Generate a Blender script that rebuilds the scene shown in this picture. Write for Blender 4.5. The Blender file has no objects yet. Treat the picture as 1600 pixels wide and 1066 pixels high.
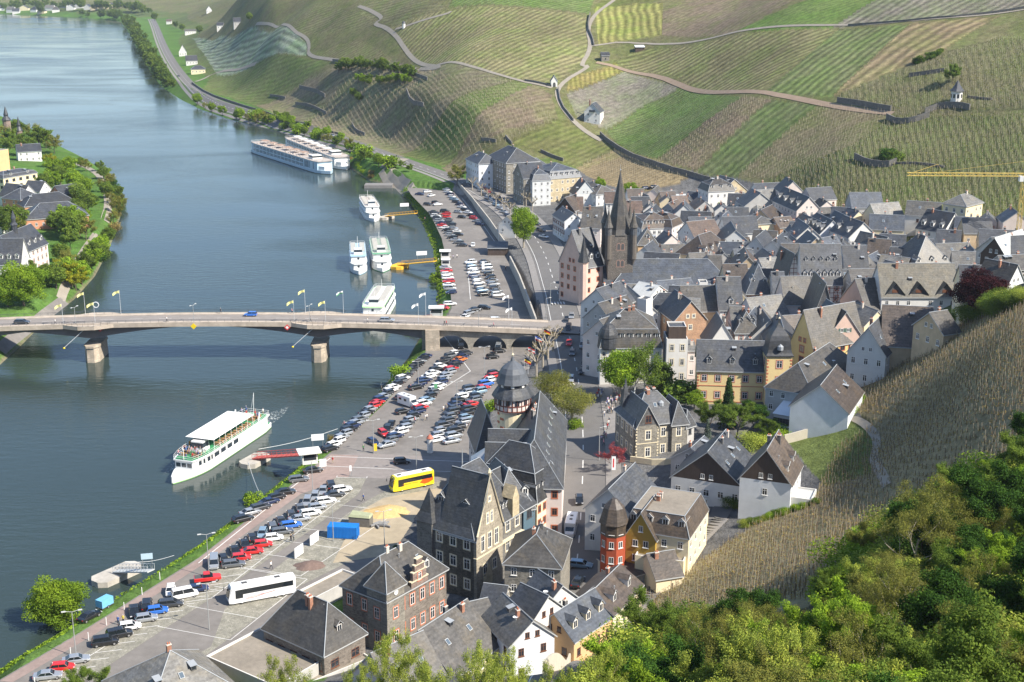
SKY_STR,SUN_STR,EXPO,HAZE=0.115,5.0,0.85,0.00006
import bpy,bmesh,math,random
import numpy as np
from mathutils import Vector,Matrix
R=math.radians
sc=bpy.context.scene
COL=sc.collection
#camera model
FP,CX,CY=2100.0,800.0,533.0
PITCH=math.atan(598.0/FP)
HC=115.0
cp,sp_=math.cos(PITCH),math.sin(PITCH)
cam_d=bpy.data.cameras.new('camera');cam=bpy.data.objects.new('camera',cam_d);COL.objects.link(cam)
cam.location=(0,0,HC);cam.rotation_euler=(math.pi/2-PITCH,0,0)
cam_d.sensor_width=36;cam_d.lens=36*FP/1600;cam_d.clip_end=12000;cam_d.clip_start=1
sc.camera=cam
def ray(px,py):
 a=(px-CX)/FP;b=(CY-py)/FP
 return np.array([a,cp+b*sp_,-sp_+b*cp])
def W(px,py,z):
 d=ray(px,py);t=(z-HC)/d[2]
 return Vector((d[0]*t,d[1]*t,z))
def WD(px,py,zc):
 d=ray(px,py)
 return Vector((d[0]*zc,d[1]*zc,HC+d[2]*zc))
def P(v):
 x,y,z=v[0],v[1],v[2]-HC
 zc=y*cp-z*sp_;up=y*sp_+z*cp
 return CX+FP*x/zc,CY-FP*up/zc,zc
#tagging
def tag(o,label=None,cat=None,group=None,kind=None):
 if label:o['label']=label
 if cat:o['category']=cat
 if group:o['group']=group
 if kind:o['kind']=kind
 return o
def empty(name,loc=(0,0,0),rz=0.0):
 o=bpy.data.objects.new(name,None);COL.objects.link(o)
 o.location=loc;o.rotation_euler=(0,0,rz);o.empty_display_size=0.5
 return o
def link(name,me,parent=None,loc=None,rz=None):
 o=bpy.data.objects.new(name,me);COL.objects.link(o)
 if parent is not None:o.parent=parent
 if loc is not None:o.location=loc
 if rz is not None:o.rotation_euler=(0,0,rz)
 return o
def copy_tree(o,parent=None):
 c=o.copy();COL.objects.link(c);c.parent=parent
 for ch in list(o.children):copy_tree(ch,c)
 return c
class MB:
 """collects faces for one mesh"""
 def __init__(s):s.v=[];s.f=[];s.m=[]
 def vert(s,*p):s.v.append(tuple(p));return len(s.v)-1
 def face(s,pts,m=0):
  i=len(s.v);s.v.extend([tuple(p)for p in pts]);s.f.append(tuple(range(i,i+len(pts))));s.m.append(m)
 def box(s,x0,y0,z0,x1,y1,z1,m=0,T=None):
  c=[(x0,y0,z0),(x1,y0,z0),(x1,y1,z0),(x0,y1,z0),(x0,y0,z1),(x1,y0,z1),(x1,y1,z1),(x0,y1,z1)]
  if T is not None:c=[tuple(T@Vector(p))for p in c]
  i=len(s.v);s.v.extend(c)
  for q in((0,3,2,1),(4,5,6,7),(0,1,5,4),(1,2,6,5),(2,3,7,6),(3,0,4,7)):
   s.f.append(tuple(i+k for k in q));s.m.append(m)
 def ring(s,rings,m=0,caps=True,closed=True):
  """rings: list of equal-length point loops"""
  i=len(s.v);n=len(rings[0])
  for r in rings:s.v.extend([tuple(p)for p in r])
  for k in range(len(rings)-1):
   for j in range(n if closed else n-1):
    a=i+k*n+j;b=i+k*n+(j+1)%n
    s.f.append((a,b,b+n,a+n));s.m.append(m)
  if caps and closed:
   s.f.append(tuple(i+j for j in reversed(range(n))));s.m.append(m)
   s.f.append(tuple(i+(len(rings)-1)*n+j for j in range(n)));s.m.append(m)
 def lathe(s,prof,n=12,m=0,c=(0,0,0),caps=True,ph=0.0):
  s.ring([[(c[0]+r*math.cos(ph+2*math.pi*j/n),c[1]+r*math.sin(ph+2*math.pi*j/n),c[2]+z)for j in range(n)]for r,z in prof],m,caps)
 def tube(s,pts,rad,n=6,m=0):
  pts=[Vector(p)for p in pts]
  if not isinstance(rad,(list,tuple)):rad=[rad]*len(pts)
  rs=[]
  for k,p in enumerate(pts):
   d=(pts[min(k+1,len(pts)-1)]-pts[max(k-1,0)])
   d=d.normalized()if d.length>1e-9 else Vector((0,0,1))
   u=d.cross(Vector((0.13,0.21,1.0))if abs(d.z)<.9 else Vector((1,0.1,0))).normalized();w=d.cross(u)
   rs.append([p+(u*math.cos(2*math.pi*j/n)+w*math.sin(2*math.pi*j/n))*rad[k]for j in range(n)])
  s.ring(rs,m)
 def mesh(s,name,mats,smooth=False):
  me=bpy.data.meshes.new(name);me.from_pydata(s.v,[],s.f)
  for mt in(mats if isinstance(mats,(list,tuple))else[mats]):me.materials.append(mt)
  me.polygons.foreach_set('material_index',s.m)
  if smooth:me.polygons.foreach_set('use_smooth',[True]*len(s.f))
  me.update();return me
 def build(s,name,mats,parent=None,loc=None,rz=None,smooth=False):
  return link(name,s.mesh(name,mats,smooth),parent,loc,rz)
#materials
MATS={}
def nt_of(name):
 m=bpy.data.materials.new(name);m.use_nodes=True
 nt=m.node_tree;nt.nodes.clear()
 return m,nt
def N(nt,t,**kw):
 n=nt.nodes.new(t)
 for k,v in kw.items():
  if k.startswith('_'):setattr(n,k[1:],v)
  else:n.inputs[k.replace('__',' ')].default_value=v
 return n
def mat(name,col,rough=0.8,var=0.12,scale=1.2,bump=0.0,bscale=8.0,metal=0.0,spec=0.3,stretch=None,var2=0.0,scale2=0.15,objvar=0.0,obj_coords=True):
 if name in MATS:return MATS[name]
 m,nt=nt_of(name);L=nt.links.new
 out=N(nt,'ShaderNodeOutputMaterial');b=N(nt,'ShaderNodeBsdfPrincipled',Roughness=rough,Metallic=metal)
 b.inputs['Specular IOR Level'].default_value=spec
 L(b.outputs[0],out.inputs[0])
 tc=N(nt,'ShaderNodeTexCoord' if obj_coords else 'ShaderNodeNewGeometry')
 src=tc.outputs['Object']if obj_coords else tc.outputs['Position']
 if stretch:
  mp=N(nt,'ShaderNodeMapping');mp.inputs['Scale'].default_value=stretch;L(src,mp.inputs[0]);src=mp.outputs[0]
 val=None
 def layer(sc_,amt,prev):
  n=N(nt,'ShaderNodeTexNoise',Scale=sc_,Detail=4.0,Roughness=0.6);L(src,n.inputs['Vector'])
  mr=N(nt,'ShaderNodeMapRange');mr.inputs[1].default_value=0.25;mr.inputs[2].default_value=0.75
  mr.inputs[3].default_value=1-amt;mr.inputs[4].default_value=1+amt;L(n.outputs[0],mr.inputs[0])
  if prev is None:return mr.outputs[0]
  mu=N(nt,'ShaderNodeMath',_operation='MULTIPLY');L(prev,mu.inputs[0]);L(mr.outputs[0],mu.inputs[1]);return mu.outputs[0]
 if var:val=layer(scale,var,val)
 if var2:val=layer(scale2,var2,val)
 if objvar:
  oi=N(nt,'ShaderNodeObjectInfo');mr=N(nt,'ShaderNodeMapRange')
  mr.inputs[3].default_value=1-objvar;mr.inputs[4].default_value=1+objvar;L(oi.outputs['Random'],mr.inputs[0])
  if val is None:val=mr.outputs[0]
  else:
   mu=N(nt,'ShaderNodeMath',_operation='MULTIPLY');L(val,mu.inputs[0]);L(mr.outputs[0],mu.inputs[1]);val=mu.outputs[0]
 if val is None:b.inputs['Base Color'].default_value=(*col,1)
 else:
  vm=N(nt,'ShaderNodeVectorMath',_operation='SCALE');vm.inputs[0].default_value=col;L(val,vm.inputs['Scale']);L(vm.outputs[0],b.inputs['Base Color'])
 if bump:
  n=N(nt,'ShaderNodeTexNoise',Scale=bscale,Detail=3.0);L(src,n.inputs['Vector'])
  bm_=N(nt,'ShaderNodeBump',Strength=bump,Distance=0.1);L(n.outputs[0],bm_.inputs['Height']);L(bm_.outputs[0],b.inputs['Normal'])
 MATS[name]=m;return m
def slate(name,col,row=0.55,var=0.22):
 """slate courses that follow the height, tiles broken by voronoi cells, weather streaks"""
 if name in MATS:return MATS[name]
 m,nt=nt_of(name);L=nt.links.new
 out=N(nt,'ShaderNodeOutputMaterial');b=N(nt,'ShaderNodeBsdfPrincipled',Roughness=0.5)
 b.inputs['Specular IOR Level'].default_value=0.45;L(b.outputs[0],out.inputs[0])
 tc=N(nt,'ShaderNodeTexCoord')
 v=N(nt,'ShaderNodeTexVoronoi',Scale=2.6);mp=N(nt,'ShaderNodeMapping');mp.inputs['Scale'].default_value=(0.8,0.8,1.6)
 L(tc.outputs['Object'],mp.inputs[0]);L(mp.outputs[0],v.inputs['Vector'])
 sx=N(nt,'ShaderNodeSeparateXYZ');L(v.outputs['Color'],sx.inputs[0])
 n1=N(nt,'ShaderNodeTexNoise',Scale=0.45,Detail=6.0,Roughness=0.65);L(tc.outputs['Object'],n1.inputs['Vector'])
 mp2=N(nt,'ShaderNodeMapping');mp2.inputs['Scale'].default_value=(2.2,2.2,0.12);L(tc.outputs['Object'],mp2.inputs[0])
 n2=N(nt,'ShaderNodeTexNoise',Scale=1.0,Detail=3.0);L(mp2.outputs[0],n2.inputs['Vector'])
 wv=N(nt,'ShaderNodeTexWave',_wave_type='BANDS',_bands_direction='Z',Scale=math.pi/row/10,Distortion=0.6);L(tc.outputs['Object'],wv.inputs['Vector'])
 def mr(s,lo,hi,a=0.,b_=1.):
  q=N(nt,'ShaderNodeMapRange');q.inputs[1].default_value=a;q.inputs[2].default_value=b_;q.inputs[3].default_value=lo;q.inputs[4].default_value=hi;L(s,q.inputs[0]);return q.outputs[0]
 def mul(a,b_):
  q=N(nt,'ShaderNodeMath',_operation='MULTIPLY');L(a,q.inputs[0]);L(b_,q.inputs[1]);return q.outputs[0]
 oi=N(nt,'ShaderNodeObjectInfo')
 f=mul(mul(mr(sx.outputs[0],1-var*.8,1+var*.8),mr(n1.outputs[0],1-var*1.3,1+var*1.3,.3,.7)),mul(mr(n2.outputs[0],1-var*.8,1+var*.8,.3,.7),mul(mr(oi.outputs['Random'],.74,1.26),mr(wv.outputs[0],.9,1.06))))
 n3=N(nt,'ShaderNodeTexNoise',Scale=0.25,Detail=5.0,Roughness=0.7);L(tc.outputs['Object'],n3.inputs['Vector'])
 mx=N(nt,'ShaderNodeMix',_data_type='RGBA');mx.inputs[6].default_value=(*col,1)
 mx.inputs[7].default_value=(col[0]*1.25,col[1]*1.12,col[2]*.88,1);L(mr(n3.outputs[0],0,1,.45,.7),mx.inputs[0])
 vm=N(nt,'ShaderNodeVectorMath',_operation='SCALE');L(mx.outputs[2],vm.inputs[0]);L(f,vm.inputs['Scale']);L(vm.outputs[0],b.inputs['Base Color'])
 bm_=N(nt,'ShaderNodeBump',Strength=0.35,Distance=0.05);L(v.outputs['Distance'],bm_.inputs['Height']);L(bm_.outputs[0],b.inputs['Normal'])
 MATS[name]=m;return m
def masonry(name,col,mortar,bw=0.6,bh=0.25,var=0.3):
 if name in MATS:return MATS[name]
 m,nt=nt_of(name);L=nt.links.new
 out=N(nt,'ShaderNodeOutputMaterial');b=N(nt,'ShaderNodeBsdfPrincipled',Roughness=0.9);L(b.outputs[0],out.inputs[0])
 tc=N(nt,'ShaderNodeTexCoord')
 mp=N(nt,'ShaderNodeMapping');mp.inputs['Scale'].default_value=(1/bw,1/bw,1/bh);L(tc.outputs['Object'],mp.inputs[0])
 v=N(nt,'ShaderNodeTexVoronoi',Scale=1.0,Randomness=0.7);L(mp.outputs[0],v.inputs['Vector'])
 e=N(nt,'ShaderNodeTexVoronoi',_feature='DISTANCE_TO_EDGE',Scale=1.0,Randomness=0.7);L(mp.outputs[0],e.inputs['Vector'])
 sx=N(nt,'ShaderNodeSeparateXYZ');L(v.outputs['Color'],sx.inputs[0])
 n1=N(nt,'ShaderNodeTexNoise',Scale=0.5,Detail=5.0);L(tc.outputs['Object'],n1.inputs['Vector'])
 def mr(s,lo,hi,a=0.,b_=1.):
  q=N(nt,'ShaderNodeMapRange');q.inputs[1].default_value=a;q.inputs[2].default_value=b_;q.inputs[3].default_value=lo;q.inputs[4].default_value=hi;L(s,q.inputs[0]);return q.outputs[0]
 mu=N(nt,'ShaderNodeMath',_operation='MULTIPLY');L(mr(sx.outputs[0],1-var,1+var),mu.inputs[0]);L(mr(n1.outputs[0],.75,1.25,.3,.7),mu.inputs[1])
 vm=N(nt,'ShaderNodeVectorMath',_operation='SCALE');vm.inputs[0].default_value=col;L(mu.outputs[0],vm.inputs['Scale'])
 mx=N(nt,'ShaderNodeMix',_data_type='RGBA');mx.inputs[6].default_value=(*mortar,1);L(vm.outputs[0],mx.inputs[7]);L(mr(e.outputs[0],0,1,0.0,.08),mx.inputs[0])
 L(mx.outputs[2],b.inputs['Base Color'])
 MATS[name]=m;return m
def glassmat(name,col=(0.02,0.03,0.04),rough=0.08):
 if name in MATS:return MATS[name]
 m,nt=nt_of(name)
 out=N(nt,'ShaderNodeOutputMaterial');b=N(nt,'ShaderNodeBsdfPrincipled',Roughness=rough);b.inputs['Base Color'].default_value=(*col,1)
 b.inputs['Specular IOR Level'].default_value=0.8
 nt.links.new(b.outputs[0],out.inputs[0]);MATS[name]=m;return m
#terrain height
CP=[(0,1060,0),(150,985,0),(300,920,0),(420,850,0),(560,760,0),(660,660,0),(760,580,0),(700,620,0),(800,560,0),(700,440,0),(760,460,0),(690,360,0),(720,400,0),(660,300,0),(640,280,1),(500,930,0),(640,800,0),(250,1020,0),(450,1060,1),(700,1000,1.5),(250,1066,1),(900,1000,3),(900,850,2.5),(905,750,3),(900,650,3.5),(900,580,4.5),(880,520,5.5),(870,460,4.5),(850,400,3.5),(820,350,3),(780,320,3),(730,295,3),(1000,700,5),(1000,600,5),(1000,500,5),(1000,420,5),(1100,650,6),(1100,560,6),(1100,450,6),(1100,350,7),(1200,600,8),(1200,480,8),(1200,380,9),(1320,480,10),(1300,400,11),(1420,460,12),(1450,420,13),(1560,440,15),(1000,800,5),(1120,760,7),(950,900,4),(1000,330,6),(900,360,5),(1150,720,8),(1240,700,10),(700,283,3),(1000,300,7),(940,300,5),(850,282,4),(1100,300,9),(1200,325,11),(1300,375,12),(1420,405,14),(1580,430,15),(1000,190,'d',738),(1000,100,'d',800),(1000,0,'d',905),(1300,250,'d',572),(1300,100,'d',668),(1300,0,'d',752),(1580,300,'d',500),(1580,150,'d',573),(1580,0,'d',676),(1700,150,'d',540),(1700,0,'d',640),(1150,180,'d',662),(1150,50,'d',768),(1440,200,'d',575),(1440,80,'d',640),(700,200,'d',755),(700,100,'d',843),(700,0,'d',957),(850,150,'d',762),(850,50,'d',862),(500,213,3),(600,243,3),(420,188,3),(350,172,3),(310,148,3),(275,120,3),(255,80,3),(250,50,3),(500,130,'d',975),(500,60,'d',1065),(500,0,'d',1155),(600,160,'d',870),(600,50,'d',980),(420,130,'d',1060),(420,50,'d',1230),(420,0,'d',1350),(350,100,'d',1200),(350,40,'d',1430),(350,0,'d',1570),(300,60,'d',1500),(300,10,'d',1720),(230,12,'d',2300),(200,27,1),(100,22,1),(0,17,1),(200,5,'d',2900),(60,5,'d',3200),('w',-600,3600,60),('w',-1500,3500,60),('w',0,2400,140),('w',200,1500,150),('w',600,1200,190),('w',600,600,180),('w',500,900,180),('w',-200,1800,130),('w',900,400,200),(0,540,1),(60,490,1),(0,440,2),(100,400,1.5),(60,330,2),(140,330,1),(0,300,3),(80,260,2),(20,200,2),(-100,400,4),(-100,250,4),('w',-500,300,5),('w',-900,700,8),('w',-900,1500,8),('w',-700,1300,3),(-80,100,2),(890,1066,3),(1010,930,4),(1100,835,6),(1180,830,9),(1270,775,11),(1335,640,12),(1335,600,12),(1430,555,14),(1370,700,'d',285),(1360,620,'d',318),(1250,860,'d',232),(1150,900,'d',236),(1450,760,'d',236),(1530,650,'d',236),(1560,560,'d',262),(1500,506,'d',330),(1600,468,'d',300),(1420,590,'d',300),('w',160,300,62),('w',130,200,70),('w',200,240,95),('w',170,380,45),('w',31,135,42),('w',60,120,56),('w',90,150,66),('w',5,135,33),('w',0,90,50),('w',40,80,68),('w',90,90,85),('w',0,50,72),('w',0,0,100),('w',60,20,105),('w',-60,40,75),('w',-60,100,32),('w',-80,150,12),('w',-30,150,22),('w',-120,200,1),('w',-90,190,2),('w',-50,190,3.5),('w',-10,185,9),('w',20,180,17),('w',45,180,27),('w',200,0,130),('w',0,-100,110),('w',-300,0,40),('w',-200,80,5),('w',300,-200,160),('w',-500,-300,60),]
_c=[]
for q in CP:
 if q[0]=='w':_c.append(q[1:])
 elif q[2]=='d':v=WD(q[0],q[1],q[3]);_c.append((v.x,v.y,v.z))
 else:v=W(*q);_c.append((v.x,v.y,v.z))
_c=np.array(_c,float)
def _tps_k(r2):return np.where(r2>1e-12,0.5*r2*np.log(r2+1e-20),0.0)
_S=200.0
def _fit(c,lam=0.002):
 n=len(c);x=c[:,:2]/_S
 K=_tps_k(((x[:,None]-x[None])**2).sum(-1))+lam*np.eye(n)
 Pm=np.hstack([np.ones((n,1)),x]);A=np.zeros((n+3,n+3));A[:n,:n]=K;A[:n,n:]=Pm;A[n:,:n]=Pm.T
 return np.linalg.solve(A,np.r_[c[:,2],0,0,0])
_w=_fit(_c)
def tps(x,y):
 x=np.asarray(x,float).ravel()/_S;y=np.asarray(y,float).ravel()/_S;out=np.empty(len(x))
 n=len(_c);cx=_c[:,0]/_S;cy=_c[:,1]/_S
 for i in range(0,len(x),20000):
  xs=x[i:i+20000,None];ys=y[i:i+20000,None]
  out[i:i+20000]=_tps_k((xs-cx)**2+(ys-cy)**2)@_w[:n]+_w[n]+_w[n+1]*xs[:,0]+_w[n+2]*ys[:,0]
 return out
def poly_sd(x,y,poly):
 """signed distance, negative inside"""
 x=np.asarray(x,float);y=np.asarray(y,float)
 d=np.full(x.shape,1e18);ins=np.zeros(x.shape,bool);n=len(poly)
 for i in range(n):
  x0,y0=poly[i][:2];x1,y1=poly[(i+1)%n][:2];dx,dy=x1-x0,y1-y0
  t=np.clip(((x-x0)*dx+(y-y0)*dy)/(dx*dx+dy*dy+1e-12),0,1)
  d=np.minimum(d,(x-x0-t*dx)**2+(y-y0-t*dy)**2)
  c=((y0>y)!=(y1>y))&(x<dx*(y-y0)/(dy if dy else 1e-12)+x0)
  ins^=c
 d=np.sqrt(d);return np.where(ins,-d,d)
WZ=-4.0
_right=[(-60,1118),(0,1046),(60,1012),(120,972),(170,941),(240,898),(300,858),(380,796),(440,748),(500,700),(560,652),(600,600),(635,560),(655,525),(680,480),(682,440),(676,390),(660,350),(640,318),(618,295),(600,287),(575,282),(560,272),(520,245),(470,218),(425,202),(395,196),(350,184),(310,170),(280,155),(250,135),(232,108),(215,80),(200,50),(188,34)]
_left=[(120,27),(0,22),(-60,21),(-60,60),(0,118),(-20,135),(-20,160),(0,180),(60,205),(95,228),(140,250),(172,275),(190,300),(191,335),(182,362),(172,390),(150,432),(118,468),(70,505),(30,545),(0,572),(-60,625)]
_rv=[W(a,b,WZ)for a,b in _right]+[W(a,b,WZ)for a,b in _left]
RIVER=[(-260,60)]+[(-150,140)]+[(v.x,v.y)for v in _rv]+[(-330,300),(-420,150),(-420,40)]
QUAY=[(v.x,v.y)for v in[W(a,b,0)for a,b in[(-60,1110),(0,1060),(120,990),(300,868),(500,712),(600,620),(650,560),(675,520),(700,480),(692,420),(680,370),(662,330),(632,300),(640,290),(680,296),(715,300),(760,348),(790,400),(815,440),(838,500),(848,540),(830,580),(790,600),(762,640),(740,730),(660,790),(600,880),(520,910),(400,1000),(330,1040),(240,1066),(200,1110)]]]
PATHS_FLAT=[]
FROAD=[W(a,b,3.0)for a,b in[(735,290),(690,272),(640,255),(560,226),(480,202),(420,188),(370,173),(325,158),(295,132),(270,100),(254,70),(244,42),(238,30)]]
def zfun(x,y):
 shp=np.shape(x);x=np.asarray(x,float).ravel();y=np.asarray(y,float).ravel()
 z=tps(x,y)
 z=np.maximum(z,0.25)
 k=np.clip((z-12)/25,0,1)
 z=z+k*(1.3*np.sin(x*.021+.6*np.sin(y*.017))*np.cos(y*.026+1.3)+.5*np.sin(x*.07+y*.05)*np.cos(y*.06-x*.03))
 dm=np.full(x.shape,1e18)
 for p_,q_ in zip(FROAD,FROAD[1:]):
  dx,dy=q_.x-p_.x,q_.y-p_.y;t=np.clip(((x-p_.x)*dx+(y-p_.y)*dy)/(dx*dx+dy*dy),0,1);dm=np.minimum(dm,(x-p_.x-t*dx)**2+(y-p_.y-t*dy)**2)
 t=np.clip((np.sqrt(dm)-9)/np.clip(30+(y-900)*.12,30,160),0,1);t=t*t*(3-2*t);z=np.where(y>690,3+(z-3)*t,z)
 d=poly_sd(x,y,QUAY);t=np.clip(d/1.5,0,1);z=np.where(d<1.5,z*t*t*(3-2*t),z)
 d=poly_sd(x,y,RIVER);bw=np.where(y<800,6.5,14.0)
 t=np.clip(d/bw,0,1);zb=(WZ-.35)+(z-WZ+.35)*t
 z=np.where(d<bw,zb,z);z=np.where(d<0,WZ-.35+np.maximum(d*.4,-3),z)
 return z.reshape(shp)
_ts=np.concatenate([np.geomspace(60,1300,900),np.geomspace(1305,5000,300)])
def G(px,py):
 """point of the ground seen at a photo pixel"""
 d=ray(px,py);z=zfun(d[0]*_ts,d[1]*_ts);h=HC+d[2]*_ts-z
 i=np.argmax(h<0)
 if h[i]>=0:i=len(_ts)-1
 a,b=_ts[i-1],_ts[i]
 for _ in range(3):
  tt=np.linspace(a,b,9);hh=HC+d[2]*tt-zfun(d[0]*tt,d[1]*tt);j=max(1,int(np.argmax(hh<0)));a,b=tt[j-1],tt[j]
 t=(a+b)/2
 return Vector((d[0]*t,d[1]*t,HC+d[2]*t))
def gz(x,y):return float(zfun(np.array([x]),np.array([y]))[0])
#ground sheet
az_in=np.linspace(-R(25.5),R(25.5),1150)
az_out=np.concatenate([np.linspace(R(25.5),R(334.5),160)[1:-1]])
az=np.concatenate([az_in,az_out]);na=len(az)
rr=np.concatenate([[2,20,40,60,80],np.geomspace(95,420,210),np.geomspace(421.5,1250,300)[1:],np.geomspace(1255,7500,150)])
RR,AA=np.meshgrid(rr,az,indexing='ij')
GX=RR*np.sin(AA);GY=RR*np.cos(AA)
GZ=zfun(GX,GY)
nr=len(rr)
def srgb(r,g,b):
 return tuple(((c/255)/12.92 if c/255<=.04045 else((c/255+.055)/1.055)**2.4)for c in(r,g,b))
OLV=(.155,.145,.075);GRN=(.12,.165,.05);BRN=(.185,.145,.10);TAN=(.24,.185,.11);GRY=(.195,.175,.14);YEL=(.27,.22,.08);GRT=(.185,.168,.085);DRK=(.125,.118,.062)
PLOTS=[([(610,45),(640,90),(700,108),(800,125),(872,132),(905,102),(928,72),(918,25),(850,15),(720,12)],GRT,(-.9,.45),.25,5),([(935,72),(928,12),(960,0),(1035,5),(1035,55),(980,62)],(.21,.2,.07),(.05,1),.3,5),([(1035,55),(1035,20),(1110,-20),(1290,-20),(1150,52),(1080,58)],BRN,(-1,.5),.1,5),([(1150,50),(1290,-10),(1400,-10),(1300,44),(1230,50)],GRN,(-1,.4),.1,4),([(1300,44),(1385,-10),(1620,-20),(1620,10),(1450,32)],GRY,(-1,.5),.25,5),([(960,97),(1000,72),(1150,55),(1310,46),(1250,97),(1180,148),(1050,118)],GRT,(-1,.62),.3,5),([(1310,46),(1422,38),(1360,95),(1300,152),(1190,150),(1250,97)],(.135,.15,.068),(-.85,.62),.28,5),([(1422,38),(1565,24),(1500,62),(1430,112),(1330,145),(1300,152),(1360,95)],TAN,(-.8,.6),.3,7),([(890,120),(962,98),(975,112),(920,140),(885,142)],(.24,.2,.075),(.1,1),.2,3),([(885,147),(975,112),(1065,135),(1000,168),(948,202),(900,182)],GRY,(-1,.4),.08,3),([(1065,135),(1160,152),(1080,207),(1022,252),(948,207),(1000,168)],(.125,.155,.06),(-1,.6),.15,3),([(1160,152),(1205,156),(1090,267),(1022,254),(1080,207)],BRN,(-1,.8),.12,3),([(1205,156),(1280,163),(1150,278),(1085,270)],(.13,.15,.068),(-.8,.7),.2,4),([(1280,163),(1392,176),(1330,228),(1200,278),(1150,278)],(.17,.145,.085),(-1,.6),.12,3),([(560,100),(800,128),(620,245),(430,190),(420,150)],(.17,.15,.095),(-1,.7),.12,4),([(800,126),(835,131),(700,262),(620,240)],(.13,.15,.055),(-1,.8),.15,4),([(835,131),(862,150),(872,186),(745,240),(705,275),(690,262)],BRN,(-1,.8),.12,4),([(872,186),(905,195),(960,232),(900,262),(850,240),(790,225)],(.15,.15,.06),(-1,.4),.15,4),([(900,262),(962,234),(1078,278),(1000,302),(950,290)],(.25,.195,.11),(-1,.4),.12,3),([(560,60),(615,95),(690,110),(640,110),(540,98),(480,90)],GRT,(-1,.5),.15,4),([(620,95),(690,110),(645,113),(560,98)],(.21,.18,.13),(-1,.5),.1,4),([(430,35),(570,20),(600,40),(480,55),(430,50)],OLV,(-1,.4),.15,4),([(300,60),(400,42),(480,70),(478,88),(390,108),(340,118)],(.20,.225,.17),(-1,.35),.3,6),([(330,120),(400,100),(480,92),(520,98),(400,165),(315,140)],(.14,.16,.06),(-1,.6),.12,4),([(400,165),(540,98),(560,100),(430,178)],(.21,.17,.11),(-1,.7),.1,4),([(1300,152),(1560,60),(1620,60),(1620,170),(1400,180),(1390,172)],DRK,(.2,1),.15,3),([(1200,278),(1330,228),(1400,180),(1620,180),(1620,430),(1400,400),(1250,340)],(.125,.13,.058),(.15,1),.22,2.5),([(650,0),(700,12),(615,42),(560,20),(600,-20),(650,-20)],OLV,(-1,.3),.15,4),([(700,12),(920,22),(930,-10),(720,-20)],(.12,.15,.055),(-1,.3),.2,4),([(930,10),(1110,-20),(960,-20)],(.15,.15,.06),(-1,.3),.1,4),]
NEARV=[([(1335,600),(1430,550),(1500,500),(1640,455),(1640,600),(1450,640),(1370,660),(1330,640)],(.28,.23,.125)),([(1370,660),(1640,560),(1640,720),(1480,770),(1340,880),(1260,950),(1000,985),(1010,930),(1180,820),(1270,780),(1310,700)],(.24,.205,.12)),([(1230,690),(1335,655),(1370,680),(1360,740),(1290,760),(1270,740)],(.12,.15,.045)),]
colr=np.zeros((nr*na,4),np.float32);colr[:,3]=1
rowd=np.zeros((nr*na,3),np.float32)
fx=GX.ravel();fy=GY.ravel();fz=GZ.ravel()
rng=np.random.default_rng(5)
colr[:,:3]=(.11,.13,.05)
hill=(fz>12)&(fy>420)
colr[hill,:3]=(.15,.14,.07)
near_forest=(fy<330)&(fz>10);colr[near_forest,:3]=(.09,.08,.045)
town=(fz<16)&(fx>-30)&(fy<700)&(fy>150);colr[town,:3]=(.13,.128,.125);colr[town,3]=0;south=(fy<345)&(fy>150)&(fx>-95)&(fx<20)&(fz<6);colr[south,:3]=(.13,.128,.125);colr[south,3]=0
bank=(fz<4)&(~town);colr[bank,:3]=(.085,.15,.035)
dr_=poly_sd(fx,fy,RIVER);strip=(dr_<7.5)&(fz<1.5)&(fy<900);colr[strip,:3]=(.085,.15,.035);colr[strip,3]=1
colr[(dr_<1.2)&(fy<900),:3]=(.17,.15,.10)
sub=np.where((fy>300)&(np.abs(AA.ravel())<R(26)))[0]
def gpoly(pts,dens=1):
 return[tuple(G(a,b))[:2]for a,b in pts]
for pts,c,dirp,st,spc in PLOTS:
 poly=gpoly(pts);pa=np.array(poly)
 m=sub[(fx[sub]>pa[:,0].min())&(fx[sub]<pa[:,0].max())&(fy[sub]>pa[:,1].min())&(fy[sub]<pa[:,1].max())]
 ins=m[poly_sd(fx[m],fy[m],poly)<0]
 jit=1+rng.uniform(-.06,.06)
 colr[ins,:3]=np.array(c)*jit
 cx_=sum(p[0]for p in pts)/len(pts);cy_=sum(p[1]for p in pts)/len(pts)
 a=G(cx_,cy_);b=G(cx_+dirp[0]*20,cy_+dirp[1]*20);dv=Vector((b.x-a.x,b.y-a.y)).normalized()
 rowd[ins]=(-dv.y/spc,dv.x/spc,st)
sub2=np.where((fy>120)&(fy<420)&(fx>0)&(fx<260))[0]
NEARPOLY=[]
for pts,c in NEARV:
 NEARPOLY.append(pts);zc_=fy[sub2]*cp-(fz[sub2]-HC)*sp_;up_=fy[sub2]*sp_+(fz[sub2]-HC)*cp
 ins=sub2[(poly_sd(CX+FP*fx[sub2]/zc_,CY-FP*up_/zc_,pts)<0)&(zc_<350)];colr[ins,:3]=c;rowd[ins]=(0,0,0);colr[ins,3]=.15
me=bpy.data.meshes.new('ground');nv=nr*na
me.vertices.add(nv);me.vertices.foreach_set('co',np.stack([fx,fy,fz],1).astype(np.float32).ravel())
ii=np.arange(nr-1)[:,None]*na;jj=np.arange(na)[None];j2=(jj+1)%na
quads=np.stack([ii+jj,ii+na+jj,ii+na+j2,ii+j2],-1).reshape(-1,4).astype(np.int32)[:,::-1]
nq=len(quads);me.loops.add(nq*4);me.loops.foreach_set('vertex_index',quads.ravel())
me.polygons.add(nq);me.polygons.foreach_set('loop_start',np.arange(nq,dtype=np.int32)*4)
me.polygons.foreach_set('use_smooth',np.ones(nq,bool));me.update(calc_edges=True)
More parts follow.
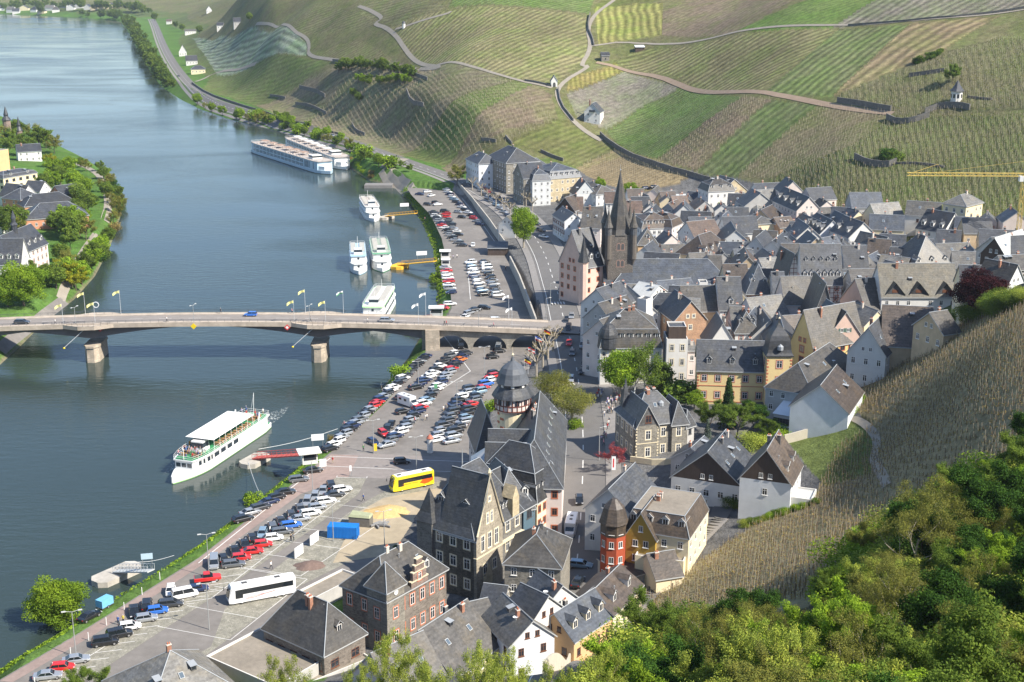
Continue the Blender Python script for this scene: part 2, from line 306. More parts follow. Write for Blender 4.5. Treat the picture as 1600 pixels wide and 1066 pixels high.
ca=me.color_attributes.new('soil','FLOAT_COLOR','POINT');ca.data.foreach_set('color',colr.ravel())
ra=me.attributes.new('rows','FLOAT_VECTOR','POINT');ra.data.foreach_set('vector',rowd.ravel())
gm,nt=nt_of('ground_soil_and_grass');L=nt.links.new
out=N(nt,'ShaderNodeOutputMaterial');bs=N(nt,'ShaderNodeBsdfPrincipled',Roughness=0.95);bs.inputs['Specular IOR Level'].default_value=.1;L(bs.outputs[0],out.inputs[0])
at=N(nt,'ShaderNodeAttribute',_attribute_name='soil');rt=N(nt,'ShaderNodeAttribute',_attribute_name='rows')
ge=N(nt,'ShaderNodeNewGeometry')
sr=N(nt,'ShaderNodeSeparateXYZ');L(rt.outputs['Vector'],sr.inputs[0]);spn=N(nt,'ShaderNodeSeparateXYZ');L(ge.outputs['Position'],spn.inputs[0])
def M(op,a,b=None):
 q=N(nt,'ShaderNodeMath',_operation=op)
 for k,s in enumerate((a,b)):
  if s is None:continue
  if isinstance(s,(int,float)):q.inputs[k].default_value=s
  else:L(s,q.inputs[k])
 return q.outputs[0]
ph=M('ADD',M('MULTIPLY',sr.outputs[0],spn.outputs[0]),M('MULTIPLY',sr.outputs[1],spn.outputs[1]))
nz=N(nt,'ShaderNodeTexNoise',Scale=.05,Detail=3.);L(ge.outputs['Position'],nz.inputs['Vector'])
sn=M('SINE',M('MULTIPLY',M('ADD',ph,M('MULTIPLY',nz.outputs[0],1.0)),2*math.pi))
stripe=M('MULTIPLY',sn,sr.outputs[2])
def noise(scale,det,lo,hi,a=.3,b=.7,stretch=None):
 src=ge.outputs['Position']
 if stretch:
  mp=N(nt,'ShaderNodeMapping');mp.inputs['Scale'].default_value=stretch;L(src,mp.inputs[0]);src=mp.outputs[0]
 n=N(nt,'ShaderNodeTexNoise',Scale=scale,Detail=det,Roughness=.65);L(src,n.inputs['Vector'])
 q=N(nt,'ShaderNodeMapRange');q.inputs[1].default_value=a;q.inputs[2].default_value=b;q.inputs[3].default_value=lo;q.inputs[4].default_value=hi;L(n.outputs[0],q.inputs[0]);return q.outputs[0]
f=M('MULTIPLY',M('MULTIPLY',noise(.02,4.,.78,1.22),noise(.35,5.,.66,1.34)),M('MULTIPLY',noise(2.5,3.,.8,1.2),M('ADD',stripe,1.0)))
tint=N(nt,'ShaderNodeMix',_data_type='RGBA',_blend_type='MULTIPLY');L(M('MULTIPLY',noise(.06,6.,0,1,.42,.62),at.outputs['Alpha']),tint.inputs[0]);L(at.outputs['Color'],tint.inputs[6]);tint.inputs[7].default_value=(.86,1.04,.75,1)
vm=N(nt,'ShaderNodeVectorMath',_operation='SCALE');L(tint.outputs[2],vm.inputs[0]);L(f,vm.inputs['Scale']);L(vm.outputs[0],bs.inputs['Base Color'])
bmp=N(nt,'ShaderNodeBump',Strength=.6,Distance=.5);L(M('ADD',M('MULTIPLY',stripe,1.5),noise(1.2,4.,0,.6)),bmp.inputs['Height']);L(bmp.outputs[0],bs.inputs['Normal'])
me.materials.append(gm)
ground=link('ground',me);tag(ground,kind='structure')
#river
wm,nt=nt_of('river_water');L=nt.links.new
out=N(nt,'ShaderNodeOutputMaterial');bs=N(nt,'ShaderNodeBsdfPrincipled',Roughness=.12);bs.inputs['Base Color'].default_value=(.030,.046,.042,1);bs.inputs['IOR'].default_value=1.33
L(bs.outputs[0],out.inputs[0]);ge=N(nt,'ShaderNodeNewGeometry')
mp=N(nt,'ShaderNodeMapping');mp.inputs['Rotation'].default_value=(0,0,R(12));mp.inputs['Scale'].default_value=(.35,1.,1.);L(ge.outputs['Position'],mp.inputs[0])
n1=N(nt,'ShaderNodeTexNoise',Scale=.55,Detail=4.,Roughness=.6);L(mp.outputs[0],n1.inputs['Vector'])
mp2=N(nt,'ShaderNodeMapping');mp2.inputs['Scale'].default_value=(.5,1.,1.);L(ge.outputs['Position'],mp2.inputs[0])
n2=N(nt,'ShaderNodeTexNoise',Scale=.012,Detail=5.,Roughness=.6,Distortion=.8);L(mp2.outputs[0],n2.inputs['Vector'])
mr=N(nt,'ShaderNodeMapRange');mr.inputs[1].default_value=.35;mr.inputs[2].default_value=.7;mr.inputs[3].default_value=.10;mr.inputs[4].default_value=.5;L(n2.outputs[0],mr.inputs[0])
bp=N(nt,'ShaderNodeBump',Distance=.35);L(mr.outputs[0],bp.inputs['Strength']);L(n1.outputs[0],bp.inputs['Height']);L(bp.outputs[0],bs.inputs['Normal'])
mr2=N(nt,'ShaderNodeMapRange');mr2.inputs[1].default_value=.35;mr2.inputs[2].default_value=.7;mr2.inputs[3].default_value=.06;mr2.inputs[4].default_value=.22;L(n2.outputs[0],mr2.inputs[0]);L(mr2.outputs[0],bs.inputs['Roughness'])
b=MB();b.face([(-6500,-800,WZ),(1500,-800,WZ),(1500,7000,WZ),(-6500,7000,WZ)]);tag(b.build('river_water',wm),kind='structure')
#surfaces laid on the ground
asphalt=mat('asphalt',(.185,.170,.155),.9,.14,.6,var2=.2,scale2=.09,obj_coords=False)
asphalt_road=mat('road_asphalt',(.150,.143,.136),.9,.08,.5,var2=.10,scale2=.06,obj_coords=False)
cobble=masonry('cobbles',(.25,.235,.195),(.15,.15,.10),.35,.35,.2)
brickpave=mat('pink_paving',(.27,.205,.18),.9,.15,.8,var2=.15,scale2=.06,obj_coords=False)
sandy=mat('sandy_ground',(.36,.30,.21),.95,.15,.4,var2=.15,scale2=.08,obj_coords=False)
paint=mat('white_road_paint',(.62,.61,.58),.8,.15,2.0,obj_coords=False)
pave=mat('pavement_slabs',(.24,.225,.21),.9,.12,.8,obj_coords=False)
pathm=mat('pale_track',(.28,.25,.205),.95,.12,.3,obj_coords=False)
trackm=mat('earth_track',(.29,.215,.155),.95,.12,.3,obj_coords=False)
grassm=mat('verge_grass',(.085,.20,.03),.95,.35,.9,var2=.25,scale2=.12,bump=.8,bscale=3,obj_coords=False)
wallstone=masonry('slate_wall_stone',(.12,.115,.105),(.2,.19,.17),.5,.2)
concrete=mat('concrete',(.42,.39,.34),.85,.12,.8,var2=.15,scale2=.2)
def flat(name,pix,z,m,structure=True):
 b=MB();b.face([W(x,y,z)for x,y in reversed(pix)],0);o=b.build(name,m)
 bm_=bmesh.new();bm_.from_mesh(o.data);bmesh.ops.triangulate(bm_,faces=bm_.faces[:])
 for f_ in bm_.faces:
  if f_.normal.z<0:f_.normal_flip()
 bm_.to_mesh(o.data);bm_.free()
 return tag(o,kind='structure')if structure else o
def resample(pts,step):
 out=[pts[0]]
 for a,b in zip(pts,pts[1:]):
  n=max(1,int((b-a).length/step))
  out+=[a.lerp(b,k/n)for k in range(1,n+1)]
 return out
def smooth_poly(pts,k=3):
 for _ in range(k):
  q=[pts[0]]
  for a,b in zip(pts,pts[1:]):q+=[a.lerp(b,.25),a.lerp(b,.75)]
  q.append(pts[-1]);pts=q
 return pts
def wpoly(pix,sm=2):
 pts=[G(x,y)for x,y in pix];pts=[Vector((p.x,p.y))for p in pts]
 return smooth_poly(pts,sm)if sm else pts
def ribbon(name,line,o0,o1,m,lift=.08,thick=0.0,step=3.0,nc=5,dash=None,structure=True,zf=None):
 """strip following a ground polyline between lateral offsets o0 < o1 (right positive)"""
 pts=resample(line,step);b=MB();n=len(pts);rows=[];acc=0
 X,Y=[],[]
 for k,p in enumerate(pts):
  d=(pts[min(k+1,n-1)]-pts[max(k-1,0)]).normalized();r=Vector((d.y,-d.x))
  for j in range(nc):
   q=p+r*(o0+(o1-o0)*j/(nc-1));X.append(q.x);Y.append(q.y)
 Z=(zf or zfun)(np.array(X),np.array(Y))+lift
 b.v=list(zip(X,Y,Z))
 for k in range(n-1):
  acc+=(pts[k+1]-pts[k]).length
  if dash and(acc%(dash[0]+dash[1]))>dash[0]:continue
  for j in range(nc-1):
   a=k*nc+j;b.f.append((a,a+1,a+nc+1,a+nc));b.m.append(0)
 if thick:
  for e in(0,nc-1):
   for k in range(n-1):
    a=k*nc+e;i=len(b.v);p,q=b.v[a],b.v[a+nc]
    b.v+=[(p[0],p[1],p[2]-thick),(q[0],q[1],q[2]-thick)];b.f.append((a,a+nc,i+1,i)if e==0 else(a+nc,a,i,i+1));b.m.append(0)
 o=b.build(name,m)
 return tag(o,kind='structure')if structure else o
def linew(pix,z,w_,m,name='painted_line',z0=.0):
 """painted line on flat ground through pixels"""
 pts=[W(x,y,z)for x,y in pix];b=MB()
 for p,q in zip(pts,pts[1:]):
  d=(q-p).normalized();r=Vector((d.y,-d.x,0))*w_/2
  b.face([p-r,p+r,q+r,q-r][::-1])
 return b
flat('parking_ground',[(-40,1098),(0,1062),(130,985),(310,872),(445,766),(515,708),(600,632),(655,566),(684,520),(706,482),(701,420),(690,372),(672,335),(642,304),(636,293),(680,296),(715,300),(760,348),(790,400),(815,440),(838,500),(847,540),(830,580),(790,600),(762,640),(740,730),(660,790),(600,880),(520,910),(400,1000),(330,1040),(240,1066),(190,1105)],.02,asphalt)
flat('river_promenade',[(0,1064),(130,987),(310,874),(447,768),(517,710),(560,712),(545,745),(470,772),(400,822),(320,880),(150,990),(20,1066)],.035,brickpave)
flat('cobbled_bays',[(20,1090),(100,1042),(310,905),(420,822),(500,762),(527,745),(572,748),(560,772),(480,832),(330,935),(160,1046),(90,1090)],.05,cobble)
flat('cobbled_square',[(330,1010),(352,950),(440,880),(560,790),(600,768),(690,752),(680,790),(620,850),(540,880),(470,915),(330,1018),(230,1085),(200,1085)],.04,cobble)
flat('sandy_yard',[(560,800),(600,778),(690,762),(690,790),(640,850),(590,870),(520,880)],.056,sandy)
flat('brick_crossing',[(515,712),(560,708),(740,716),(742,734),(600,748),(500,742)],.03,mat('pale_paving',(.23,.205,.19),.9,.12,.7,obj_coords=False))
def bays(pix0,pix1,n,dpx,w_=.14,z=.068):
 b=MB();a=W(*pix0,z);c=W(*pix1,z)
 for k in range(n+1):
  p=a.lerp(c,k/n);q=p+Vector((dpx[0],dpx[1],0));d=(q-p).normalized();r=Vector((d.y,-d.x,0))*w_/2
  b.face([p-r,p+r,q+r,q-r][::-1])
 d=(c-a).normalized();r=Vector((d.y,-d.x,0))*w_/2;b.face([a-r,a+r,c+r,c-r][::-1])
 return b
def bobj(b,name='bay_markings'):
 o=b.build(name,paint)
 for i in range(len(o.data.polygons)):
  if o.data.polygons[i].normal.z<0:o.data.polygons[i].flip()
 tag(o,kind='structure')
bobj(bays((60,1075),(300,925),12,(4.4,1.2)));bobj(bays((330,935),(545,770),15,(-4.5,-1.5)))
bobj(bays((360,1000),(480,905),3,(-14,5)));bobj(bays((470,900),(620,800),5,(-13,4)))
bobj(bays((526,746),(573,747),1,(0,1)))
for pl in([(515,713),(740,722)],[(445,770),(516,716)],[(690,520),(735,580),(640,640)],[(730,410),(735,468)],[(722,310),(755,352),(778,385)],[(505,728),(745,739)],[(310,880),(445,772)]):
 b=linew(pl,.07,.22,paint);bobj(b,'painted_line')
#roads
ROAD_PX=[(868,1100),(885,1040),(893,950),(905,850),(910,760),(912,680),(905,600),(895,545),(882,505),(868,445),(850,392),(818,345),(780,316),(735,290),(690,272),(640,255),(560,226),(480,202),(420,188),(370,173),(325,158),(295,132),(270,100),(254,70),(244,42),(238,30)]
road=wpoly(ROAD_PX,2)
ribbon('main_road',road,-5.2,5.2,asphalt_road,.10,step=3,nc=7)
ribbon('road_centre_line',road,-.12,.12,paint,.125,step=1.5,nc=2,dash=(4,6))
ribbon('road_edge_line',road,-4.2,-4.0,paint,.125,step=3,nc=2)
town_part=[p for p in road if 150<p.y<690]
ribbon('pavement',town_part,5.2,8.6,pave,.22,.3,nc=3)
ribbon('pavement',[p for p in road if 330<p.y<690],-7.6,-5.2,pave,.22,.3,nc=3)
ribbon('cycle_path',[p for p in road if p.y>690],-8.6,-6.2,pave,.12,nc=3)
def stripes(px,n,wd,gap,length,ang):
 c=G(*px);b=MB()
 for k in range(n):
  T=Matrix.Translation((c.x,c.y,gz(c.x,c.y)+.135))@Matrix.Rotation(ang,4,'Z')
  x=(k-n/2)*(wd+gap);b.box(x,-length/2,-.01,x+wd,length/2,.005,0,T)
 return b.build('zebra_crossing',paint)
tag(stripes((880,474),8,.5,.5,3.2,R(4)),kind='structure');tag(stripes((895,600),8,.5,.5,3,R(4)),kind='structure')
for k,(pts,wd,m)in enumerate([([(960,0),(930,22),(917,45),(925,75),(905,105),(925,102),(870,135),(872,160),(895,190),(940,220)],3.6,pathm),([(640,112),(800,126),(862,138)],2.6,pathm),([(932,98),(965,104),(1050,122),(1170,148),(1290,163),(1395,178)],4.0,trackm),([(925,72),(985,62),(1150,50),(1310,42),(1450,32),(1620,12)],2.6,pathm),([(560,10),(590,22),(598,30),(582,38),(610,46),(640,90),(700,110),(655,108)],3.6,pathm),([(618,46),(640,40),(700,22),(705,18)],3.0,pathm),([(400,38),(430,38),(455,48),(478,58),(484,72),(480,88),(540,98),(600,98),(650,108)],3.2,pathm),([(1120,380),(1130,300)],2,pathm),([(305,128),(340,108),(400,100)],4,pathm),]):
 if k==7:continue
 ribbon('vineyard_track',wpoly(pts,2),-wd*.38,wd*.38,m,.25,step=2.5,nc=4)
ribbon('riverside_path',wpoly([(100,470),(60,500),(20,530),(0,548)],1),-1.6,1.6,asphalt,.1,nc=3)
ribbon('riverside_path',wpoly([(118,255),(150,268),(165,290),(170,320),(164,345)],2),-1.8,1.8,pathm,.1,nc=3)
ribbon('riverside_path',wpoly([(95,468),(110,430),(128,395),(150,365)],1),-1.4,1.4,pathm,.1,nc=3)
ribbon('slipway',wpoly([(640,300),(610,275),(600,262),(630,248)],1),-4,4,pathm,.12,nc=4)
ribbon('stair_path',wpoly([(870,1085),(950,1005),(1030,915),(1110,830),(1128,812)],2),-1.5,1.5,pave,.25,step=1,nc=3)
ln=resample(wpoly([(870,1085),(950,1005),(1030,915),(1110,830),(1128,812)],2),.9);b=MB()
for k in range(len(ln)-1):
 d=(ln[k+1]-ln[k]).normalized();ang=math.atan2(d.y,d.x);p=ln[k]
 b.box(-.16,-1.45,-.2,.16,1.45,.16,0,Matrix.Translation((p.x,p.y,gz(p.x,p.y)+.25))@Matrix.Rotation(ang,4,'Z'))
tag(b.build('stair_treads',wallstone),kind='structure')
ribbon('lane',wpoly([(1120,812),(1140,775),(1150,750),(1165,735)],1),-2,2,asphalt_road,.1,nc=4)
#walls
def wall(pix,h,th,m,label,cat='wall',name='retaining_wall',pts=None,sink=1.2,cap=None,group=None,drop=0.0):
 line=resample(pts if pts is not None else wpoly(pix,1),2.5);n=len(line);b=MB()
 Z=zfun(np.array([p.x for p in line]),np.array([p.y for p in line]))
 rings=[]
 for k,p in enumerate(line):
  d=(line[min(k+1,n-1)]-line[max(k-1,0)]).normalized();r=Vector((d.y,-d.x))*th/2;z=Z[k]-drop
  rings.append([(p.x-r.x,p.y-r.y,z-sink),(p.x+r.x,p.y+r.y,z-sink),(p.x+r.x,p.y+r.y,z+h),(p.x-r.x,p.y-r.y,z+h)])
 b.ring(rings);o=b.build(name,m);return tag(o,label,cat,group)
lightwall=mat('light_render_wall',(.55,.50,.40),.85,.1,.5,var2=.1)
def wall_abs(pix,zt,th,m,label,name='quay_wall'):
 pts=[W(x,y,zt)for x,y in pix];b=MB();rings=[]
 for k,p in enumerate(pts):
  d=(pts[min(k+1,len(pts)-1)]-pts[max(k-1,0)]);d.z=0;d.normalize();r=Vector((d.y,-d.x,0))*th/2
  rings.append([(p.x-r.x,p.y-r.y,-1),(p.x+r.x,p.y+r.y,-1),(p.x+r.x,p.y+r.y,zt),(p.x-r.x,p.y-r.y,zt)])
 b.ring(rings);return tag(b.build(name,m),label,'wall')
wall_abs([(716,284),(738,308),(765,342),(790,378)],4.0,.5,concrete,'long pale topped retaining wall between the upper car park and the shaded street')
wall_abs([(797,400),(812,430),(826,466),(838,498)],4.2,.5,concrete,'curved dark retaining wall beside the car park just north of the bridge')
WL=[([(872,140),(876,165),(896,190)],3.5,'dark wall beside the lane between the chapel and the white vineyard house'),([(938,212),(965,232),(1000,252),(1040,266),(1085,277),(1110,284)],4.5,'long curving buttressed slate wall running down from the white vineyard house to the town'),([(922,24),(918,45),(926,62),(928,72)],3.5,'dark curved wall beside the steep lane above the stone hut'),([(1308,160),(1345,165),(1392,174)],5,'straight dark slate wall at the right end of the earth track'),([(1385,186),(1402,194),(1425,192),(1452,183)],5,'curved slate wall below the track on the right hillside'),([(1335,248),(1355,258),(1385,262),(1400,256)],5,'curved slate wall in the vineyard left of the crane jib'),([(1400,256),(1440,256),(1475,262)],1.6,'low straight wall just above the crane jib'),([(1420,120),(1445,117),(1475,112)],3.5,'short slate wall high on the hillside left of the white pavilion'),([(1445,178),(1470,168),(1500,168),(1515,172)],5,'slate wall carrying the terrace of the white pavilion'),([(1512,152),(1550,156)],1.6,'thin wall running right from the white pavilion'),([(1325,41),(1450,32),(1600,13)],2.2,'very long thin dark wall across the top right of the hillside'),([(520,96),(560,99),(640,110),(652,113)],3.5,'slate wall above the wooded patch on the hillside'),([(468,138),(490,143),(508,152)],5,'short slate wall left of the wooded patch, upper one'),([(462,163),(485,166),(510,178)],3.5,'slate wall low on the slope above the cruise ships'),([(422,150),(446,154)],3,'small slate wall at the left edge of the wooded slope'),([(635,143),(642,162),(662,166)],4.5,'hooked slate wall right of the wooded patch'),([(645,115),(668,125)],3.5,'short sloping wall at the right end of the wooded patch'),([(550,195),(556,206),(570,212)],4,'small slate wall just above the riverside road'),([(752,219),(775,222)],3,'small dark wall in the brown vineyard above the white end house'),([(790,215),(800,226)],3,'short steep wall above the grey stone corner house'),([(845,238),(862,246),(880,252)],3.5,'dark wall on the slope behind the mansard hotel'),([(300,131),(325,148),(370,164),(420,180),(480,196)],3.5,'long dark wall along the upper side of the riverside road'),([(500,205),(540,213)],2.5,'short wall beside the riverside road above the ships'),([(1325,335),(1335,322)],1,'small path wall above the crane foot'),([(820,127),(862,136)],2.5,'low wall at the side of the track left of the chapel')]
for px_,h_,lb in WL:wall(px_,h_*.5,.6,wallstone,lb,name='vineyard_wall')
wall([(975,940),(1003,912),(1045,868),(1103,798)],2.6,.35,lightwall,'cream garden wall beside the stair path, upper part',name='garden_wall',sink=2)
wall([(850,1066),(896,1012),(905,1003)],3.0,.35,lightwall,'white yard wall beside the stair path at the bottom of the photo',name='garden_wall',sink=2)
wall([(1225,694),(1280,678),(1330,654)],2.2,.4,lightwall,'white wall climbing beside the sunlit driveway to the vineyard',name='garden_wall')
wall([(1497,468),(1540,463),(1600,462)],3.0,.5,wallstone,'grey wall along the top of the near hill right of the dark red tree',name='garden_wall')
ribbon('driveway',wpoly([(1215,690),(1250,668),(1290,650)],1),-5,4,pave,.12,nc=4)
ribbon('vineyard_track',wpoly([(1330,654),(1362,672),(1372,690),(1362,720),(1385,760)],2),-.8,.8,pathm,.15,nc=3)
#bridge
stone_tan=masonry('pier_stone',(.42,.35,.27),(.3,.27,.22),1.1,.5,.12)
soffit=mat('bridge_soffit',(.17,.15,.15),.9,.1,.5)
deckm=mat('bridge_asphalt',(.24,.215,.195),.9,.08,.8,var2=.08)
parapet=mat('bridge_concrete',(.43,.365,.295),.85,.15,.7,var2=.2,scale2=.3)
railm=mat('dark_rail',(.06,.07,.08),.5,0)
steelw=mat('white_pole',(.55,.56,.57),.4,0)
A=W(-150,518,6.0);Bp=W(858,519,5.6);A.z=Bp.z=0
bl=(Bp-A).length;bu=(Bp-A)/bl;bv=Vector((-bu.y,bu.x,0))
def dz(s):t=s/bl;return 5.55+3.0*math.sin(math.pi*min(1,max(0,(t*.93+.035))))**1.0
def bpt(s,v,z):p=A+bu*s+bv*v;return(p.x,p.y,z)
def s_at(px,z=6):
 lo,hi=0,bl
 for _ in range(40):
  m_=(lo+hi)/2
  if P(bpt(m_,0,z))[0]<px:lo=m_
  else:hi=m_
 return lo
bridge=tag(empty('road_bridge',tuple(A)),'long pale road bridge with haunched arches over the river','bridge')
def BL(name,b,m,par=bridge):
 o=b.build(name,m,None);o.parent=par;o.location=-Vector(par.location)if par is bridge else(0,0,0);return o
DWID=12.0
S=np.linspace(0,bl,80)
piers=[s_at(-60,-4),s_at(143,-4),s_at(497,-4)];abut=s_at(672,0)
def under(s):
 """depth of the girder below the road"""
 ks=piers+[abut]
 d=1.3
 for k in ks:d=max(d,1.3+3.4*max(0,1-abs(s-k)/32)**1.6)
 return d
b=MB();b.ring([[bpt(s,0,dz(s)-.3),bpt(s,DWID,dz(s)-.3),bpt(s,DWID,dz(s)),bpt(s,0,dz(s))]for s in S]);BL('deck',b,deckm)
b=MB()
Sg=[s for s in np.linspace(0,abut,120)]
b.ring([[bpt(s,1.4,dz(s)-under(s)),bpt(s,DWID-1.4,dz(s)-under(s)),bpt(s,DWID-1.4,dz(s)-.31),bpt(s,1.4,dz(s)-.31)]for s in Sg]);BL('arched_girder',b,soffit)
for v0,v1,nm in((-.15,.2,'parapet'),(DWID-.2,DWID+.15,'parapet')):
 b=MB();hh=.35 if v0<0 else .25
 b.ring([[bpt(s,v0,dz(s)-1.05),bpt(s,v1,dz(s)-1.05),bpt(s,v1,dz(s)+hh),bpt(s,v0,dz(s)+hh)]for s in S]);BL(nm,b,parapet)
for v0,v1 in((.25,2.0),(DWID-2.0,DWID-.25)):
 b=MB();b.ring([[bpt(s,v0,dz(s)+.004),bpt(s,v1,dz(s)+.004),bpt(s,v1,dz(s)+.15),bpt(s,v0,dz(s)+.15)]for s in S]);BL('pavement_strip',b,parapet)
for v in(.0,DWID):
 b=MB();b.tube([bpt(s,v,dz(s)+1.15)for s in S],.045,4);b.tube([bpt(s,v,dz(s)+.8)for s in S],.025,4)
 for s in np.arange(0,bl,2.5):b.tube([bpt(s,v,dz(s)),bpt(s,v,dz(s)+1.15)],.035,4)
 BL('railing',b,railm)
b=MB()
for s in np.arange(4,bl-5,9):b.face([bpt(s,DWID/2-.07,dz(s)+.012),bpt(s+4,DWID/2-.07,dz(s+4)+.012),bpt(s+4,DWID/2+.07,dz(s+4)+.012),bpt(s,DWID/2+.07,dz(s)+.012)])
BL('lane_marking',b,paint)
for k in piers[1:]:
 for side in(0,1):
  b=MB();v=0 if side==0 else DWID;g=-1 if side==0 else 1
  out=[(k-8,v),(k-2.5,v+g*2.6),(k+2.5,v+g*2.6),(k+8,v)]
  i0=[bpt(s,q,dz(s)-1.0)for s,q in out];i1=[bpt(s,q,dz(s)+.16)for s,q in out]
  b.ring([i0,i1]);BL('lookout',b,parapet)
  b=MB()
  for zz in(.75,1.15):b.tube([bpt(s,q,dz(s)+zz)for s,q in out],.045,4)
  for j in range(len(out)-1):
   for t in(0,.33,.66):s=out[j][0]+(out[j+1][0]-out[j][0])*t;q=out[j][1]+(out[j+1][1]-out[j][1])*t;b.tube([bpt(s,q,dz(s)+.1),bpt(s,q,dz(s)+1.15)],.035,4)
  BL('railing',b,railm)
for k in piers:
 b=MB();hw=2.3
 prof=[]
 for zz,ww,pt in((WZ-3,hw,1.8),(WZ+4.6,hw-.2,1.7),(WZ+4.6,hw+.1,2.0),(WZ+5.3,hw+.1,2.0)):
  prof.append([bpt(k-ww,1.5,zz),bpt(k-ww*.5,1.5-pt,zz),bpt(k+ww*.5,1.5-pt,zz),bpt(k+ww,1.5,zz),bpt(k+ww,DWID-1.5,zz),bpt(k+ww*.5,DWID-1.5+pt,zz),bpt(k-ww*.5,DWID-1.5+pt,zz),bpt(k-ww,DWID-1.5,zz)])
 b.ring(prof);BL('pier',b,stone_tan)
b=MB();s0,s1=abut-2.5,bl
arches=[(s_at(705,2),5.2,5.0),(s_at(765,2),5.2,5.0),(s_at(826,2),5.4,5.0)]
def arch_z(s):
 for c,r,h in arches:
  if abs(s-c)<r:return h*math.sqrt(max(0,1-((s-c)/r)**2))*.86
 return None
ss=sorted(set(list(np.linspace(s0,s1,30))+[c+r*q for c,r,h in arches for q in np.cos(np.linspace(0,math.pi,13))]+[c+r*q for c,r,h in arches for q in(-1.0005,1.0005)]))
for v,flip in((1.0,0),(DWID-1.0,1)):
 for a_,c_ in zip(ss,ss[1:]):
  m_=(a_+c_)/2;inside=arch_z(m_)is not None
  za=(arch_z(a_)or 0.)if inside else-1.;zb=(arch_z(c_)or 0.)if inside else-1.
  q=[bpt(a_,v,za),bpt(c_,v,zb),bpt(c_,v,dz(c_)-.31),bpt(a_,v,dz(a_)-.31)]
  b.face(q if not flip else q[::-1])
for c,r,h in arches:
 qs=list(np.cos(np.linspace(math.pi,0,13)))
 for a_,c_ in zip(qs,qs[1:]):
  za=h*math.sqrt(max(0,1-a_*a_))*.86;zb=h*math.sqrt(max(0,1-c_*c_))*.86
  b.face([bpt(c+r*a_,1.0,za),bpt(c+r*a_,DWID-1,za),bpt(c+r*c_,DWID-1,zb),bpt(c+r*c_,1.0,zb)])
b.face([bpt(s0,1,-4),bpt(s0,1,dz(s0)-.31),bpt(s0,DWID-1,dz(s0)-.31),bpt(s0,DWID-1,-4)])
BL('arched_viaduct',b,masonry('viaduct_stone',(.30,.27,.22),(.2,.19,.17),.8,.4,.15))
b=MB();T0=s_at(673,0)
b.box(0,-1.0,-2,4.2,1.5,dz(T0)-.9);o=b.build('abutment_pillar',stone_tan,bridge);o.matrix_local=Matrix.Translation(A+bu*(T0-1.5)-Vector(bridge.location))@Matrix.Rotation(math.atan2(bu.y,bu.x),4,'Z')
def sq_board(s,v,z,size,m1,m2=None,name='navigation_board',label='',rot=True):
 b=MB();h=size/2
 pts=[(-h,0),(0,-h),(h,0),(0,h)]
 b.ring([[bpt(s+x,v,z+y)for x,y in pts],[bpt(s+x,v-.08,z+y)for x,y in pts]])
 o=b.build(name,m1);tag(o,label,'sign')
 if m2:
  c=MB();c.face([bpt(s+x*.55,v-.085,z+y*.55)for x,y in pts][::-1]);c.build('white_centre',m2,o)
yellow=mat('signal_yellow',(.75,.55,.02),.5,0);redp=mat('signal_red',(.6,.05,.05),.5,0);whitep=mat('white_paint',(.75,.75,.73),.5,.03)
sq_board(s_at(303,7),-.3,dz(s_at(303))-.9,1.9,yellow,None,label='yellow diamond navigation board hanging on the middle of the bridge parapet')
sq_board(s_at(157,7),-.3,dz(s_at(157))-1.2,1.9,redp,whitep,label='red and white diamond board on the bridge right of the left pier')
sq_board(s_at(449,7),-.3,dz(s_at(449))-1.2,1.9,redp,whitep,label='red and white diamond board on the bridge left of the right pier')
for k,lb in((piers[1],'slanting white lamp arm hanging below the bridge at the left pier'),(piers[2],'slanting white lamp arm hanging below the bridge at the right pier')):
 b=MB();b.tube([bpt(k-1,-1.5,dz(k)-1.2),bpt(k-7,-2.5,dz(k)-6.4)],.09,6);o=b.build('lamp_arm',steelw);tag(o,lb,'lamp')
 b=MB();b.lathe([(.05,.3),(.35,.1),(.35,-.1),(.05,-.25)],8,0,bpt(k-7.1,-2.5,dz(k)-6.6));b.build('lamp_head',yellow,o)
b=MB();ja=[bpt(bl-.3,v_,dz(bl)+.01)for v_ in(-.1,DWID*.33,DWID*.66,DWID+.1)];jb=[]
for v_,e_ in((-5,13),(DWID*.3,12),(DWID*.7,12),(DWID+6,13)):q_=bpt(bl+e_,v_,0);jb.append((q_[0],q_[1],gz(q_[0],q_[1])+.2))
mid_=[((a_[0]+c_[0])/2,(a_[1]+c_[1])/2,max((a_[2]+c_[2])/2,gz((a_[0]+c_[0])/2,(a_[1]+c_[1])/2)+.2))for a_,c_ in zip(ja,jb)]
for r0_,r1_ in((ja,mid_),(mid_,jb)):
 for k_ in range(3):b.face([r0_[k_],r1_[k_],r1_[k_+1],r0_[k_+1]])
tag(b.build('bridge_junction',deckm),kind='structure')
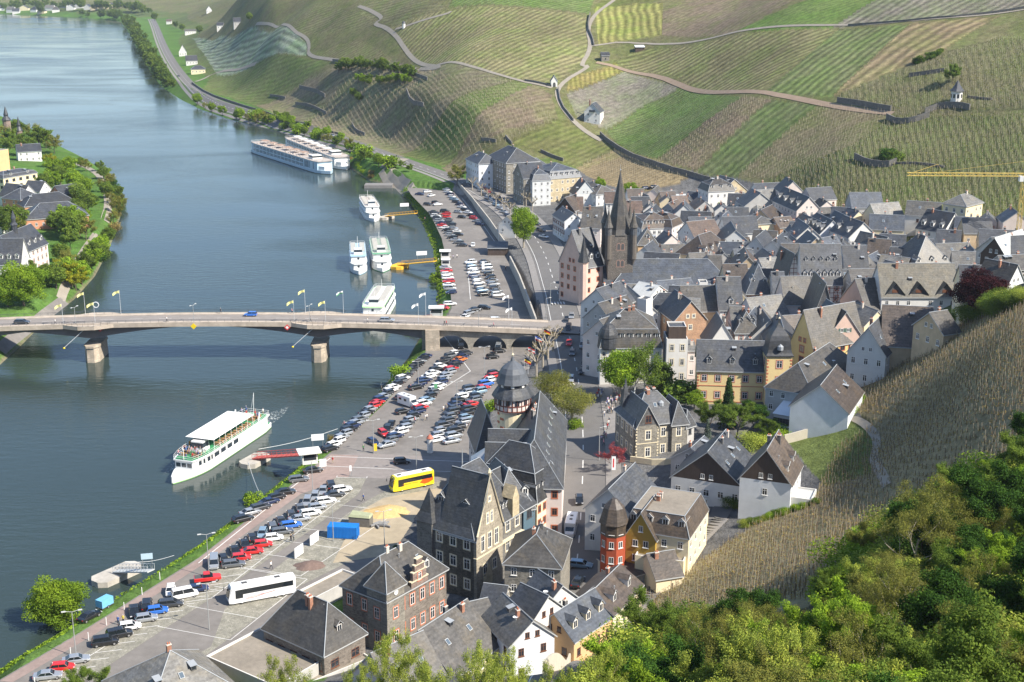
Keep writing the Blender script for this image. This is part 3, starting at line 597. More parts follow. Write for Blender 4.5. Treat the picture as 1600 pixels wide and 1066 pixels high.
#building kit
rnd=random.Random(7)
WM=dict(white=mat('white_render',(.66,.645,.61),.85,.05,.6,var2=.06),cream=mat('cream_render',(.72,.62,.42),.85,.05,.6,var2=.06),yellow=mat('yellow_render',(.66,.50,.22),.85,.05,.6,var2=.06),pink=mat('pink_render',(.62,.45,.37),.85,.06,.6,var2=.08),pale=mat('pale_pink_render',(.66,.57,.52),.85,.06,.6,var2=.08),grey=mat('grey_render',(.42,.41,.39),.85,.08,.6,var2=.1),orange=mat('orange_render',(.66,.42,.22),.85,.05,.6,var2=.06),salmon=mat('salmon_render',(.55,.26,.16),.85,.05,.6,var2=.06),red=mat('red_render',(.36,.075,.035),.8,.05,.6,var2=.06),mustard=mat('mustard_render',(.38,.25,.05),.8,.05,.6),lgrey=mat('light_grey_render',(.55,.56,.55),.85,.05,.6,var2=.06),brick=masonry('orange_brick',(.42,.24,.14),(.40,.3,.22),.4,.15,.18),stone=masonry('slate_rubble',(.20,.185,.155),(.27,.25,.21),.55,.22,.28),ystone=masonry('yellow_stone',(.46,.38,.24),(.4,.35,.26),.6,.3,.15),gothic=masonry('gothic_front_stone',(.27,.235,.18),(.35,.31,.24),.55,.25,.25),gstone=masonry('grey_brown_stone',(.165,.14,.118),(.2,.18,.155),.5,.22,.35),rstone=masonry('red_stone',(.20,.145,.12),(.3,.24,.2),.5,.22,.3),wood=mat('dark_wood',(.075,.055,.045),.8,.2,1.5,stretch=(1,1,.2)),dslate=slate('wall_slate',(.085,.088,.095)),shadewhite=mat('shade_tinted_white_render',(.66,.68,.70),.85,.05,.6,var2=.08),darkstone=masonry('dark_slate_rubble',(.13,.125,.115),(.2,.19,.17),.55,.22,.3),tanr=mat('tan_render',(.52,.40,.26),.85,.1,.6,var2=.12),myellow=mat('mansion_yellow',(.70,.54,.27),.85,.05,.6,var2=.06),glassy=glassmat('conservatory_glass',(.10,.16,.20),.15))  # cool bluish white render: blue of shaded white fronts put into the colour
RM=dict(slate=slate('roof_slate',(.052,.056,.064)),dark=slate('roof_dark_slate',(.048,.053,.063)),grey=slate('roof_grey_slate',(.076,.072,.067)),light=slate('roof_light_slate',(.13,.127,.12)),brown=slate('roof_brown_tile',(.08,.065,.055)),rbrown=slate('roof_red_brown_tile',(.10,.072,.058)),blue=slate('roof_blue_slate',(.058,.067,.083)),zinc=mat('zinc_sheet',(.42,.44,.46),.45,.08,.4,metal=.5),metal=mat('pale_metal_sheet',(.48,.49,.48),.5,.1,.5),gravel=mat('flat_roof_gravel',(.24,.21,.17),.95,.15,1.2,var2=.15,scale2=.2),white=mat('white_roof_sheet',(.66,.68,.70),.5,.06,.4),lichen=slate('roof_lichen_slate',(.10,.092,.072)))
trim=mat('zinc_trim',(.42,.43,.43),.5,.05,1);leadm=mat('lead_flashing',(.30,.32,.34),.5,.05,1)
fr_white=mat('window_frame_white',(.75,.74,.71),.5,0);fr_red=mat('sandstone_surround',(.46,.16,.09),.8,.1,2);fr_brown=mat('brown_frame',(.16,.07,.04),.6,0);fr_yel=mat('pale_stone_surround',(.62,.54,.38),.8,.08,2);fr_dark=mat('dark_frame',(.08,.08,.08),.6,0);fr_green=mat('green_shutter',(.10,.16,.13),.7,.05,2)
pane=glassmat('window_pane',(.025,.03,.038),.1)
chbrick=masonry('chimney_brick',(.34,.15,.09),(.3,.22,.18),.3,.12,.2);chgrey=mat('chimney_slate',(.12,.12,.12),.8,.15,2);chrender=mat('chimney_render',(.55,.5,.44),.85,.1,1)
WINC={}
def win_mesh(kind,w,h):
 key=(kind,round(w,1),round(h,1))
 if key in WINC:return WINC[key]
 fr,su={'w':(fr_white,fr_white),'r':(fr_brown,fr_red),'wr':(fr_white,fr_red),'y':(fr_white,fr_yel),'b':(fr_brown,fr_brown),'d':(fr_dark,fr_dark),'s':(fr_white,fr_green),'wy':(fr_white,fr_yel)}[kind]
 b=MB()
 if kind in('r','wr','y','wy'):
  e=.2;b.box(-w/2-e,-.06,-.22,w/2+e,.05,0,1);b.box(-w/2-e,-.05,h,w/2+e,.05,h+e,1);b.box(-w/2-e,-.045,0,-w/2,.05,h,1);b.box(w/2,-.045,0,w/2+e,.05,h,1)
 elif kind=='s':
  b.box(-w/2-.5,-.07,0,-w/2-.02,.03,h,1);b.box(w/2+.02,-.07,0,w/2+.5,.03,h,1);b.box(-w/2-.1,-.12,-.08,w/2+.1,.03,0,0)
 else:b.box(-w/2-.1,-.14,-.1,w/2+.1,.03,-.01,0)
 f=.09
 b.box(-w/2,-.035,0,-w/2+f,.03,h,0);b.box(w/2-f,-.035,0,w/2,.03,h,0);b.box(-w/2+f,-.035,0,w/2-f,.03,f,0);b.box(-w/2+f,-.035,h-f,w/2-f,.03,h,0)
 b.box(-.045,-.032,f,.045,.03,h-f,0)
 if h>1.3:b.box(-w/2+f,-.031,h*.66,w/2-f,.03,h*.66+.07,0)
 b.box(-w/2+f,-.018,f,w/2-f,.02,h-f,2)
 me_=b.mesh('window',[fr,su,pane]);WINC[key]=me_;return me_
def side_T(side,x0,y0,x1,y1,t,z):
 if side=='F':return Vector((x0+t,y0,z)),0.
 if side=='R':return Vector((x1,y0+t,z)),math.pi/2
 if side=='B':return Vector((x1-t,y1,z)),math.pi
 return Vector((x0,y1-t,z)),-math.pi/2
def add_window(root,side,rect,t,z,kind='w',w=1.0,h=1.4,name='window'):
 p,r=side_T(side,*rect,t,z);return link(name,win_mesh(kind,w,h),root,p,r)
def faces_cam(root,side):
 rz=root.rotation_euler[2];n={'F':(0,-1),'R':(1,0),'B':(0,1),'L':(-1,0)}[side]
 c,s=math.cos(rz),math.sin(rz);nx,ny=n[0]*c-n[1]*s,n[0]*s+n[1]*c
 l=root.location;d=math.hypot(l.x,l.y);return(-l.x*nx-l.y*ny)/d
def win_grid(root,side,rect,eh,kind='w',fl=None,nc=None,w=1.0,h=1.4,z0=0,skip=0.0,cs=3.0):
 L_=(rect[2]-rect[0])if side in 'FB' else(rect[3]-rect[1])
 fl=fl or max(1,int((eh-z0-.4)/2.8));nc=nc or max(1,int(round((L_-.6)/cs)));fh=(eh-z0)/fl
 for k in range(fl):
  for j in range(nc):
   if rnd.random()<skip:continue
   add_window(root,side,rect,L_*(j+.5)/nc,z0+k*fh+(fh-h)*.5,kind,w,h)
def roof_solid(root,tops,rm,name='roof',th=.24):
 """tops: list of (list of points, material) ; makes a slab with a light fascia"""
 b=MB()
 vid={};
 def key(p):return(round(p[0],3),round(p[1],3),round(p[2],3))
 edges={}
 for pts,mi in tops:
  b.face(pts,mi);b.face([(p[0],p[1],p[2]-th)for p in reversed(pts)],1)
  for p,q in zip(pts,pts[1:]+pts[:1]):edges[(key(p),key(q))]=(p,q)
 for(a,c),(p,q)in edges.items():
  if(c,a)not in edges:b.face([p,(p[0],p[1],p[2]-th),(q[0],q[1],q[2]-th),q],1)
 done=set()
 for(a,c),(p,q)in edges.items():
  if(c,a)in edges and(c,a)not in done:
   done.add((a,c));b.tube([(p[0],p[1],p[2]+.02),(q[0],q[1],q[2]+.02)],.09,4,2)
 return b.build(name,[rm,trim,leadm],root)
def block(root,x0,y0,x1,y1,eh,rh,rt,wm,rm,ov=.4,base=-4.0,wname='wall',rname='roof',inset=1.0,gw=None,zb=None):
 """one mass of a building: wall mesh and roof mesh"""
 wm=WM[wm]if isinstance(wm,str)else wm;rm=RM[rm]if isinstance(rm,str)else rm
 zb=base if zb is None else zb
 b=MB();dx,dy=x1-x0,y1-y0;xc,yc=(x0+x1)/2,(y0+y1)/2;T=eh+rh
 sides={'F':[(x0,y0),(x1,y0)],'R':[(x1,y0),(x1,y1)],'B':[(x1,y1),(x0,y1)],'L':[(x0,y1),(x0,y0)]}
 up=.1
 for s,(p,q)in sides.items():
  pts=[(*p,zb),(*q,zb),(*q,eh),(*p,eh)]
  gi=0
  if rt=='g' and s in 'RL':pts=pts[:3]+[(p[0],yc,T)]+pts[3:]
  if rt=='q' and s in 'FB':pts=pts[:3]+[(xc,p[1],T)]+pts[3:]
  if rt=='s':
   if s=='R':pts=[(*p,zb),(*q,zb),(*q,T),(*p,eh)]
   if s=='L':pts=[(*p,zb),(*q,zb),(*q,eh),(*p,T)]
   if s=='B':pts=[(*p,zb),(*q,zb),(*q,T),(*p,T)]
  if rt=='f':pts=[(*p,zb),(*q,zb),(*q,eh+.35),(*p,eh+.35)]
  if gw and len(pts)==5:
   b.face(pts[:2]+[pts[2],pts[4]],0);b.face([pts[4],pts[2],pts[3]],1)
  else:b.face(pts)
 mats_=[wm]+([WM[gw]]if gw else[])
 if rt=='f':
  e=.22
  o1=[(x0,y0),(x1,y0),(x1,y1),(x0,y1)];i1=[(x0+e,y0+e),(x1-e,y0+e),(x1-e,y1-e),(x0+e,y1-e)]
  b2=MB()
  for k in range(4):
   p,q=o1[k],o1[(k+1)%4];r_,s_=i1[(k+1)%4],i1[k]
   b2.face([(*p,eh+.352),(*q,eh+.352),(*r_,eh+.352),(*s_,eh+.352)],1);b2.face([(*s_,eh+.352),(*r_,eh+.352),(*r_,eh),(*s_,eh)],1)
  b2.face([(*p,eh)for p in i1],0)
  w_=b.build(wname,mats_,root);return w_,b2.build(rname,[rm,mat('parapet_cap',(.62,.6,.56),.6,.05,1)],root),(lambda x,y:eh)
 w_=b.build(wname,mats_,root);t=.12
 if rt in 'gq':
  par=rt=='g';half=(dy if par else dx)/2;sl=rh/half;ez=eh-ov*sl+t;rz_=T+t;og=ov*.8
  if par:
   A_=[(x0-og,y0-ov,ez),(x1+og,y0-ov,ez),(x1+og,yc,rz_),(x0-og,yc,rz_)];B_=[(x1+og,y1+ov,ez),(x0-og,y1+ov,ez),(x0-og,yc,rz_),(x1+og,yc,rz_)]
   hf=lambda x,y:T+t-abs(y-yc)*sl
  else:
   A_=[(x1+ov,y0-og,ez),(x1+ov,y1+og,ez),(xc,y1+og,rz_),(xc,y0-og,rz_)];B_=[(x0-ov,y1+og,ez),(x0-ov,y0-og,ez),(xc,y0-og,rz_),(xc,y1+og,rz_)]
   hf=lambda x,y:T+t-abs(x-xc)*sl
  tops=[(A_,0),(B_,0)]
 elif rt in('h','p'):
  half=min(dx,dy)/2;sl=rh/half;ez=eh-ov*sl+t;rz_=T+t;hr=half*(.8 if rt=='h' else 1)
  X0,X1,Y0,Y1=x0-ov,x1+ov,y0-ov,y1+ov
  if rt=='p' or abs(dx-dy)<.5:a=bb=(xc,yc,rz_)
  elif dx>dy:a,bb=(x0+hr,yc,rz_),(x1-hr,yc,rz_)
  else:a,bb=(xc,y0+hr,rz_),(xc,y1-hr,rz_)
  c0,c1,c2,c3=(X0,Y0,ez),(X1,Y0,ez),(X1,Y1,ez),(X0,Y1,ez)
  if a==bb:tops=[([c0,c1,a],0),([c1,c2,a],0),([c2,c3,a],0),([c3,c0,a],0)]
  elif dx>dy:tops=[([c0,c1,bb,a],0),([c1,c2,bb],0),([c2,c3,a,bb],0),([c3,c0,a],0)]
  else:tops=[([c0,c1,a],0),([c1,c2,bb,a],0),([c2,c3,bb],0),([c3,c0,a,bb],0)]
  hf=lambda x,y:min(T+t,eh+t+sl*min(x-x0,x1-x,y-y0,y1-y))
 elif rt=='s':
  sl=rh/dy;tops=[([(x0-.2,y0-ov,eh-ov*sl+t),(x1+.2,y0-ov,eh-ov*sl+t),(x1+.2,y1+.2,T+t+.2*sl),(x0-.2,y1+.2,T+t+.2*sl)],0)]
  hf=lambda x,y:eh+t+(y-y0)*sl
 else:
  h1=rh*(.55 if rt=='m' else .9);ins=inset;ez=eh+.05
  c=[(x0-.25,y0-.25,ez),(x1+.25,y0-.25,ez),(x1+.25,y1+.25,ez),(x0-.25,y1+.25,ez)]
  m_=[(x0+ins,y0+ins,eh+h1),(x1-ins,y0+ins,eh+h1),(x1-ins,y1-ins,eh+h1),(x0+ins,y1-ins,eh+h1)]
  tops=[([c[k],c[(k+1)%4],m_[(k+1)%4],m_[k]],0)for k in range(4)]
  half=min(dx,dy)/2-ins;hr=half*.9;rz_=T
  if rt=='m':
   if abs(dx-dy)<.5:a=bb=(xc,yc,rz_);up_=[([m_[k],m_[(k+1)%4],a],0)for k in range(4)]
   elif dx>dy:a,bb=(x0+ins+hr,yc,rz_),(x1-ins-hr,yc,rz_);up_=[([m_[0],m_[1],bb,a],0),([m_[1],m_[2],bb],0),([m_[2],m_[3],a,bb],0),([m_[3],m_[0],a],0)]
   else:a,bb=(xc,y0+ins+hr,rz_),(xc,y1-ins-hr,rz_);up_=[([m_[0],m_[1],a],0),([m_[1],m_[2],bb,a],0),([m_[2],m_[3],bb],0),([m_[3],m_[0],a,bb],0)]
   tops+=up_
  else:tops+=[([m_[0],m_[1],m_[2],m_[3]],3)]
  hf=lambda x,y:eh+h1*min(1,max(0,min(x-x0,x1-x,y-y0,y1-y))/ins)+(0 if rt=='mf' else(rh-h1)*max(0,min(1,(min(x-x0,x1-x,y-y0,y1-y)-ins)/half)))
 ro=roof_solid(root,tops,rm,rname)
 if rt=='mf':ro.data.materials.append(RM['gravel'])
 return w_,ro,hf
def dormer(roof,side,rect,t,zf,hf,w=1.3,h=1.5,rm='slate',wm='white',gable=True,inn=.8,kind='w',depth=3.0):
 """dormer on the slope behind a side; t along the side, inn = distance in from the wall"""
 p,r=side_T(side,*rect,t,0);q={'F':(0,1),'R':(-1,0),'B':(0,-1),'L':(1,0)}[side]
 x,y=p.x+q[0]*inn,p.y+q[1]*inn;z=hf(x,y)-.05
 rmm=RM[rm]if isinstance(rm,str)else rm
 b=MB();b.box(-w/2,0,-.4,w/2,depth,h,1)
 rr_=w*.45 if gable else .12;o=.14
 if gable:
  b.face([(-w/2,-.002,h),(w/2,-.002,h),(0,-.002,h+rr_)],1)
  b.face([(-w/2-o,-.18,h-.1),(0,-.18,h+rr_+.06),(0,depth,h+rr_+.06),(-w/2-o,depth,h-.1)][::-1],0);b.face([(w/2+o,-.18,h-.1),(w/2+o,depth,h-.1),(0,depth,h+rr_+.06),(0,-.18,h+rr_+.06)][::-1],0)
  b.face([(-w/2-o,-.18,h-.2),(0,-.18,h+rr_-.04),(0,depth,h+rr_-.04),(-w/2-o,depth,h-.2)],2);b.face([(w/2+o,-.18,h-.2),(w/2+o,depth,h-.2),(0,depth,h+rr_-.04),(0,-.18,h+rr_-.04)],2)
  b.tube([(-w/2-o,-.19,h-.14),(0,-.19,h+rr_+.02),(w/2+o,-.19,h-.14)],.06,4,2)
 else:
  b.box(-w/2-o,-.2,h,w/2+o,depth,h+.14,0)
 f=.12
 b.box(-w/2+f,-.03,.1,w/2-f,0,h-.08,3);b.box(-w/2+f+.1,-.045,.2,-.04,-.01,h-.18,4);b.box(.04,-.045,.2,w/2-f-.1,-.01,h-.18,4)
 d=b.build('dormer',[rmm,WM[wm]if isinstance(wm,str)else wm,trim,fr_white,pane],roof,(x,y,z),r);return d
def chimney(roof,x,y,z0,z1,m=None,w=.7,d=.5):
 b=MB();b.box(-w/2,-d/2,0,w/2,d/2,z1-z0);b.box(-w/2-.07,-d/2-.07,z1-z0,w/2+.07,d/2+.07,z1-z0+.14,1)
 b.lathe([(.12,0),(.1,.35)],6,2,(-.15,0,z1-z0+.14));b.lathe([(.12,0),(.1,.3)],6,2,(.18,0,z1-z0+.14))
 return b.build('chimney',[m or chbrick,chrender,fr_red],roof,(x,y,z0))
def skylight(roof,x,y,hf,par=True,w=.8,h=1.1):
 e=.3
 if par:gx,gy=0,(hf(x,y+e)-hf(x,y-e))/(2*e)
 else:gx,gy=(hf(x+e,y)-hf(x-e,y))/(2*e),0
 b=MB();b.box(-w/2,-h/2,-.05,w/2,h/2,.1,0);b.box(-w/2+.08,-h/2+.08,.1,w/2-.08,h/2-.08,.115,1)
 o=b.build('skylight',[trim,glassmat('sky_glass',(.10,.13,.16),.05)],roof,(x,y,hf(x,y)+.05))
 o.rotation_euler=(math.atan(gy),0,0)if par else(0,-math.atan(gx),math.pi/2*0)
 return o
def timber(root,side,rect,z0,z1,m=None,cell=1.15,peak=None):
 m=m or mat('timber_red_brown',(.16,.055,.04),.8,.1,2)
 L_=(rect[2]-rect[0])if side in 'FB' else(rect[3]-rect[1]);b=MB();n=max(2,int(L_/cell));lev=max(1,int(round((z1-z0)/2.6)))
 th=.16
 def lim(x):return z1 if peak is None else z0+(peak-z0)*max(0,1-abs(x-L_/2)/(L_/2))
 for k in range(n+1):
  x=L_*k/n;t_=min(z1,lim(x))if peak is None else lim(x)
  if t_>z0+.3:b.box(x-th/2,-.05,z0,x+th/2,0,t_)
 tt=z1 if peak is None else peak
 for k in range(lev*2+1):
  z=z0+(tt-z0)*k/(lev*2);a=0 if peak is None else(L_/2)*(z-z0)/(peak-z0)
  if L_-2*a>.5:b.box(a,-.06,z-th/2,L_-a,0,z+th/2)
 if peak is None:
  for k in range(0,n,2):
   for q in range(lev):
    za=z0+(z1-z0)*q/lev;zb=za+(z1-z0)/lev*.5;xa=L_*k/n;xb=L_*(k+1)/n
    b.tube([(xa,-.04,za),(xb,-.04,zb)],.07,4)
    b.tube([(xb,-.045,za),(xa,-.045,zb)],.07,4)
 p,r=side_T(side,*rect,0,0);return b.build('timber_frame',m,root,(p.x,p.y,0),r)
def pose_F(x1,y1,x2,y2,h,g=None):
 gg=g if g is not None else 4.0
 for _ in range(4):
  a=W(x1,y1,gg+h);c=W(x2,y2,gg+h)
  if g is None:gg=gz((a.x+c.x)/2,(a.y+c.y)/2)
 u=(c-a);u.z=0;L_=u.length;u/=L_;v=Vector((-u.y,u.x,0));m_=(a+c)/2
 if v.x*m_.x+v.y*m_.y<0:a,c=c,a;u=-u;v=-v
 return Vector((a.x,a.y,gg)),math.atan2(u.y,u.x),L_,u,v
HOUSES=[]
def H(mode,x1,y1,x2,y2,eh,D,rh,rt,wall_,roof_,label,cat='house',win='w',chim=1,dorm=0,dormL=0,dormR=0,sky=0,tim=None,gw=None,g=None,ov=.4,skip=.08,z0=0.0,w=1.0,h=1.4,fl=None,nc=None,nowin='',dish=0,name='house',ext=0.0,drm=None,dwm=None,dish_n=0,cs=3.0,inset=1.0,plinth=False):
 if mode=='F':
  o,rz,L_,u,v=pose_F(x1,y1,x2,y2,eh,g)
 else:
  o,rz,L_,u,v=pose_F(x1,y1,x2,y2,eh+rh,g)
  if rt=='q':rt='g'
  if rt in 'h':o-=u*D*.4;L_+=D*.8
  o=o-v*D/2
  gg=gz((o+u*L_/2+v*D/2).x,(o+u*L_/2+v*D/2).y)if g is None else g
 root=empty(name,o,rz)
 grp=None
 tag(root,label,cat)
 rect=(0,0,L_,D)
 wl,ro,hf=block(root,0,0,L_,D,eh,rh,rt,wall_,roof_,ov=ov,gw=gw,inset=inset)
 for s in 'FRLB':
  if s in nowin:continue
  fc=faces_cam(root,s)
  if fc<.12:continue
  n_=(L_ if s in 'FB' else D)
  win_grid(root,s,rect,eh,win,fl,nc if s=='F' else None,w,h,z0,skip,cs)
  if tim and s in tim:timber(root,s,rect,3.0 if eh>5 else .2,eh-.05)
  gab=(rt=='g' and s in 'RL')or(rt=='q' and s in 'FB')
  if gab and rh>2.6 and n_>5:
   for q in((-.9,.9)if n_>7 else(0,)):add_window(root,s,rect,n_/2+q,eh+.5,win,.8,1.05)
   if tim and s in tim:timber(root,s,rect,eh+.05,eh+rh-.3,peak=eh+rh-.3)
 dr=drm or roof_;dw=dwm or('white' if wall_ not in('stone',)else 'dslate')
 for s,n_ in(('F',dorm),('L',dormL),('R',dormR)):
  LL=L_ if s in 'FB' else D
  for k in range(n_):dormer(ro,s,rect,LL*(k+.5)/n_,0,hf,rm=dr,wm=dw,inn=(.5 if rt in('m','mf')else 1.1),gable=rt not in('m',),h=1.5)
 for k in range(chim):
  if rt in('g',):cx_,cy_=L_*rnd.uniform(.12,.88),D/2+rnd.choice([-.9,.9])
  elif rt=='q':cx_,cy_=L_/2+rnd.choice([-.9,.9]),D*rnd.uniform(.15,.85)
  else:cx_,cy_=L_*rnd.uniform(.35,.65),D*rnd.uniform(.45,.6)
  z_=hf(cx_,cy_);chimney(ro,cx_,cy_,z_-.8,max(z_+1.0,min(eh+rh,z_+1.5)+.5),rnd.choice([chbrick,chgrey,chrender,chbrick]))
 for k in range(sky):
  if rt in('g','h','s','m'):skylight(ro,L_*(k+.6)/(sky+.2),D*(.27 if rt!='s' else .5),hf)
  elif rt=='q':skylight(ro,L_*.75,D*(k+.6)/(sky+.2),hf,False)
 for k in range(dish):
  x_,y_=L_*rnd.uniform(.2,.8),D*rnd.uniform(.2,.35);b=MB();b.tube([(0,0,-.3),(0,0,.6)],.04,4);b.lathe([(.05,.45),(.3,.5),(.45,.62)],10,0,(0,-.1,0),caps=False);b.build('satellite_dish',mat('dish_white',(.7,.7,.69),.5,0),ro,(x_,y_,hf(x_,y_)))
 HOUSES.append((root,(rect[0],rect[1]if mode=='R' else-9-.25*eh,rect[2],rect[3]),eh,hf));root['_h']=0;del root['_h']
 return root,rect,ro,hf,wl
#riverside street, north of the church
H('F',728,248,748,256,12.5,11,4,'h','shadewhite','dark','white four storey house at the far left end of the shaded riverside street')
H('F',760,245,791,255,15,18,6,'h','stone','slate','large grey stone block with broad hipped roof, second from the far end of the street',cat='building',name='apartment_building',dish=1)
H('F',802,271,818,279,13,11,6,'q','stone','dark','narrow dark stone house with a steep gable beside the yellow mansard hotel')
H('F',820,277,832,283,12,9,5,'m','lgrey','blue','pale house with a small blue mansard squeezed between stone house and mansard hotel')  # wall set to light grey so this side looks shaded
H('R',808,253,838,247,11,10,4,'h','cream','slate','cream house with a dark hipped roof up behind the narrow stone houses')
H('F',858,280,908,276,11,19,6,'m','ystone','blue','yellow stone mansard hotel with a row of small roof windows on the riverside street',cat='hotel',name='hotel',win='y',dorm=6,dormL=3,inset=1.6,cs=2.6)
H('F',898,304,932,303,5.5,11,6,'q','white','slate','wide white gable house with a slate front just right of the mansard hotel',gw='lgrey')
H('R',917,284,940,290,6,12,3,'h','white','grey','low white house with grey hipped roof below the hillside right of the mansard hotel',dish=1)
H('R',883,309,899,304,9,9,5,'g','wood','brown','brown roofed half dark house in the curve of the riverside street',win='w')
H('F',893,330,911,330,8,12,5,'g','white','rbrown','house with a bright red brown roof left of the church spire')
H('F',864,335,882,346,8.5,8,3,'g','shadewhite','dark','white narrow house facing the shaded street left of the church',tim='F')
H('R',912,323,942,324,8,13,7,'g','pale','grey','wide weathered grey roof directly left of the church spire',sky=2,dish=1)
H('F',908,352,925,352,8,8,5,'q','white','dark','dark gable house with a white triangular front below the grey roof left of the church')
H('R',945,300,968,300,6,10,4,'g','white','rbrown','red brown roofed house right behind the church spire tip')
H('R',976,314,1002,314,6,12,4,'g','white','rbrown','red brown roofed house immediately right of the church spire')
c1=H('F',913,417,942,412,13,13,11,'g','pink','slate','tall corner house with red quoins, corner turret and steep roof before the church tower',win='r',dorm=3,cat='house')
b=MB();b.lathe([(1.5,-4),(1.5,14.2),(1.75,14.3),(1.75,14.6)],8,0);c1t=b.build('turret',WM['pink'],c1[0],(0,.4,0));b=MB();b.lathe([(1.95,14.6),(1.0,18),(.05,23.5)],8,0);b.build('turret_roof',RM['slate'],c1t)
#upper town below the hillside
H('R',1057,280,1092,279,5,13,1.6,'g','shadewhite','metal','long barn with a pale sheet metal roof at the top edge of the town')
H('F',1107,300,1148,298,11.5,11,5,'m','white','grey','tall white house with balconies and grey mansard below the vineyard',dorm=3)
H('R',1126,270,1148,276,9,13,5,'g','ystone','dark','stone gabled house with dark roof behind the tall white house, highest in the upper town')
H('R',1175,295,1189,302,8,13,5,'g','grey','dark','grey gabled house with a dark blue slope right of the tall white house',nowin='R')
H('F',1185,298,1213,294,6,10,3,'h','white','light','white house with a pale grey hipped roof at the foot of the vineyard')
H('F',1208,297,1246,313,9.5,10,5,'g','pale','dark','long pale pink terrace with three window rows below the vineyard',cat='terrace',name='terrace_house',nc=8,dorm=4,cs=2.4)
H('R',1250,293,1268,304,8,9,4,'g','white','blue','white gabled house with blue slate roof at the right end of the pale pink terrace')
H('F',1257,322,1282,334,8,10,5,'g','shadewhite','dark','dark roofed terrace with blue shaded front right of the pink terrace',nc=6,dorm=4)
H('F',1286,347,1306,357,8,9,5,'g','salmon','dark','narrow brick red fronted house in the back street',win='w')
H('R',1320,334,1350,345,8.5,11,5,'g','white','dark','white gabled house with dark roof and pinkish front ending the back street',dorm=2)
H('F',1383,328,1397,326,9,12,3,'q','white','light','small white house with a pale steep roof near the vineyard, left of the salmon gable',nowin='L')
H('R',1392,306,1420,311,7,10,4,'g','white','slate','white house with slate roof behind the salmon gable')
H('F',1417,330,1437,321,6,9,5,'q','salmon','light','salmon orange gable house touching the vineyard',chim=2,w=.8,skip=.3)
H('F',1432,352,1474,359,6,13,6,'g','white','dark','large white house with curved white dormers and dark roof at the vineyard foot',dorm=3,cat='villa',name='villa')
H('F',1506,362,1532,355,8,9,3,'h','cream','light','tall cream house with a pale roof below the crane mast',sky=0)
H('R',1552,347,1605,344,6,14,5,'g','grey','slate','big dark slate roof below the crane at the right edge of the photo')
H('F',1533,391,1572,397,7,18,5,'q','wood','metal','dark timber clad gable house with pale metal roof near the right edge',win='w',sky=3)
H('F',1572,455,1600,448,4,9,5,'q','shadewhite','grey','small white gable at the right edge above the dark red tree')
H('R',1256,328,1284,340,7,9,4,'g','cream','grey','cream house with weathered roof between the two terraces')
H('R',1240,282,1256,288,6,7,3,'g','white','light','little white house above the pale pink terrace')
H('R',1376,358,1416,360,7,12,4.5,'g','white','dark','wide dark roof with pale chimneys left of the white dormered villa',dish=1,chim=2)
H('R',1425,373,1458,374,7,11,4.5,'g','white','dark','dark ridge roof in front of the white dormered villa',chim=2,dish=1)
H('R',1464,372,1500,374,6,10,4,'g','white','slate','slate roof left of the tall cream house',chim=1)
H('F',1427,418,1490,414,7.5,16,9,'h','grey','grey','big hipped roof house with arched brown windows and three dormers, right part of town',win='r',dorm=3,w=1.2,h=1.8,fl=1,z0=3,chim=2,cat='building')
H('R',1392,386,1452,388,7,12,6,'g','tanr','dark','long brown and grey roof left of the big hipped house',chim=2,dish=1)
H('R',1316,384,1352,384,8,14,7,'g','white','slate','steep even slate roof right of the gable ended back street house',nowin='F')
H('R',1358,372,1392,374,8,12,6,'g','cream','brown','brownish steep roof with a cream gable in the middle of the right half',chim=1)
H('R',1357,400,1374,391,7,9,4,'g','white','blue','blue roof with a bright white verge beside the steep even slate roof',chim=1)
H('F',1399,426,1426,419,5,9,4,'q','white','slate','small white gable house with red brown chimneys below the long brown roof')
H('R',1327,421,1391,420,7,12,5,'g','grey','grey','wide weathered grey roof above the slate hall with gabled dormers')
H('R',1337,436,1377,434,7,18,8,'g','pink','grey','large plain grey roof slope right of the half timbered town hall')
hall=H('F',1378,463,1497,463,7,13,8,'g','white','lichen','long lichen grey roofed hall with three gabled dormers',cat='hall',name='hall',chim=1,fl=1,z0=3)
for t_ in(.06,.37,.72):
 L_=hall[1][2];w_=5.;b=MB();b.box(-w_/2,0,-1,w_/2,5,.6,1);b.face([(-w_/2,-.002,.6),(w_/2,-.002,.6),(0,-.002,3.4)],1)
 for s in(-1,1):
  q=[(s*(w_/2+.4),-.5,.15),(0,-.5,3.55),(0,6.5,3.55),(s*(w_/2+.4),6.5,.15)];b.face(q if s<0 else q[::-1],0);b.face([(a_,c_,d_-.15)for a_,c_,d_ in(q[::-1]if s<0 else q)],2)
 b.box(-.9,-.05,.7,.9,0,1.6,3);b.build('gabled_dormer',[RM['lichen'],WM['dslate'],trim,fr_brown],hall[2],(L_*t_+2.5,.3,7.2))
H('R',1500,413,1554,415,8,15,6,'g','cream','slate','broad smooth slate roof with a cream right gable above the dark red tree',nowin='F')
H('R',1555,420,1575,412,5,10,4,'g','tanr','grey','small terrace house with tan walls between the smooth slate roof and the right edge')
H('R',1560,400,1600,398,4,9,3,'g','grey','grey','low grey shed roof at the right edge below the timber clad house')
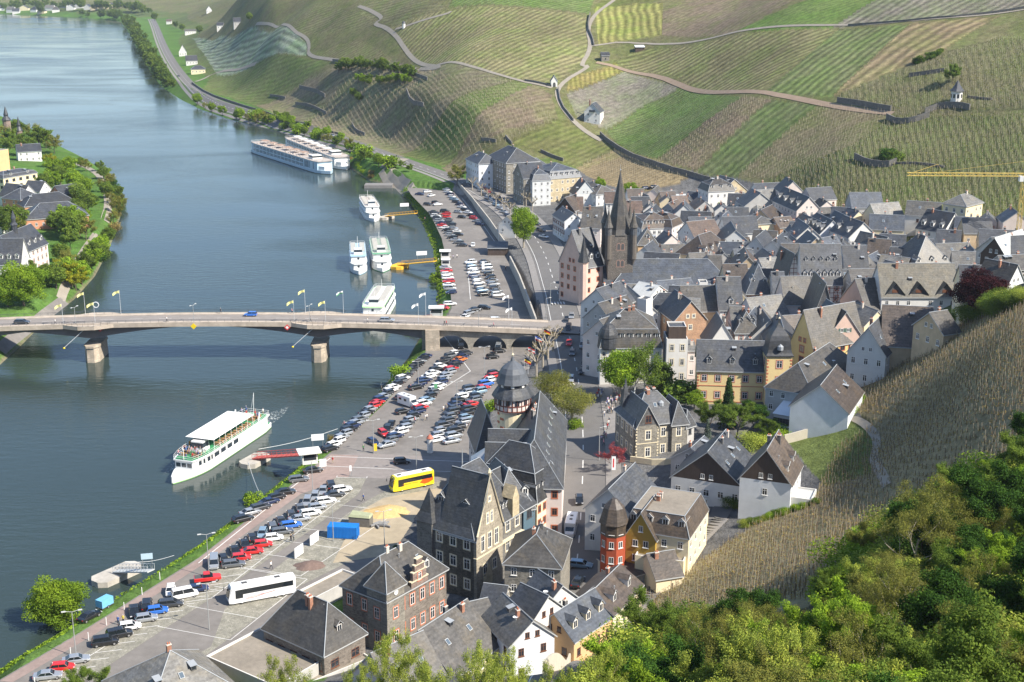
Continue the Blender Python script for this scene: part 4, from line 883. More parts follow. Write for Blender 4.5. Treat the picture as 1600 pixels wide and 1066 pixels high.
#market place quarter
th=H('F',1254,443,1316,443,9,13,11,'g','white','slate','long half timbered town hall with two rows of dormers in its steep slate roof',cat='town hall',name='town_hall',win='wr',tim='F',dorm=6,chim=1)
for k in range(5):dormer(th[2],'F',th[1],th[1][2]*(k+.7)/5.4,0,th[3],rm='slate',wm='dslate',inn=3.6,w=1.0,h=1.1)
H('F',1227,441,1251,440,8,12,9,'q','white','dark','half timbered house with red framed steep gable left of the town hall',win='wr',tim='F',cat='house')
H('F',1227,475,1270,474,9,11,7,'g','pale','grey','pale pink house with light grey roof standing in front of the town hall',chim=0,w=.8,h=1.1)
m1=H('F',1167,456,1205,456,8,12,8,'h','cream','blue','blue roofed corner house with ornate cream timber front left of the half timbered gables',win='wr',tim='F',dorm=2)
H('R',1206,425,1224,425,7,14,7,'g','white','dark','steep dark slope beside the blue roofed corner house')
H('R',1121,433,1156,433,9,15,8,'g','white','slate','high slate roof with a single dormer right of the church nave',dorm=1)
H('R',1130,413,1166,413,8,12,5,'q','cream','brown','brown roof with a small gable and cream right wall behind the church nave end')
H('F',1268,502,1306,502,8,15,11,'q','dslate','grey','slate hung house with a tall curved gable below the pale pink house',win='r',dish=1,w=.9,h=1.2)
H('R',1350,466,1370,464,7,9,3,'h','lgrey','light','little house with light hipped roof at the left end of the long dormered hall')
H('R',1380,484,1456,488,6,17,8,'g','tanr','brown','large weathered brown barn roof above the near vineyard',chim=0,cat='barn',name='barn',nowin='F')
H('F',1324,549,1384,557,8.5,13,6.5,'q','lgrey','slate','light grey gabled house with six windows standing on the edge of the vineyard',win='w',fl=2,nc=3,h=1.6,chim=1,sky=2,cs=4)
H('F',1296,523,1344,521,10,14,6,'q','pink','slate','pink gable house with green shutters left of the light grey vineyard house',win='s',nc=1,skip=0)
y2=H('F',1236,531,1271,543,9,18,9,'q','yellow','grey','yellow gable with red framed windows and very steep roof behind the domed tower',win='r',nc=1,w=1.6,h=1.8,fl=3)
y1=H('F',1090,577,1198,580,8.8,12,6,'g','myellow','slate','long yellow two storey house with red framed windows and three dormers, beside the domed tower',cat='mansion',name='mansion',win='wr',fl=2,nc=5,w=1.3,h=1.7,skip=0,dorm=3,dwm='dslate',chim=1,nowin='R')
b=MB();L_=y1[1][2]
for z_ in(.3,4.5,8.5):b.box(0,-.09,z_,L_,0,z_+.18)
b.build('string_course',fr_red,y1[0]);b=MB()
for k in range(11):b.box(-.02,-.07,.2+k*.8,.55 if k%2 else .35,0,.6+k*.8);b.box(-.08,-.02,.2+k*.8,-.0,.4,.6+k*.8)
b.build('quoins',fr_red,y1[0])
o,rz,L_,u,v=pose_F(1199,557,1238,557,12.5)
dt=tag(empty('domed_tower',o,rz),'square yellow corner tower with a bell shaped slate dome','tower');rc=(0,0,L_,L_)
block(dt,0,0,L_,L_,12.5,.3,'f','myellow','slate');win_grid(dt,'F',rc,12.5,'wr',3,1,1.4,1.9);win_grid(dt,'L',rc,12.5,'wr',3,1,1.4,1.9)
b=MB();prof=[(.80,-.25),(.80,0),(.72,.6),(.66,1.4),(.64,2.4),(.6,3.6),(.5,4.8),(.34,5.8),(.16,6.6),(.05,7.6),(.03,8.6)]
b.lathe([(r_*L_*.98,z_+12.7)for r_,z_ in prof],4,0,(L_/2,L_/2,0),ph=math.pi/4);dome=b.build('dome',RM['slate'],dt);b=MB();b.lathe([(.05,0),(.35,.3),(.05,.65)],8,0,(L_/2,L_/2,12.7+8.5));b.build('finial',fr_yel,dome)
b=MB();b.lathe([(.75,0),(.75,.9),(.05,1.5)],8,0);b.build('round_dormer',leadm,dome,(L_/2,-.1,14.2))
q_=MB()
for k in range(14):q_.box(-.06,-.06,.2+k*.85,.5 if k%2 else .3,.3,.62+k*.85);q_.box(L_-(.5 if k%2 else .3),-.06,.2+k*.85,L_+.06,.3,.62+k*.85)
q_.build('quoins',fr_red,dt)
H('R',1247,568,1296,536,6.5,12,5.5,'h','grey','grey','long grey slate house with hipped near end running up behind the domed tower',nowin='F',chim=1,dish=1,sky=1)
H('R',1282,604,1307,572,6.5,13,5.5,'g','shadewhite','brown','white house with huge blank gable wall and brown roof below the light grey house',nowin='FRLB',sky=2,chim=0)
cv=H('F',1209,646,1238,651,3.4,7,1.0,'s','shadewhite','white','conservatory with a pale blue roof beside the blank white gable',cat='conservatory',name='conservatory',win='d',w=1.6,h=1.6,nc=3,fl=1,chim=0)
H('F',1201,622,1222,622,3.6,5,1.0,'s','cream','metal','small terrace with a greenish sheet roof behind the conservatory',cat='shed',name='shed',nowin='FRLB',chim=0)
H('F',1105,541,1152,541,6.5,12,6.5,'q','white','slate','white gable house with two small attic windows behind the yellow mansion',nc=2)
H('F',1149,518,1186,518,8,10,5,'h','white','grey','white house with red sandstone windows behind the small white gable',win='wr',dorm=2,dwm='dslate')
H('F',1054,501,1104,498,9,14,5.5,'q','brick','slate','large plain orange brick gable right of the white hotel',win='y',nc=1,fl=2,skip=0,chim=2)
H('R',1056,466,1093,467,8,12,4.5,'g','pale','light','light grey roof behind the orange brick gable')
H('R',1064,447,1120,446,8,14,6,'g','tanr','grey','wide grey roof in front of the church nave')
H('R',1030,458,1060,459,7,12,5,'h','brick','slate','slate hipped roof over a brown wall, left of the wide grey roof')
H('R',1141,479,1162,479,8,13,5,'g','pink','light','pale metal looking roof above the house with red sandstone windows')
H('R',1187,478,1203,500,7,10,5,'g','grey','grey','grey gable with a half round window left of the pale pink house')
H('R',1217,488,1224,512,8,9,5,'g','tanr','dark','dark narrow roof between the domed tower and the pale pink house')
H('R',1168,494,1180,480,7,9,5,'g','white','blue','small blue roof right of the pale metal looking roof')
ht=H('F',938,544,1034,544,10,15,9,'m','white','grey','big white hotel with slate mansard behind the birch trees',cat='hotel',name='hotel',win='y',nc=8,fl=3,dorm=7,dwm='white',chim=2,inset=1.0)
b=MB();b.lathe([(2.9,9.6),(3.0,10),(2.7,12.6),(2.9,12.8),(2.75,13.6),(2.1,15),(1.0,16),(.1,16.4)],12,0);b.build('corner_dome',RM['slate'],ht[0],(2.3,2.0,0))
wt=H('F',1042,532,1075,532,12,8,0,'f','white','grey','slim white flat topped house with a dark roof room right of the hotel',win='y',nc=2,fl=3,skip=0,chim=0,h=1.7)
block(wt[0],.6,1.5,wt[1][2]-.3,7,15,.3,'f','wood','slate',wname='roof_room_wall',rname='roof_room_roof',zb=12.02)
H('F',1075,548,1088,548,8,7,1,'s','pale','light','narrow pink annex with an arched window between the slim white house and the yellow mansion',nc=1)
for k,(a,wx)in enumerate([((932,452,968,440),'northern'),((935,474,978,462),'middle'),((937,500,982,484),'southern')]):
 H('R',*a,11,11,5,'g',('white','grey','pale')[k],('slate','grey','grey')[k],['dark gabled house on the main street just below the red quoined corner house','grey gabled house on the main street, middle of the three above the big white hotel','grey gabled house on the main street, touching the big white hotel'][k],dish=k%2,chim=2)
H('R',974,441,1010,472,8,9,4,'g','white','light','very pale long roof running down between the main street gables and the brown wall')
H('R',1000,440,1030,446,8,10,3,'g','white','metal','light roof with a small roof garden below the church nave')
H('F',1093,443,1106,443,14,4,0,'f','white','slate','small bright white chimney like box at the right end of the church nave',nowin='FRLB',chim=0,cat='stair tower',name='stair_tower')
H('F',1010,470,1020,466,14,3,0,'f','white','slate','slim bright white wall tower beside the pale long roof',nowin='FRLB',chim=0,cat='stair tower',name='stair_tower')
H('F',1003,358,1050,356,9,12,5.5,'m','white','brown','long white house with grey mansard and white dormers right of the church',dorm=5,nc=6,w=1.2)
H('F',1050,356,1066,349,9,12,5,'m','pale','brown','pale pink end house with brown mansard joined to the long white mansard house')
H('F',997,381,1028,381,8,9,5,'h','orange','grey','orange house with green shutters right beside the church tower',win='s',nc=1,dorm=1,skip=0)
H('R',1073,347,1115,343,8,12,5,'g','white','rbrown','red brown roofed house right of the pink mansard end house')
H('R',1091,368,1110,362,8,12,6,'h','cream','brown','brown hipped roof with a cream end wall and a row of small dormers',dorm=4)
H('F',1100,340,1114,340,4,8,4,'q','white','slate','tiny white gable in front of the tall white balcony house')
H('R',1129,339,1180,338,7,12,5,'g','white','slate','smooth slate roof below the grey gabled house')
H('R',1142,346,1150,360,7,12,5,'g','lgrey','slate','gable with a pale grey front in the middle of the upper town')
H('F',1177,349,1216,347,8,13,2,'h','cream','light','long blank cream wall with a flat pale roof in the upper town',nowin='FRLB')
H('R',1120,378,1168,379,7,12,3,'g','white','blue','wide light blue grey roof below the grey fronted gable')
H('R',1138,369,1170,371,6,8,3,'g','white','brown','low brown roof just above the wide blue grey roof')
H('F',1004,324,1022,323,4,8,5,'q','cream','slate','small cream gable house above the long white mansard house')
H('F',1054,324,1077,323,7,8,4,'g','rstone','rbrown','dark brick house with brown roof above the mansard end house')
H('R',1031,300,1053,299,6,10,4,'g','tanr','brown','brown roofed old barn at the upper edge of the town')
H('R',1076,299,1093,301,6,10,4,'q','white','dark','dark roof with a small white gable below the metal barn')
H('R',1044,318,1058,312,6,9,4,'g','grey','brown','grey brown roof left of the dark brick house')
H('R',1236,346,1261,346,7,10,4,'g','white','dark','dark roof with two skylights below the blue shaded terrace',sky=2)
H('R',1206,377,1224,363,7,10,5,'g','white','blue','blue slate roof edged with white verges in the middle of town')
H('R',1181,371,1196,359,7,9,5,'g','white','dark','dark roof in front of the blank cream wall')
H('R',1221,381,1249,381,8,14,6,'g','white','grey','large grey roof with a triangular dormer in the middle of town',dorm=1,dwm='dslate')
H('R',1108,399,1126,399,8,12,5,'g','grey','grey','grey roof behind the right end of the church nave')
H('R',1163,386,1170,402,7,10,5,'g','tanr','brown','open fronted gable with brown roof behind the half timbered quarter')
H('R',1189,326,1206,318,7,10,4,'g','tanr','brown','tan gable with brown roof below the pale pink terrace')
H('R',1210,332,1235,330,6,9,3,'g','brick','brown','low brown roof with satellite dishes below the pale pink terrace',dish=3)
H('R',1250,390,1275,389,8,12,5,'g','white','slate','slate roof directly behind the left part of the town hall')
H('R',1262,360,1276,372,7,10,5,'g','tanr','dark','dark green grey gable below the red fronted house')
H('R',1284,372,1306,368,7,10,5,'g','cream','blue','blue grey roof below the narrow brick red house',sky=1)
H('R',1296,396,1312,388,8,10,5,'g','white','dark','dark roof behind the right part of the town hall',tim='R')
H('R',1186,404,1212,402,7,10,4,'g','white','light','pale grey roof behind the blue roofed corner house')
H('R',1192,388,1206,398,6,9,4,'g','white','grey','grey gable among the roofs above the half timbered quarter')
H('R',968,345,990,345,6,9,4,'g','white','slate','slate roof half hidden right behind the church turrets')
H('R',1146,440,1156,455,7,9,5,'g','cream','grey','grey gable left of the blue roofed corner house')
H('R',1400,400,1425,402,6,9,4,'g','white','grey','grey roof between the long brown roof and the big hipped house')
H('R',1415,505,1440,490,5,9,4,'g','pale','light','pale low roof with a white dish right of the weathered barn roof',dish=1)
H('R',1452,500,1478,496,5,10,4,'g','tanr','grey','small house with tan side just below the dormered hall, above the near vineyard')
#church
pt=WD(965,470,449);ch=tag(empty('church',(pt.x,pt.y,5.0),R(4)),'slate church with a square stone tower, tall pointed spire and four corner turrets','church')
b=MB();b.box(-4.7,-4.7,-3,4.7,4.7,23);tw=b.build('tower',WM['rstone'],ch)
chst=masonry('tower_stone',(.098,.088,.078),(.26,.22,.18),.5,.25,.25);tw.data.materials[0]=chst
b=MB();b.lathe([(6.9,-.3),(6.6,0),(4.6,3.0),(3.2,9),(1.3,19.5),(.05,27)],4,0,(0,0,23),ph=R(45));
rings=[];
b=MB()
def octo(r,z,sq=0):
 return[(r*math.cos(R(22.5+45*k))*(1+0*sq),r*math.sin(R(22.5+45*k)),z)for k in range(8)]
b.ring([[(4.95*(1 if abs(a)<2 else 1)*x_,4.95*y_,22.9)for a,(x_,y_)in enumerate([(1,.4),(.4,1),(-.4,1),(-1,.4),(-1,-.4),(-.4,-1),(.4,-1),(1,-.4)])],octo(4.5,24.6),octo(2.35,33.8),octo(1.2,38.6),octo(.06,43.6)])
spire=b.build('spire',RM['grey'],ch);b=MB();b.lathe([(.06,43.4),(.3,43.9),(.05,44.2),(.04,45.6)],6,0);b.build('finial',leadm,spire)
for k,(x_,y_)in enumerate([(-4.7,-4.7),(4.7,-4.7),(4.7,4.7),(-4.7,4.7)]):
 b=MB();b.lathe([(.2,13.2),(.9,14.8),(1.25,15.2),(1.25,23.2)],10,0,(x_,y_,0));t_=b.build('turret',fr_red if False else mat('turret_sandstone',(.12,.105,.09),.9,.2,1.5),ch)
 b=MB();b.lathe([(1.35,23.2),(1.35,25.8)],10,0,(x_,y_,0));b.build('slate_drum',WM['dslate'],t_)
 b=MB();b.lathe([(1.75,25.7),(1.1,27.2),(.5,29.6),(.04,32.2)],10,0,(x_,y_,0));b.build('turret_roof',RM['grey'],t_)
def belfry(side,z):
 p,r=side_T(side,-4.7,-4.7,4.7,4.7,4.7,z)
 b=MB()
 for s in(-.75,.75):
  n=8;arc=[(s+.55*math.cos(math.pi*j/n),-.03,1.5+.55*math.sin(math.pi*j/n))for j in range(n+1)]
  b.face([(s-.55,-.03,0),(s+.55,-.03,0)]+arc,1)
  arc2=[(s+.8*math.cos(math.pi*j/n),-.015,1.5+.8*math.sin(math.pi*j/n))for j in range(n+1)]
  b.face([(s-.8,-.015,-.25),(s+.8,-.015,-.25)]+arc2,0)
 b.build('belfry_window',[mat('belfry_surround',(.30,.19,.15),.85,.1),fr_dark],ch,p,r)
for s in 'FLR':
 belfry(s,18.2);belfry(s,12.6)
ch.scale=(.88,.88,1.0)
def WB(cx,cy,z):return W(cx,cy,z)
nv=H('R',988,405,1106,405,7.5,17,6.5,'h','stone','blue','long dark blue slate nave roof of the church, right of its tower',cat='church nave',name='church_nave',chim=0,g=5,nowin='FRLB')
H('R',943,416,984,416,7,15,4.5,'g','stone','slate','lower slate church roof in front of the stone tower',cat='church aisle',name='church_aisle',chim=0,g=5,nowin='FRLB')
#left bank
H('F',5,279,58,270,9,12,2.5,'m','cream','slate','cream terraced apartment house with two rows of orange balconies on the left bank',cat='apartment house',name='apartment_house',win='d',w=1.8,dorm=2,nc=5)
for px_,py_ in((5,284),(5,290)):pass
H('F',-20,240,13,234,13,14,0,'f','orange','gravel','tall plain orange walled block at the left edge of the photo',nowin='FRLB',chim=0)
H('R',25,226,62,224,6,10,3.5,'g','white','dark','long dark roof beside the trees behind the cream apartment house on the left bank')
H('F',3,309,32,312,6,12,4,'h','salmon','slate','red walled hipped house at the left photo edge on the left bank',chim=0,win='w')
H('F',33,309,58,304,6,14,5,'q','white','slate','white gabled house between the red walled houses on the left bank',chim=0)
H('R',86,291,118,287,6,12,4,'g','salmon','slate','red and white slate roofed house nearest the trees on the left bank',chim=0)
H('F',62,299,80,295,6,10,4,'q','white','slate','small white gable behind the large slate roof on the left bank',chim=0)
H('R',50,304,92,300,5,14,4,'h','salmon','slate','broad slate roof with red walls in front of the white left bank gable',chim=0)
H('R',62,318,106,315,5,18,5,'h','salmon','slate','widest slate roof of the left bank, with a red gabled wing',chim=0)
H('F',30,341,42,338,4,8,3,'q','white','slate','little white gable with black garage below the widest left bank slate roof',chim=0)
hs=H('F',28,399,74,379,9,12,7,'g','white','dark','long white hospital wing with a lantern turret and small dormers near the bridge',cat='hospital',name='hospital_wing',win='wr',dorm=5,chim=0,nc=7)
b=MB();b.lathe([(1.2,-1),(1.2,2.5),(1.5,2.6),(1.1,3.2),(.8,3.6),(.8,5),(1.0,5.1),(.05,8)],8,0,(0,0,0));b.build('lantern_turret',RM['dark'],hs[2],(hs[1][2]*.45,6,15.5))
H('F',-30,413,32,412,7,12,8,'g','white','dark','white hospital wing with two dormers behind the big round tree at the left edge',cat='hospital',name='hospital_wing',dorm=5,chim=0,nc=9)
H('F',1,352,14,346,4,9,5,'q','white','slate','white gable behind trees at the left edge, above the hospital',chim=0)
for(px_,py_,rad,ht_,lb)in((13,205,2.6,13,'red brick turret with a pointed slate roof among the left bank trees'),(32,212,2.0,9,'dark pointed turret beside the red brick turret on the left bank')):
 g_=G(px_,py_+14);t_=tag(empty('turret',g_),lb,'tower');b=MB();b.lathe([(rad,-1),(rad,ht_)],10);b.build('wall',WM['rstone'],t_);b=MB();b.lathe([(rad*1.25,ht_),(rad*.5,ht_+2.5),(rad*.6,ht_+3.5),(.05,ht_+9)],10);b.build('roof',RM['dark'],t_)
#distant houses
FAR=[(327,10,9,10,6,'q','white','slate','steep white gabled house alone high on the far left hillside'),(344,36,8,9,3,'g','white','slate','small white house above the bend of the river road'),(371,31,8,9,4,'g','grey','dark','dark roofed house right of the small white hillside house'),(298,44,16,8,2,'g','white','grey','long low white building beside the far river road'),(264,28,9,9,3,'g','white','rbrown','white house among trees at the far end of the river road'),(286,78,9,9,8,'q','white','dark','white half timbered house with a very steep roof on the river road'),(300,92,12,9,5,'g','white','slate','grey roofed house above the building site on the river road'),(310,106,14,11,3,'h','cream','dark','half built house with open scaffold floors on the river road')]
for px_,py_,wd_,dp_,rh_,rt_,wc,rc_,lb in FAR:
 g_=G(px_,py_+10);s_=P(g_)[2];root=tag(empty('house',g_,R(rnd.uniform(5,20))),lb,'house');block(root,-wd_/2,0,wd_/2,dp_,5,rh_,rt_,wc,rc_);win_grid(root,'F',(-wd_/2,0,wd_/2,dp_),5)
for k in range(16):
 px_=2+k*12.2+rnd.uniform(-2,2);py_=13+(k%3)*2.5 if k<8 else 10+rnd.uniform(-3,3)
 g_=G(px_,py_+4);wd_=rnd.uniform(14,22);root=tag(empty('house',g_,R(rnd.uniform(-15,15))),'tiny pale house on the far bank beyond the river bend','house',group='houses on the far bank')
 block(root,-wd_/2,0,wd_/2,12,6,6,rnd.choice('gqh'),rnd.choice(['white','white','cream']),rnd.choice(['slate','grey','light']))
g_=G(925,193);hv=tag(empty('house',g_,R(-18)),'white house with a balcony standing alone in the vineyards','house');rc=(-4.5,0,4.5,8);w_,r_,f_=block(hv,-4.5,0,4.5,8,6.5,4.5,'q','white','slate',gw='lgrey');win_grid(hv,'F',rc,6.5,'w',2,2);win_grid(hv,'L',rc,6.5,'w',2,3);chimney(r_,-3,6,8,12)
b=MB();b.box(-1.5,-1.2,6.4,1.8,0,6.6);b.box(-1.5,-1.2,6.6,1.8,-1.1,7.5);b.build('balcony',railm,hv)
g_=G(866,136);cp_=tag(empty('chapel',g_,R(5)),'tiny white chapel with a dark arched door where the vineyard lanes meet','chapel');block(cp_,-1.8,0,1.8,4,3.6,2.8,'q','white','dark');b=MB();b.face([(-.8,-.03,0),(.8,-.03,0),(.8,-.03,1.8),(.4,-.03,2.5),(-.4,-.03,2.5),(-.8,-.03,1.8)]);b.build('door',fr_dark,cp_)
g_=G(946,96);hu=tag(empty('stone_hut',g_,R(8)),'small stone hut with a mauve slate roof beside the lane','hut');block(hu,-2.4,0,2.4,4,3.6,1.6,'g','stone','slate');add_window(hu,'F',(-2.4,0,2.4,4),2.4,1,'d',.8,1)
g_=G(1000,80);hu=tag(empty('shed',g_,R(4)),'dark shed with a white roof in the vineyard right of the stone hut','shed');block(hu,-2.8,0,2.8,4,2.4,.8,'s','wood','white')
g_=G(631,44);hu=tag(empty('shrine',g_),'tiny white round roofed shrine at the fork of the upper track','shrine');b=MB();b.lathe([(1.1,-.5),(1.1,3.2)],8);b.build('wall',WM['white'],hu);b=MB();b.lathe([(1.4,3.2),(.9,4.4),(.05,5)],8);b.build('roof',RM['dark'],hu)
g_=G(1494,158);pv=tag(empty('pavilion',g_+Vector((0,0,.5))),'white octagonal pavilion with a pointed slate roof on the right hillside','pavilion');b=MB();b.lathe([(2.4,-2),(2.4,3.6),(2.7,3.7),(2.7,3.9)],8,ph=R(22));wl_=b.build('wall',WM['white'],pv);b=MB();b.lathe([(3.1,3.8),(1.4,6),(.05,8.6)],8,ph=R(22));b.build('roof',RM['dark'],pv)
for k in range(8):
 a_=R(45*k-90);b=MB();b.box(-.45,-.05,0,.45,.05,1.7);b.build('window',pane,pv,(2.27*math.cos(a_),2.27*math.sin(a_),.9),a_+math.pi/2)
#near group
def dist_px(a,c,z):return(W(*a,z)-W(*c,z)).length
D1=dist_px((648,812),(740,838),14)
g1=H('F',740,838,815,794,12,D1*.93,10.5,'h','darkstone','slate','large dark gothic stone building with pale stone windows and a very steep slate roof',cat='courthouse',name='courthouse',win='y',chim=0,g=1.5,fl=3,nc=5,w=1.3,h=2.0,skip=0)
L_,D_=g1[1][2],g1[1][3]
wlit=g1[4]
wl2,ro2,hf2=block(g1[0],.0,-.6,8.5,D_*.6,12,10.5,'q','gothic','slate',wname='gable_wall',rname='gable_roof');rc=(0,-.6,8.5,5)
for k in range(3):add_window(g1[0],'F',rc,2+k*2.2,8.4,'y',1.1,3.0)
for k in(0,1):add_window(g1[0],'F',rc,3.6+k*1.3,13.4,'y',.7,2.0)
add_window(g1[0],'F',rc,4.2,17.6,'y',.8,.9);
for k in(0,1):add_window(g1[0],'F',rc,2.8+k*3,3.6,'y',1.2,2.0)
b=MB();b.tube([(0,-.8,12),(4.25,-.8,22.7),(8.5,-.8,12)],.22,4);b.lathe([(.15,22.6),(.4,23.2),(.1,24)],6,0,(4.25,-.6,0));b.build('gable_coping',fr_yel,g1[0])
b=MB();b.box(-.15,-.75,7.4,L_,-.0,7.65);b.build('string_course',fr_yel,g1[0])
b=MB();b.lathe([(2.5,-3),(2.5,12.6)],4,0,ph=R(45));tq=b.build('corner_turret',WM['darkstone'],g1[0],(1.2,D_-1.6,0));b=MB();b.lathe([(3.1,12.5),(1.9,14.2),(.05,18.6)],4,0,ph=R(45));b.build('turret_roof',RM['slate'],tq)
b=MB();b.box(-1.1,-.6,11.6,1.1,.6,15.2);b.face([(-1.1,-.61,15.2),(1.1,-.61,15.2),(0,-.61,17.6)]);b.face([(-1.1,-.6,15.2),(0,-.6,17.6),(0,2,17.6),(-1.1,2,15.2)][::-1]);b.face([(1.1,-.6,15.2),(1.1,2,15.2),(0,2,17.6),(0,-.6,17.6)][::-1]);b.build('stone_dormer',WM['ystone'],g1[2],(L_*.83,.1,0))
for k in range(4):dormer(g1[2],'F',g1[1],L_*(.5+.07*k)+.6,0,g1[3],w=.8,h=1.0,rm='slate',wm='dslate',inn=.8)
for t_ in(.3,.75):dormer(g1[2],'L',g1[1],D_*t_,0,g1[3],w=1.5,h=1.8,rm='slate',wm='dslate',inn=2.0)
b=MB();b.lathe([(.05,0),(.12,.5),(.05,3.2)],6,0);b.build('finial',leadm,g1[2],(D_*.42,D_*.5,22.8))
b=MB();b.box(-1.2,-.5,-.5,1.2,0,3.2);b.face([(-1.2,-.5,3.2),(1.2,-.5,3.2),(0,-.5,6)]);b.build('porch',WM['ystone'],g1[0],(3.2,-.62,0))
cb=H('F',818,795,836,785,11,15,6,'g','glassy','slate','slate roofed connecting block with a glass stair between courthouse and cream street wing',cat='link building',name='link_building',g=2,chim=0,nowin='LRB',win='d',w=1.7,h=2.4,nc=1,fl=4,cs=2)
g2=H('F',839,787,877,762,9,14,10,'m','cream','slate','short cream street wing with slate mansard and white dormers beside the glass stair',cat='office building',name='office_building',g=2.5,win='r',fl=3,dorm=4,chim=0,inset=1.3,drm='slate',nc=5)
g3=H('F',878,760,884,655,11,11.5,8,'h','pale','slate','very long slate roofed street wing with skylights running up to the round tower',cat='office building',name='office_wing',g=3,win='r',fl=3,nc=12,sky=9,chim=3)
for k,t_ in enumerate((.16,.36)):
 LL=g3[1][2];block(g3[0],LL*t_-3.5,5.5,LL*t_+3.5,15.5,11,6.5,'q','pale','slate',wname='cross_wing_wall',rname='cross_wing_roof')
hf_=H('F',775,800,834,790,10.5,13,7,'h','darkstone','slate','dark slate roof with small gable windows filling the court behind the courthouse gable',cat='court wing',name='court_wing',g=2,chim=0,dorm=3,nowin='FRLB')
c_=WD(777,745,300);c_.z=1.5;pz=tag(empty('polygonal_hall',c_),'low polygonal hall with a faceted zinc roof between round tower and courthouse','hall');b=MB()
el=lambda r,z:[(r*1.35*math.cos(R(22.5+45*k)),r*math.sin(R(22.5+45*k)),z)for k in range(8)]
b.ring([el(4.3,-3),el(4.3,6.5)]);b.build('wall',WM['cream'],pz);b=MB();b.ring([el(4.7,6.4),el(2.0,9.0)]);b.build('roof',RM['zinc'],pz)
H('F',745,702,781,700,7,14,8,'h','pale','dark','pale hall with red quoins and dark hipped roof directly left of the round tower',cat='hall',name='hall',g=1,win='d',nc=1,fl=1,chim=0)
c_=WD(801,752,304);c_.z=2.7;rt_=tag(empty('round_tower',c_),'round tower with timbered gallery and dark onion shaped double roof','tower')
b=MB();b.lathe([(3.4,-3),(3.4,15.8)],24);b.build('shaft',WM['cream'],rt_,smooth=False)
b=MB()
for k in range(16):
 a_=math.pi*2*k/16
 for j in range(16):
  if(j+k)%2==0 and k in(9,10,14,15,0):b.box(-.5,-.12,j*1.0,.5,.05,j*1.0+.5,0,Matrix.Rotation(a_,4,'Z')@Matrix.Translation((0,0,0))@Matrix.Translation((3.36,0,0))@Matrix.Rotation(math.pi/2,4,'Z'))
b.build('red_quoins',fr_red,rt_)
b=MB();b.lathe([(3.5,15.6),(4.0,16.2),(4.0,19.4)],24);ga=b.build('gallery',WM['pale'],rt_);b=MB()
for k in range(24):
 a_=math.pi*2*k/24;b.tube([(4.05*math.cos(a_),4.05*math.sin(a_),16.2),(4.05*math.cos(a_),4.05*math.sin(a_),19.4)],.1,4)
for z_ in(16.2,17.4,19.2):b.lathe([(4.1,z_),(4.1,z_+.22)],24)
b.build('timber_frame',mat('timber_red_brown',(.16,.055,.04)),ga);b=MB()
for k in range(12):
 a_=math.pi*2*(k+.5)/12;b.box(4.02,-.45,17.7,4.1,.45,19.0,0,Matrix.Rotation(a_,4,'Z'))
b.build('gallery_windows',pane,ga)
b=MB();b.lathe([(4.7,19.1),(4.4,19.7),(3.6,20.9),(3.2,21.3),(3.2,22.3)],12);o_=b.build('lower_roof',RM['dark'],rt_);b=MB();b.lathe([(3.75,22.2),(3.6,22.6),(3.25,23.5),(3.0,24.5),(2.35,25.6),(1.3,26.4),(.5,27.0),(.15,28.0)],12);o2=b.build('onion_dome',mat('dome_slate',(.10,.11,.125),.45,.15,2),rt_);b=MB();b.lathe([(.05,27.9),(.35,28.4),(.05,28.8),(.03,30.2)],8);b.build('finial',fr_yel,o2)
b=MB()
for k in range(8):
 a_=math.pi*2*k/8;b.box(3.1,-.35,21.5,3.28,.35,22.1,0,Matrix.Rotation(a_,4,'Z'))
b.build('lantern_windows',fr_white,o_)
v=H('F',991,664,1071,656,8.6,12,5.5,'h','stone','slate','grey stone villa with corner quoins, cross gable and brick chimneys behind the street crowd',cat='villa',name='stone_villa',win='y',g=4.5,fl=2,nc=4,w=1.1,h=2.0,skip=0,chim=3,sky=1,nowin='F',dorm=0)
L_=v[1][2];block(v[0],.2,-1.2,L_*.43,9,8.6,4.8,'q','stone','slate',gw='dslate',wname='gable_wall',rname='gable_roof');block(v[0],L_*.72,-.7,L_+.3,8,8.6,4.2,'h','stone','slate',wname='bay_wall',rname='bay_roof')
rc=(.2,-1.2,L_*.43,9)
for z_ in(1.1,5.2):add_window(v[0],'F',rc,L_*.22,z_,'y',1.2,2.1);add_window(v[0],'F',(L_*.43,0,L_*.72,9),L_*.14,z_,'y',1.1,2.1);add_window(v[0],'F',(L_*.72,-.7,L_,9),L_*.13,z_,'y',1.1,2.0)
add_window(v[0],'F',rc,L_*.22,9.2,'b',1.4,1.7)
b=MB()
for k in range(12):
 for x_ in(.2,L_*.43):b.box(x_-(.3 if k%2 else .15),-1.26,.1+k*.7,x_+(.12),-1.19,.45+k*.7)
b.box(.1,-1.28,4.2,L_*.43+.1,-1.18,4.4);b.build('quoins',fr_yel,v[0])
b=MB();b.lathe([(1.6,0),(1.0,2),(.06,6.5)],4,0,ph=R(45));b.build('pointed_turret',RM['slate'],v[2],(1.6,10,10.0));b=MB();b.lathe([(.7,0),(.7,.8),(.05,1.3)],8);b.build('round_dormer',leadm,v[2],(L_*.62,3.4,11.4))
wg=H('F',1072,664,1085,660,7.5,8,3,'h','grey','slate','small grey annex with a hipped roof at the right end of the stone villa',g=4.5,chim=0,nc=1,win='d')
n2=H('R',1106,706,1134,672,5.0,15,6.5,'g','white','slate','white house with dark wooden gable and a roof full of skylights below the garden trees',gw='wood',chim=2,sky=3,win='w',fl=1,w=1.2)
H('R',1080,700,1100,682,4,9,3,'g','grey','slate','low grey side wing left of the skylight roof',chim=1)
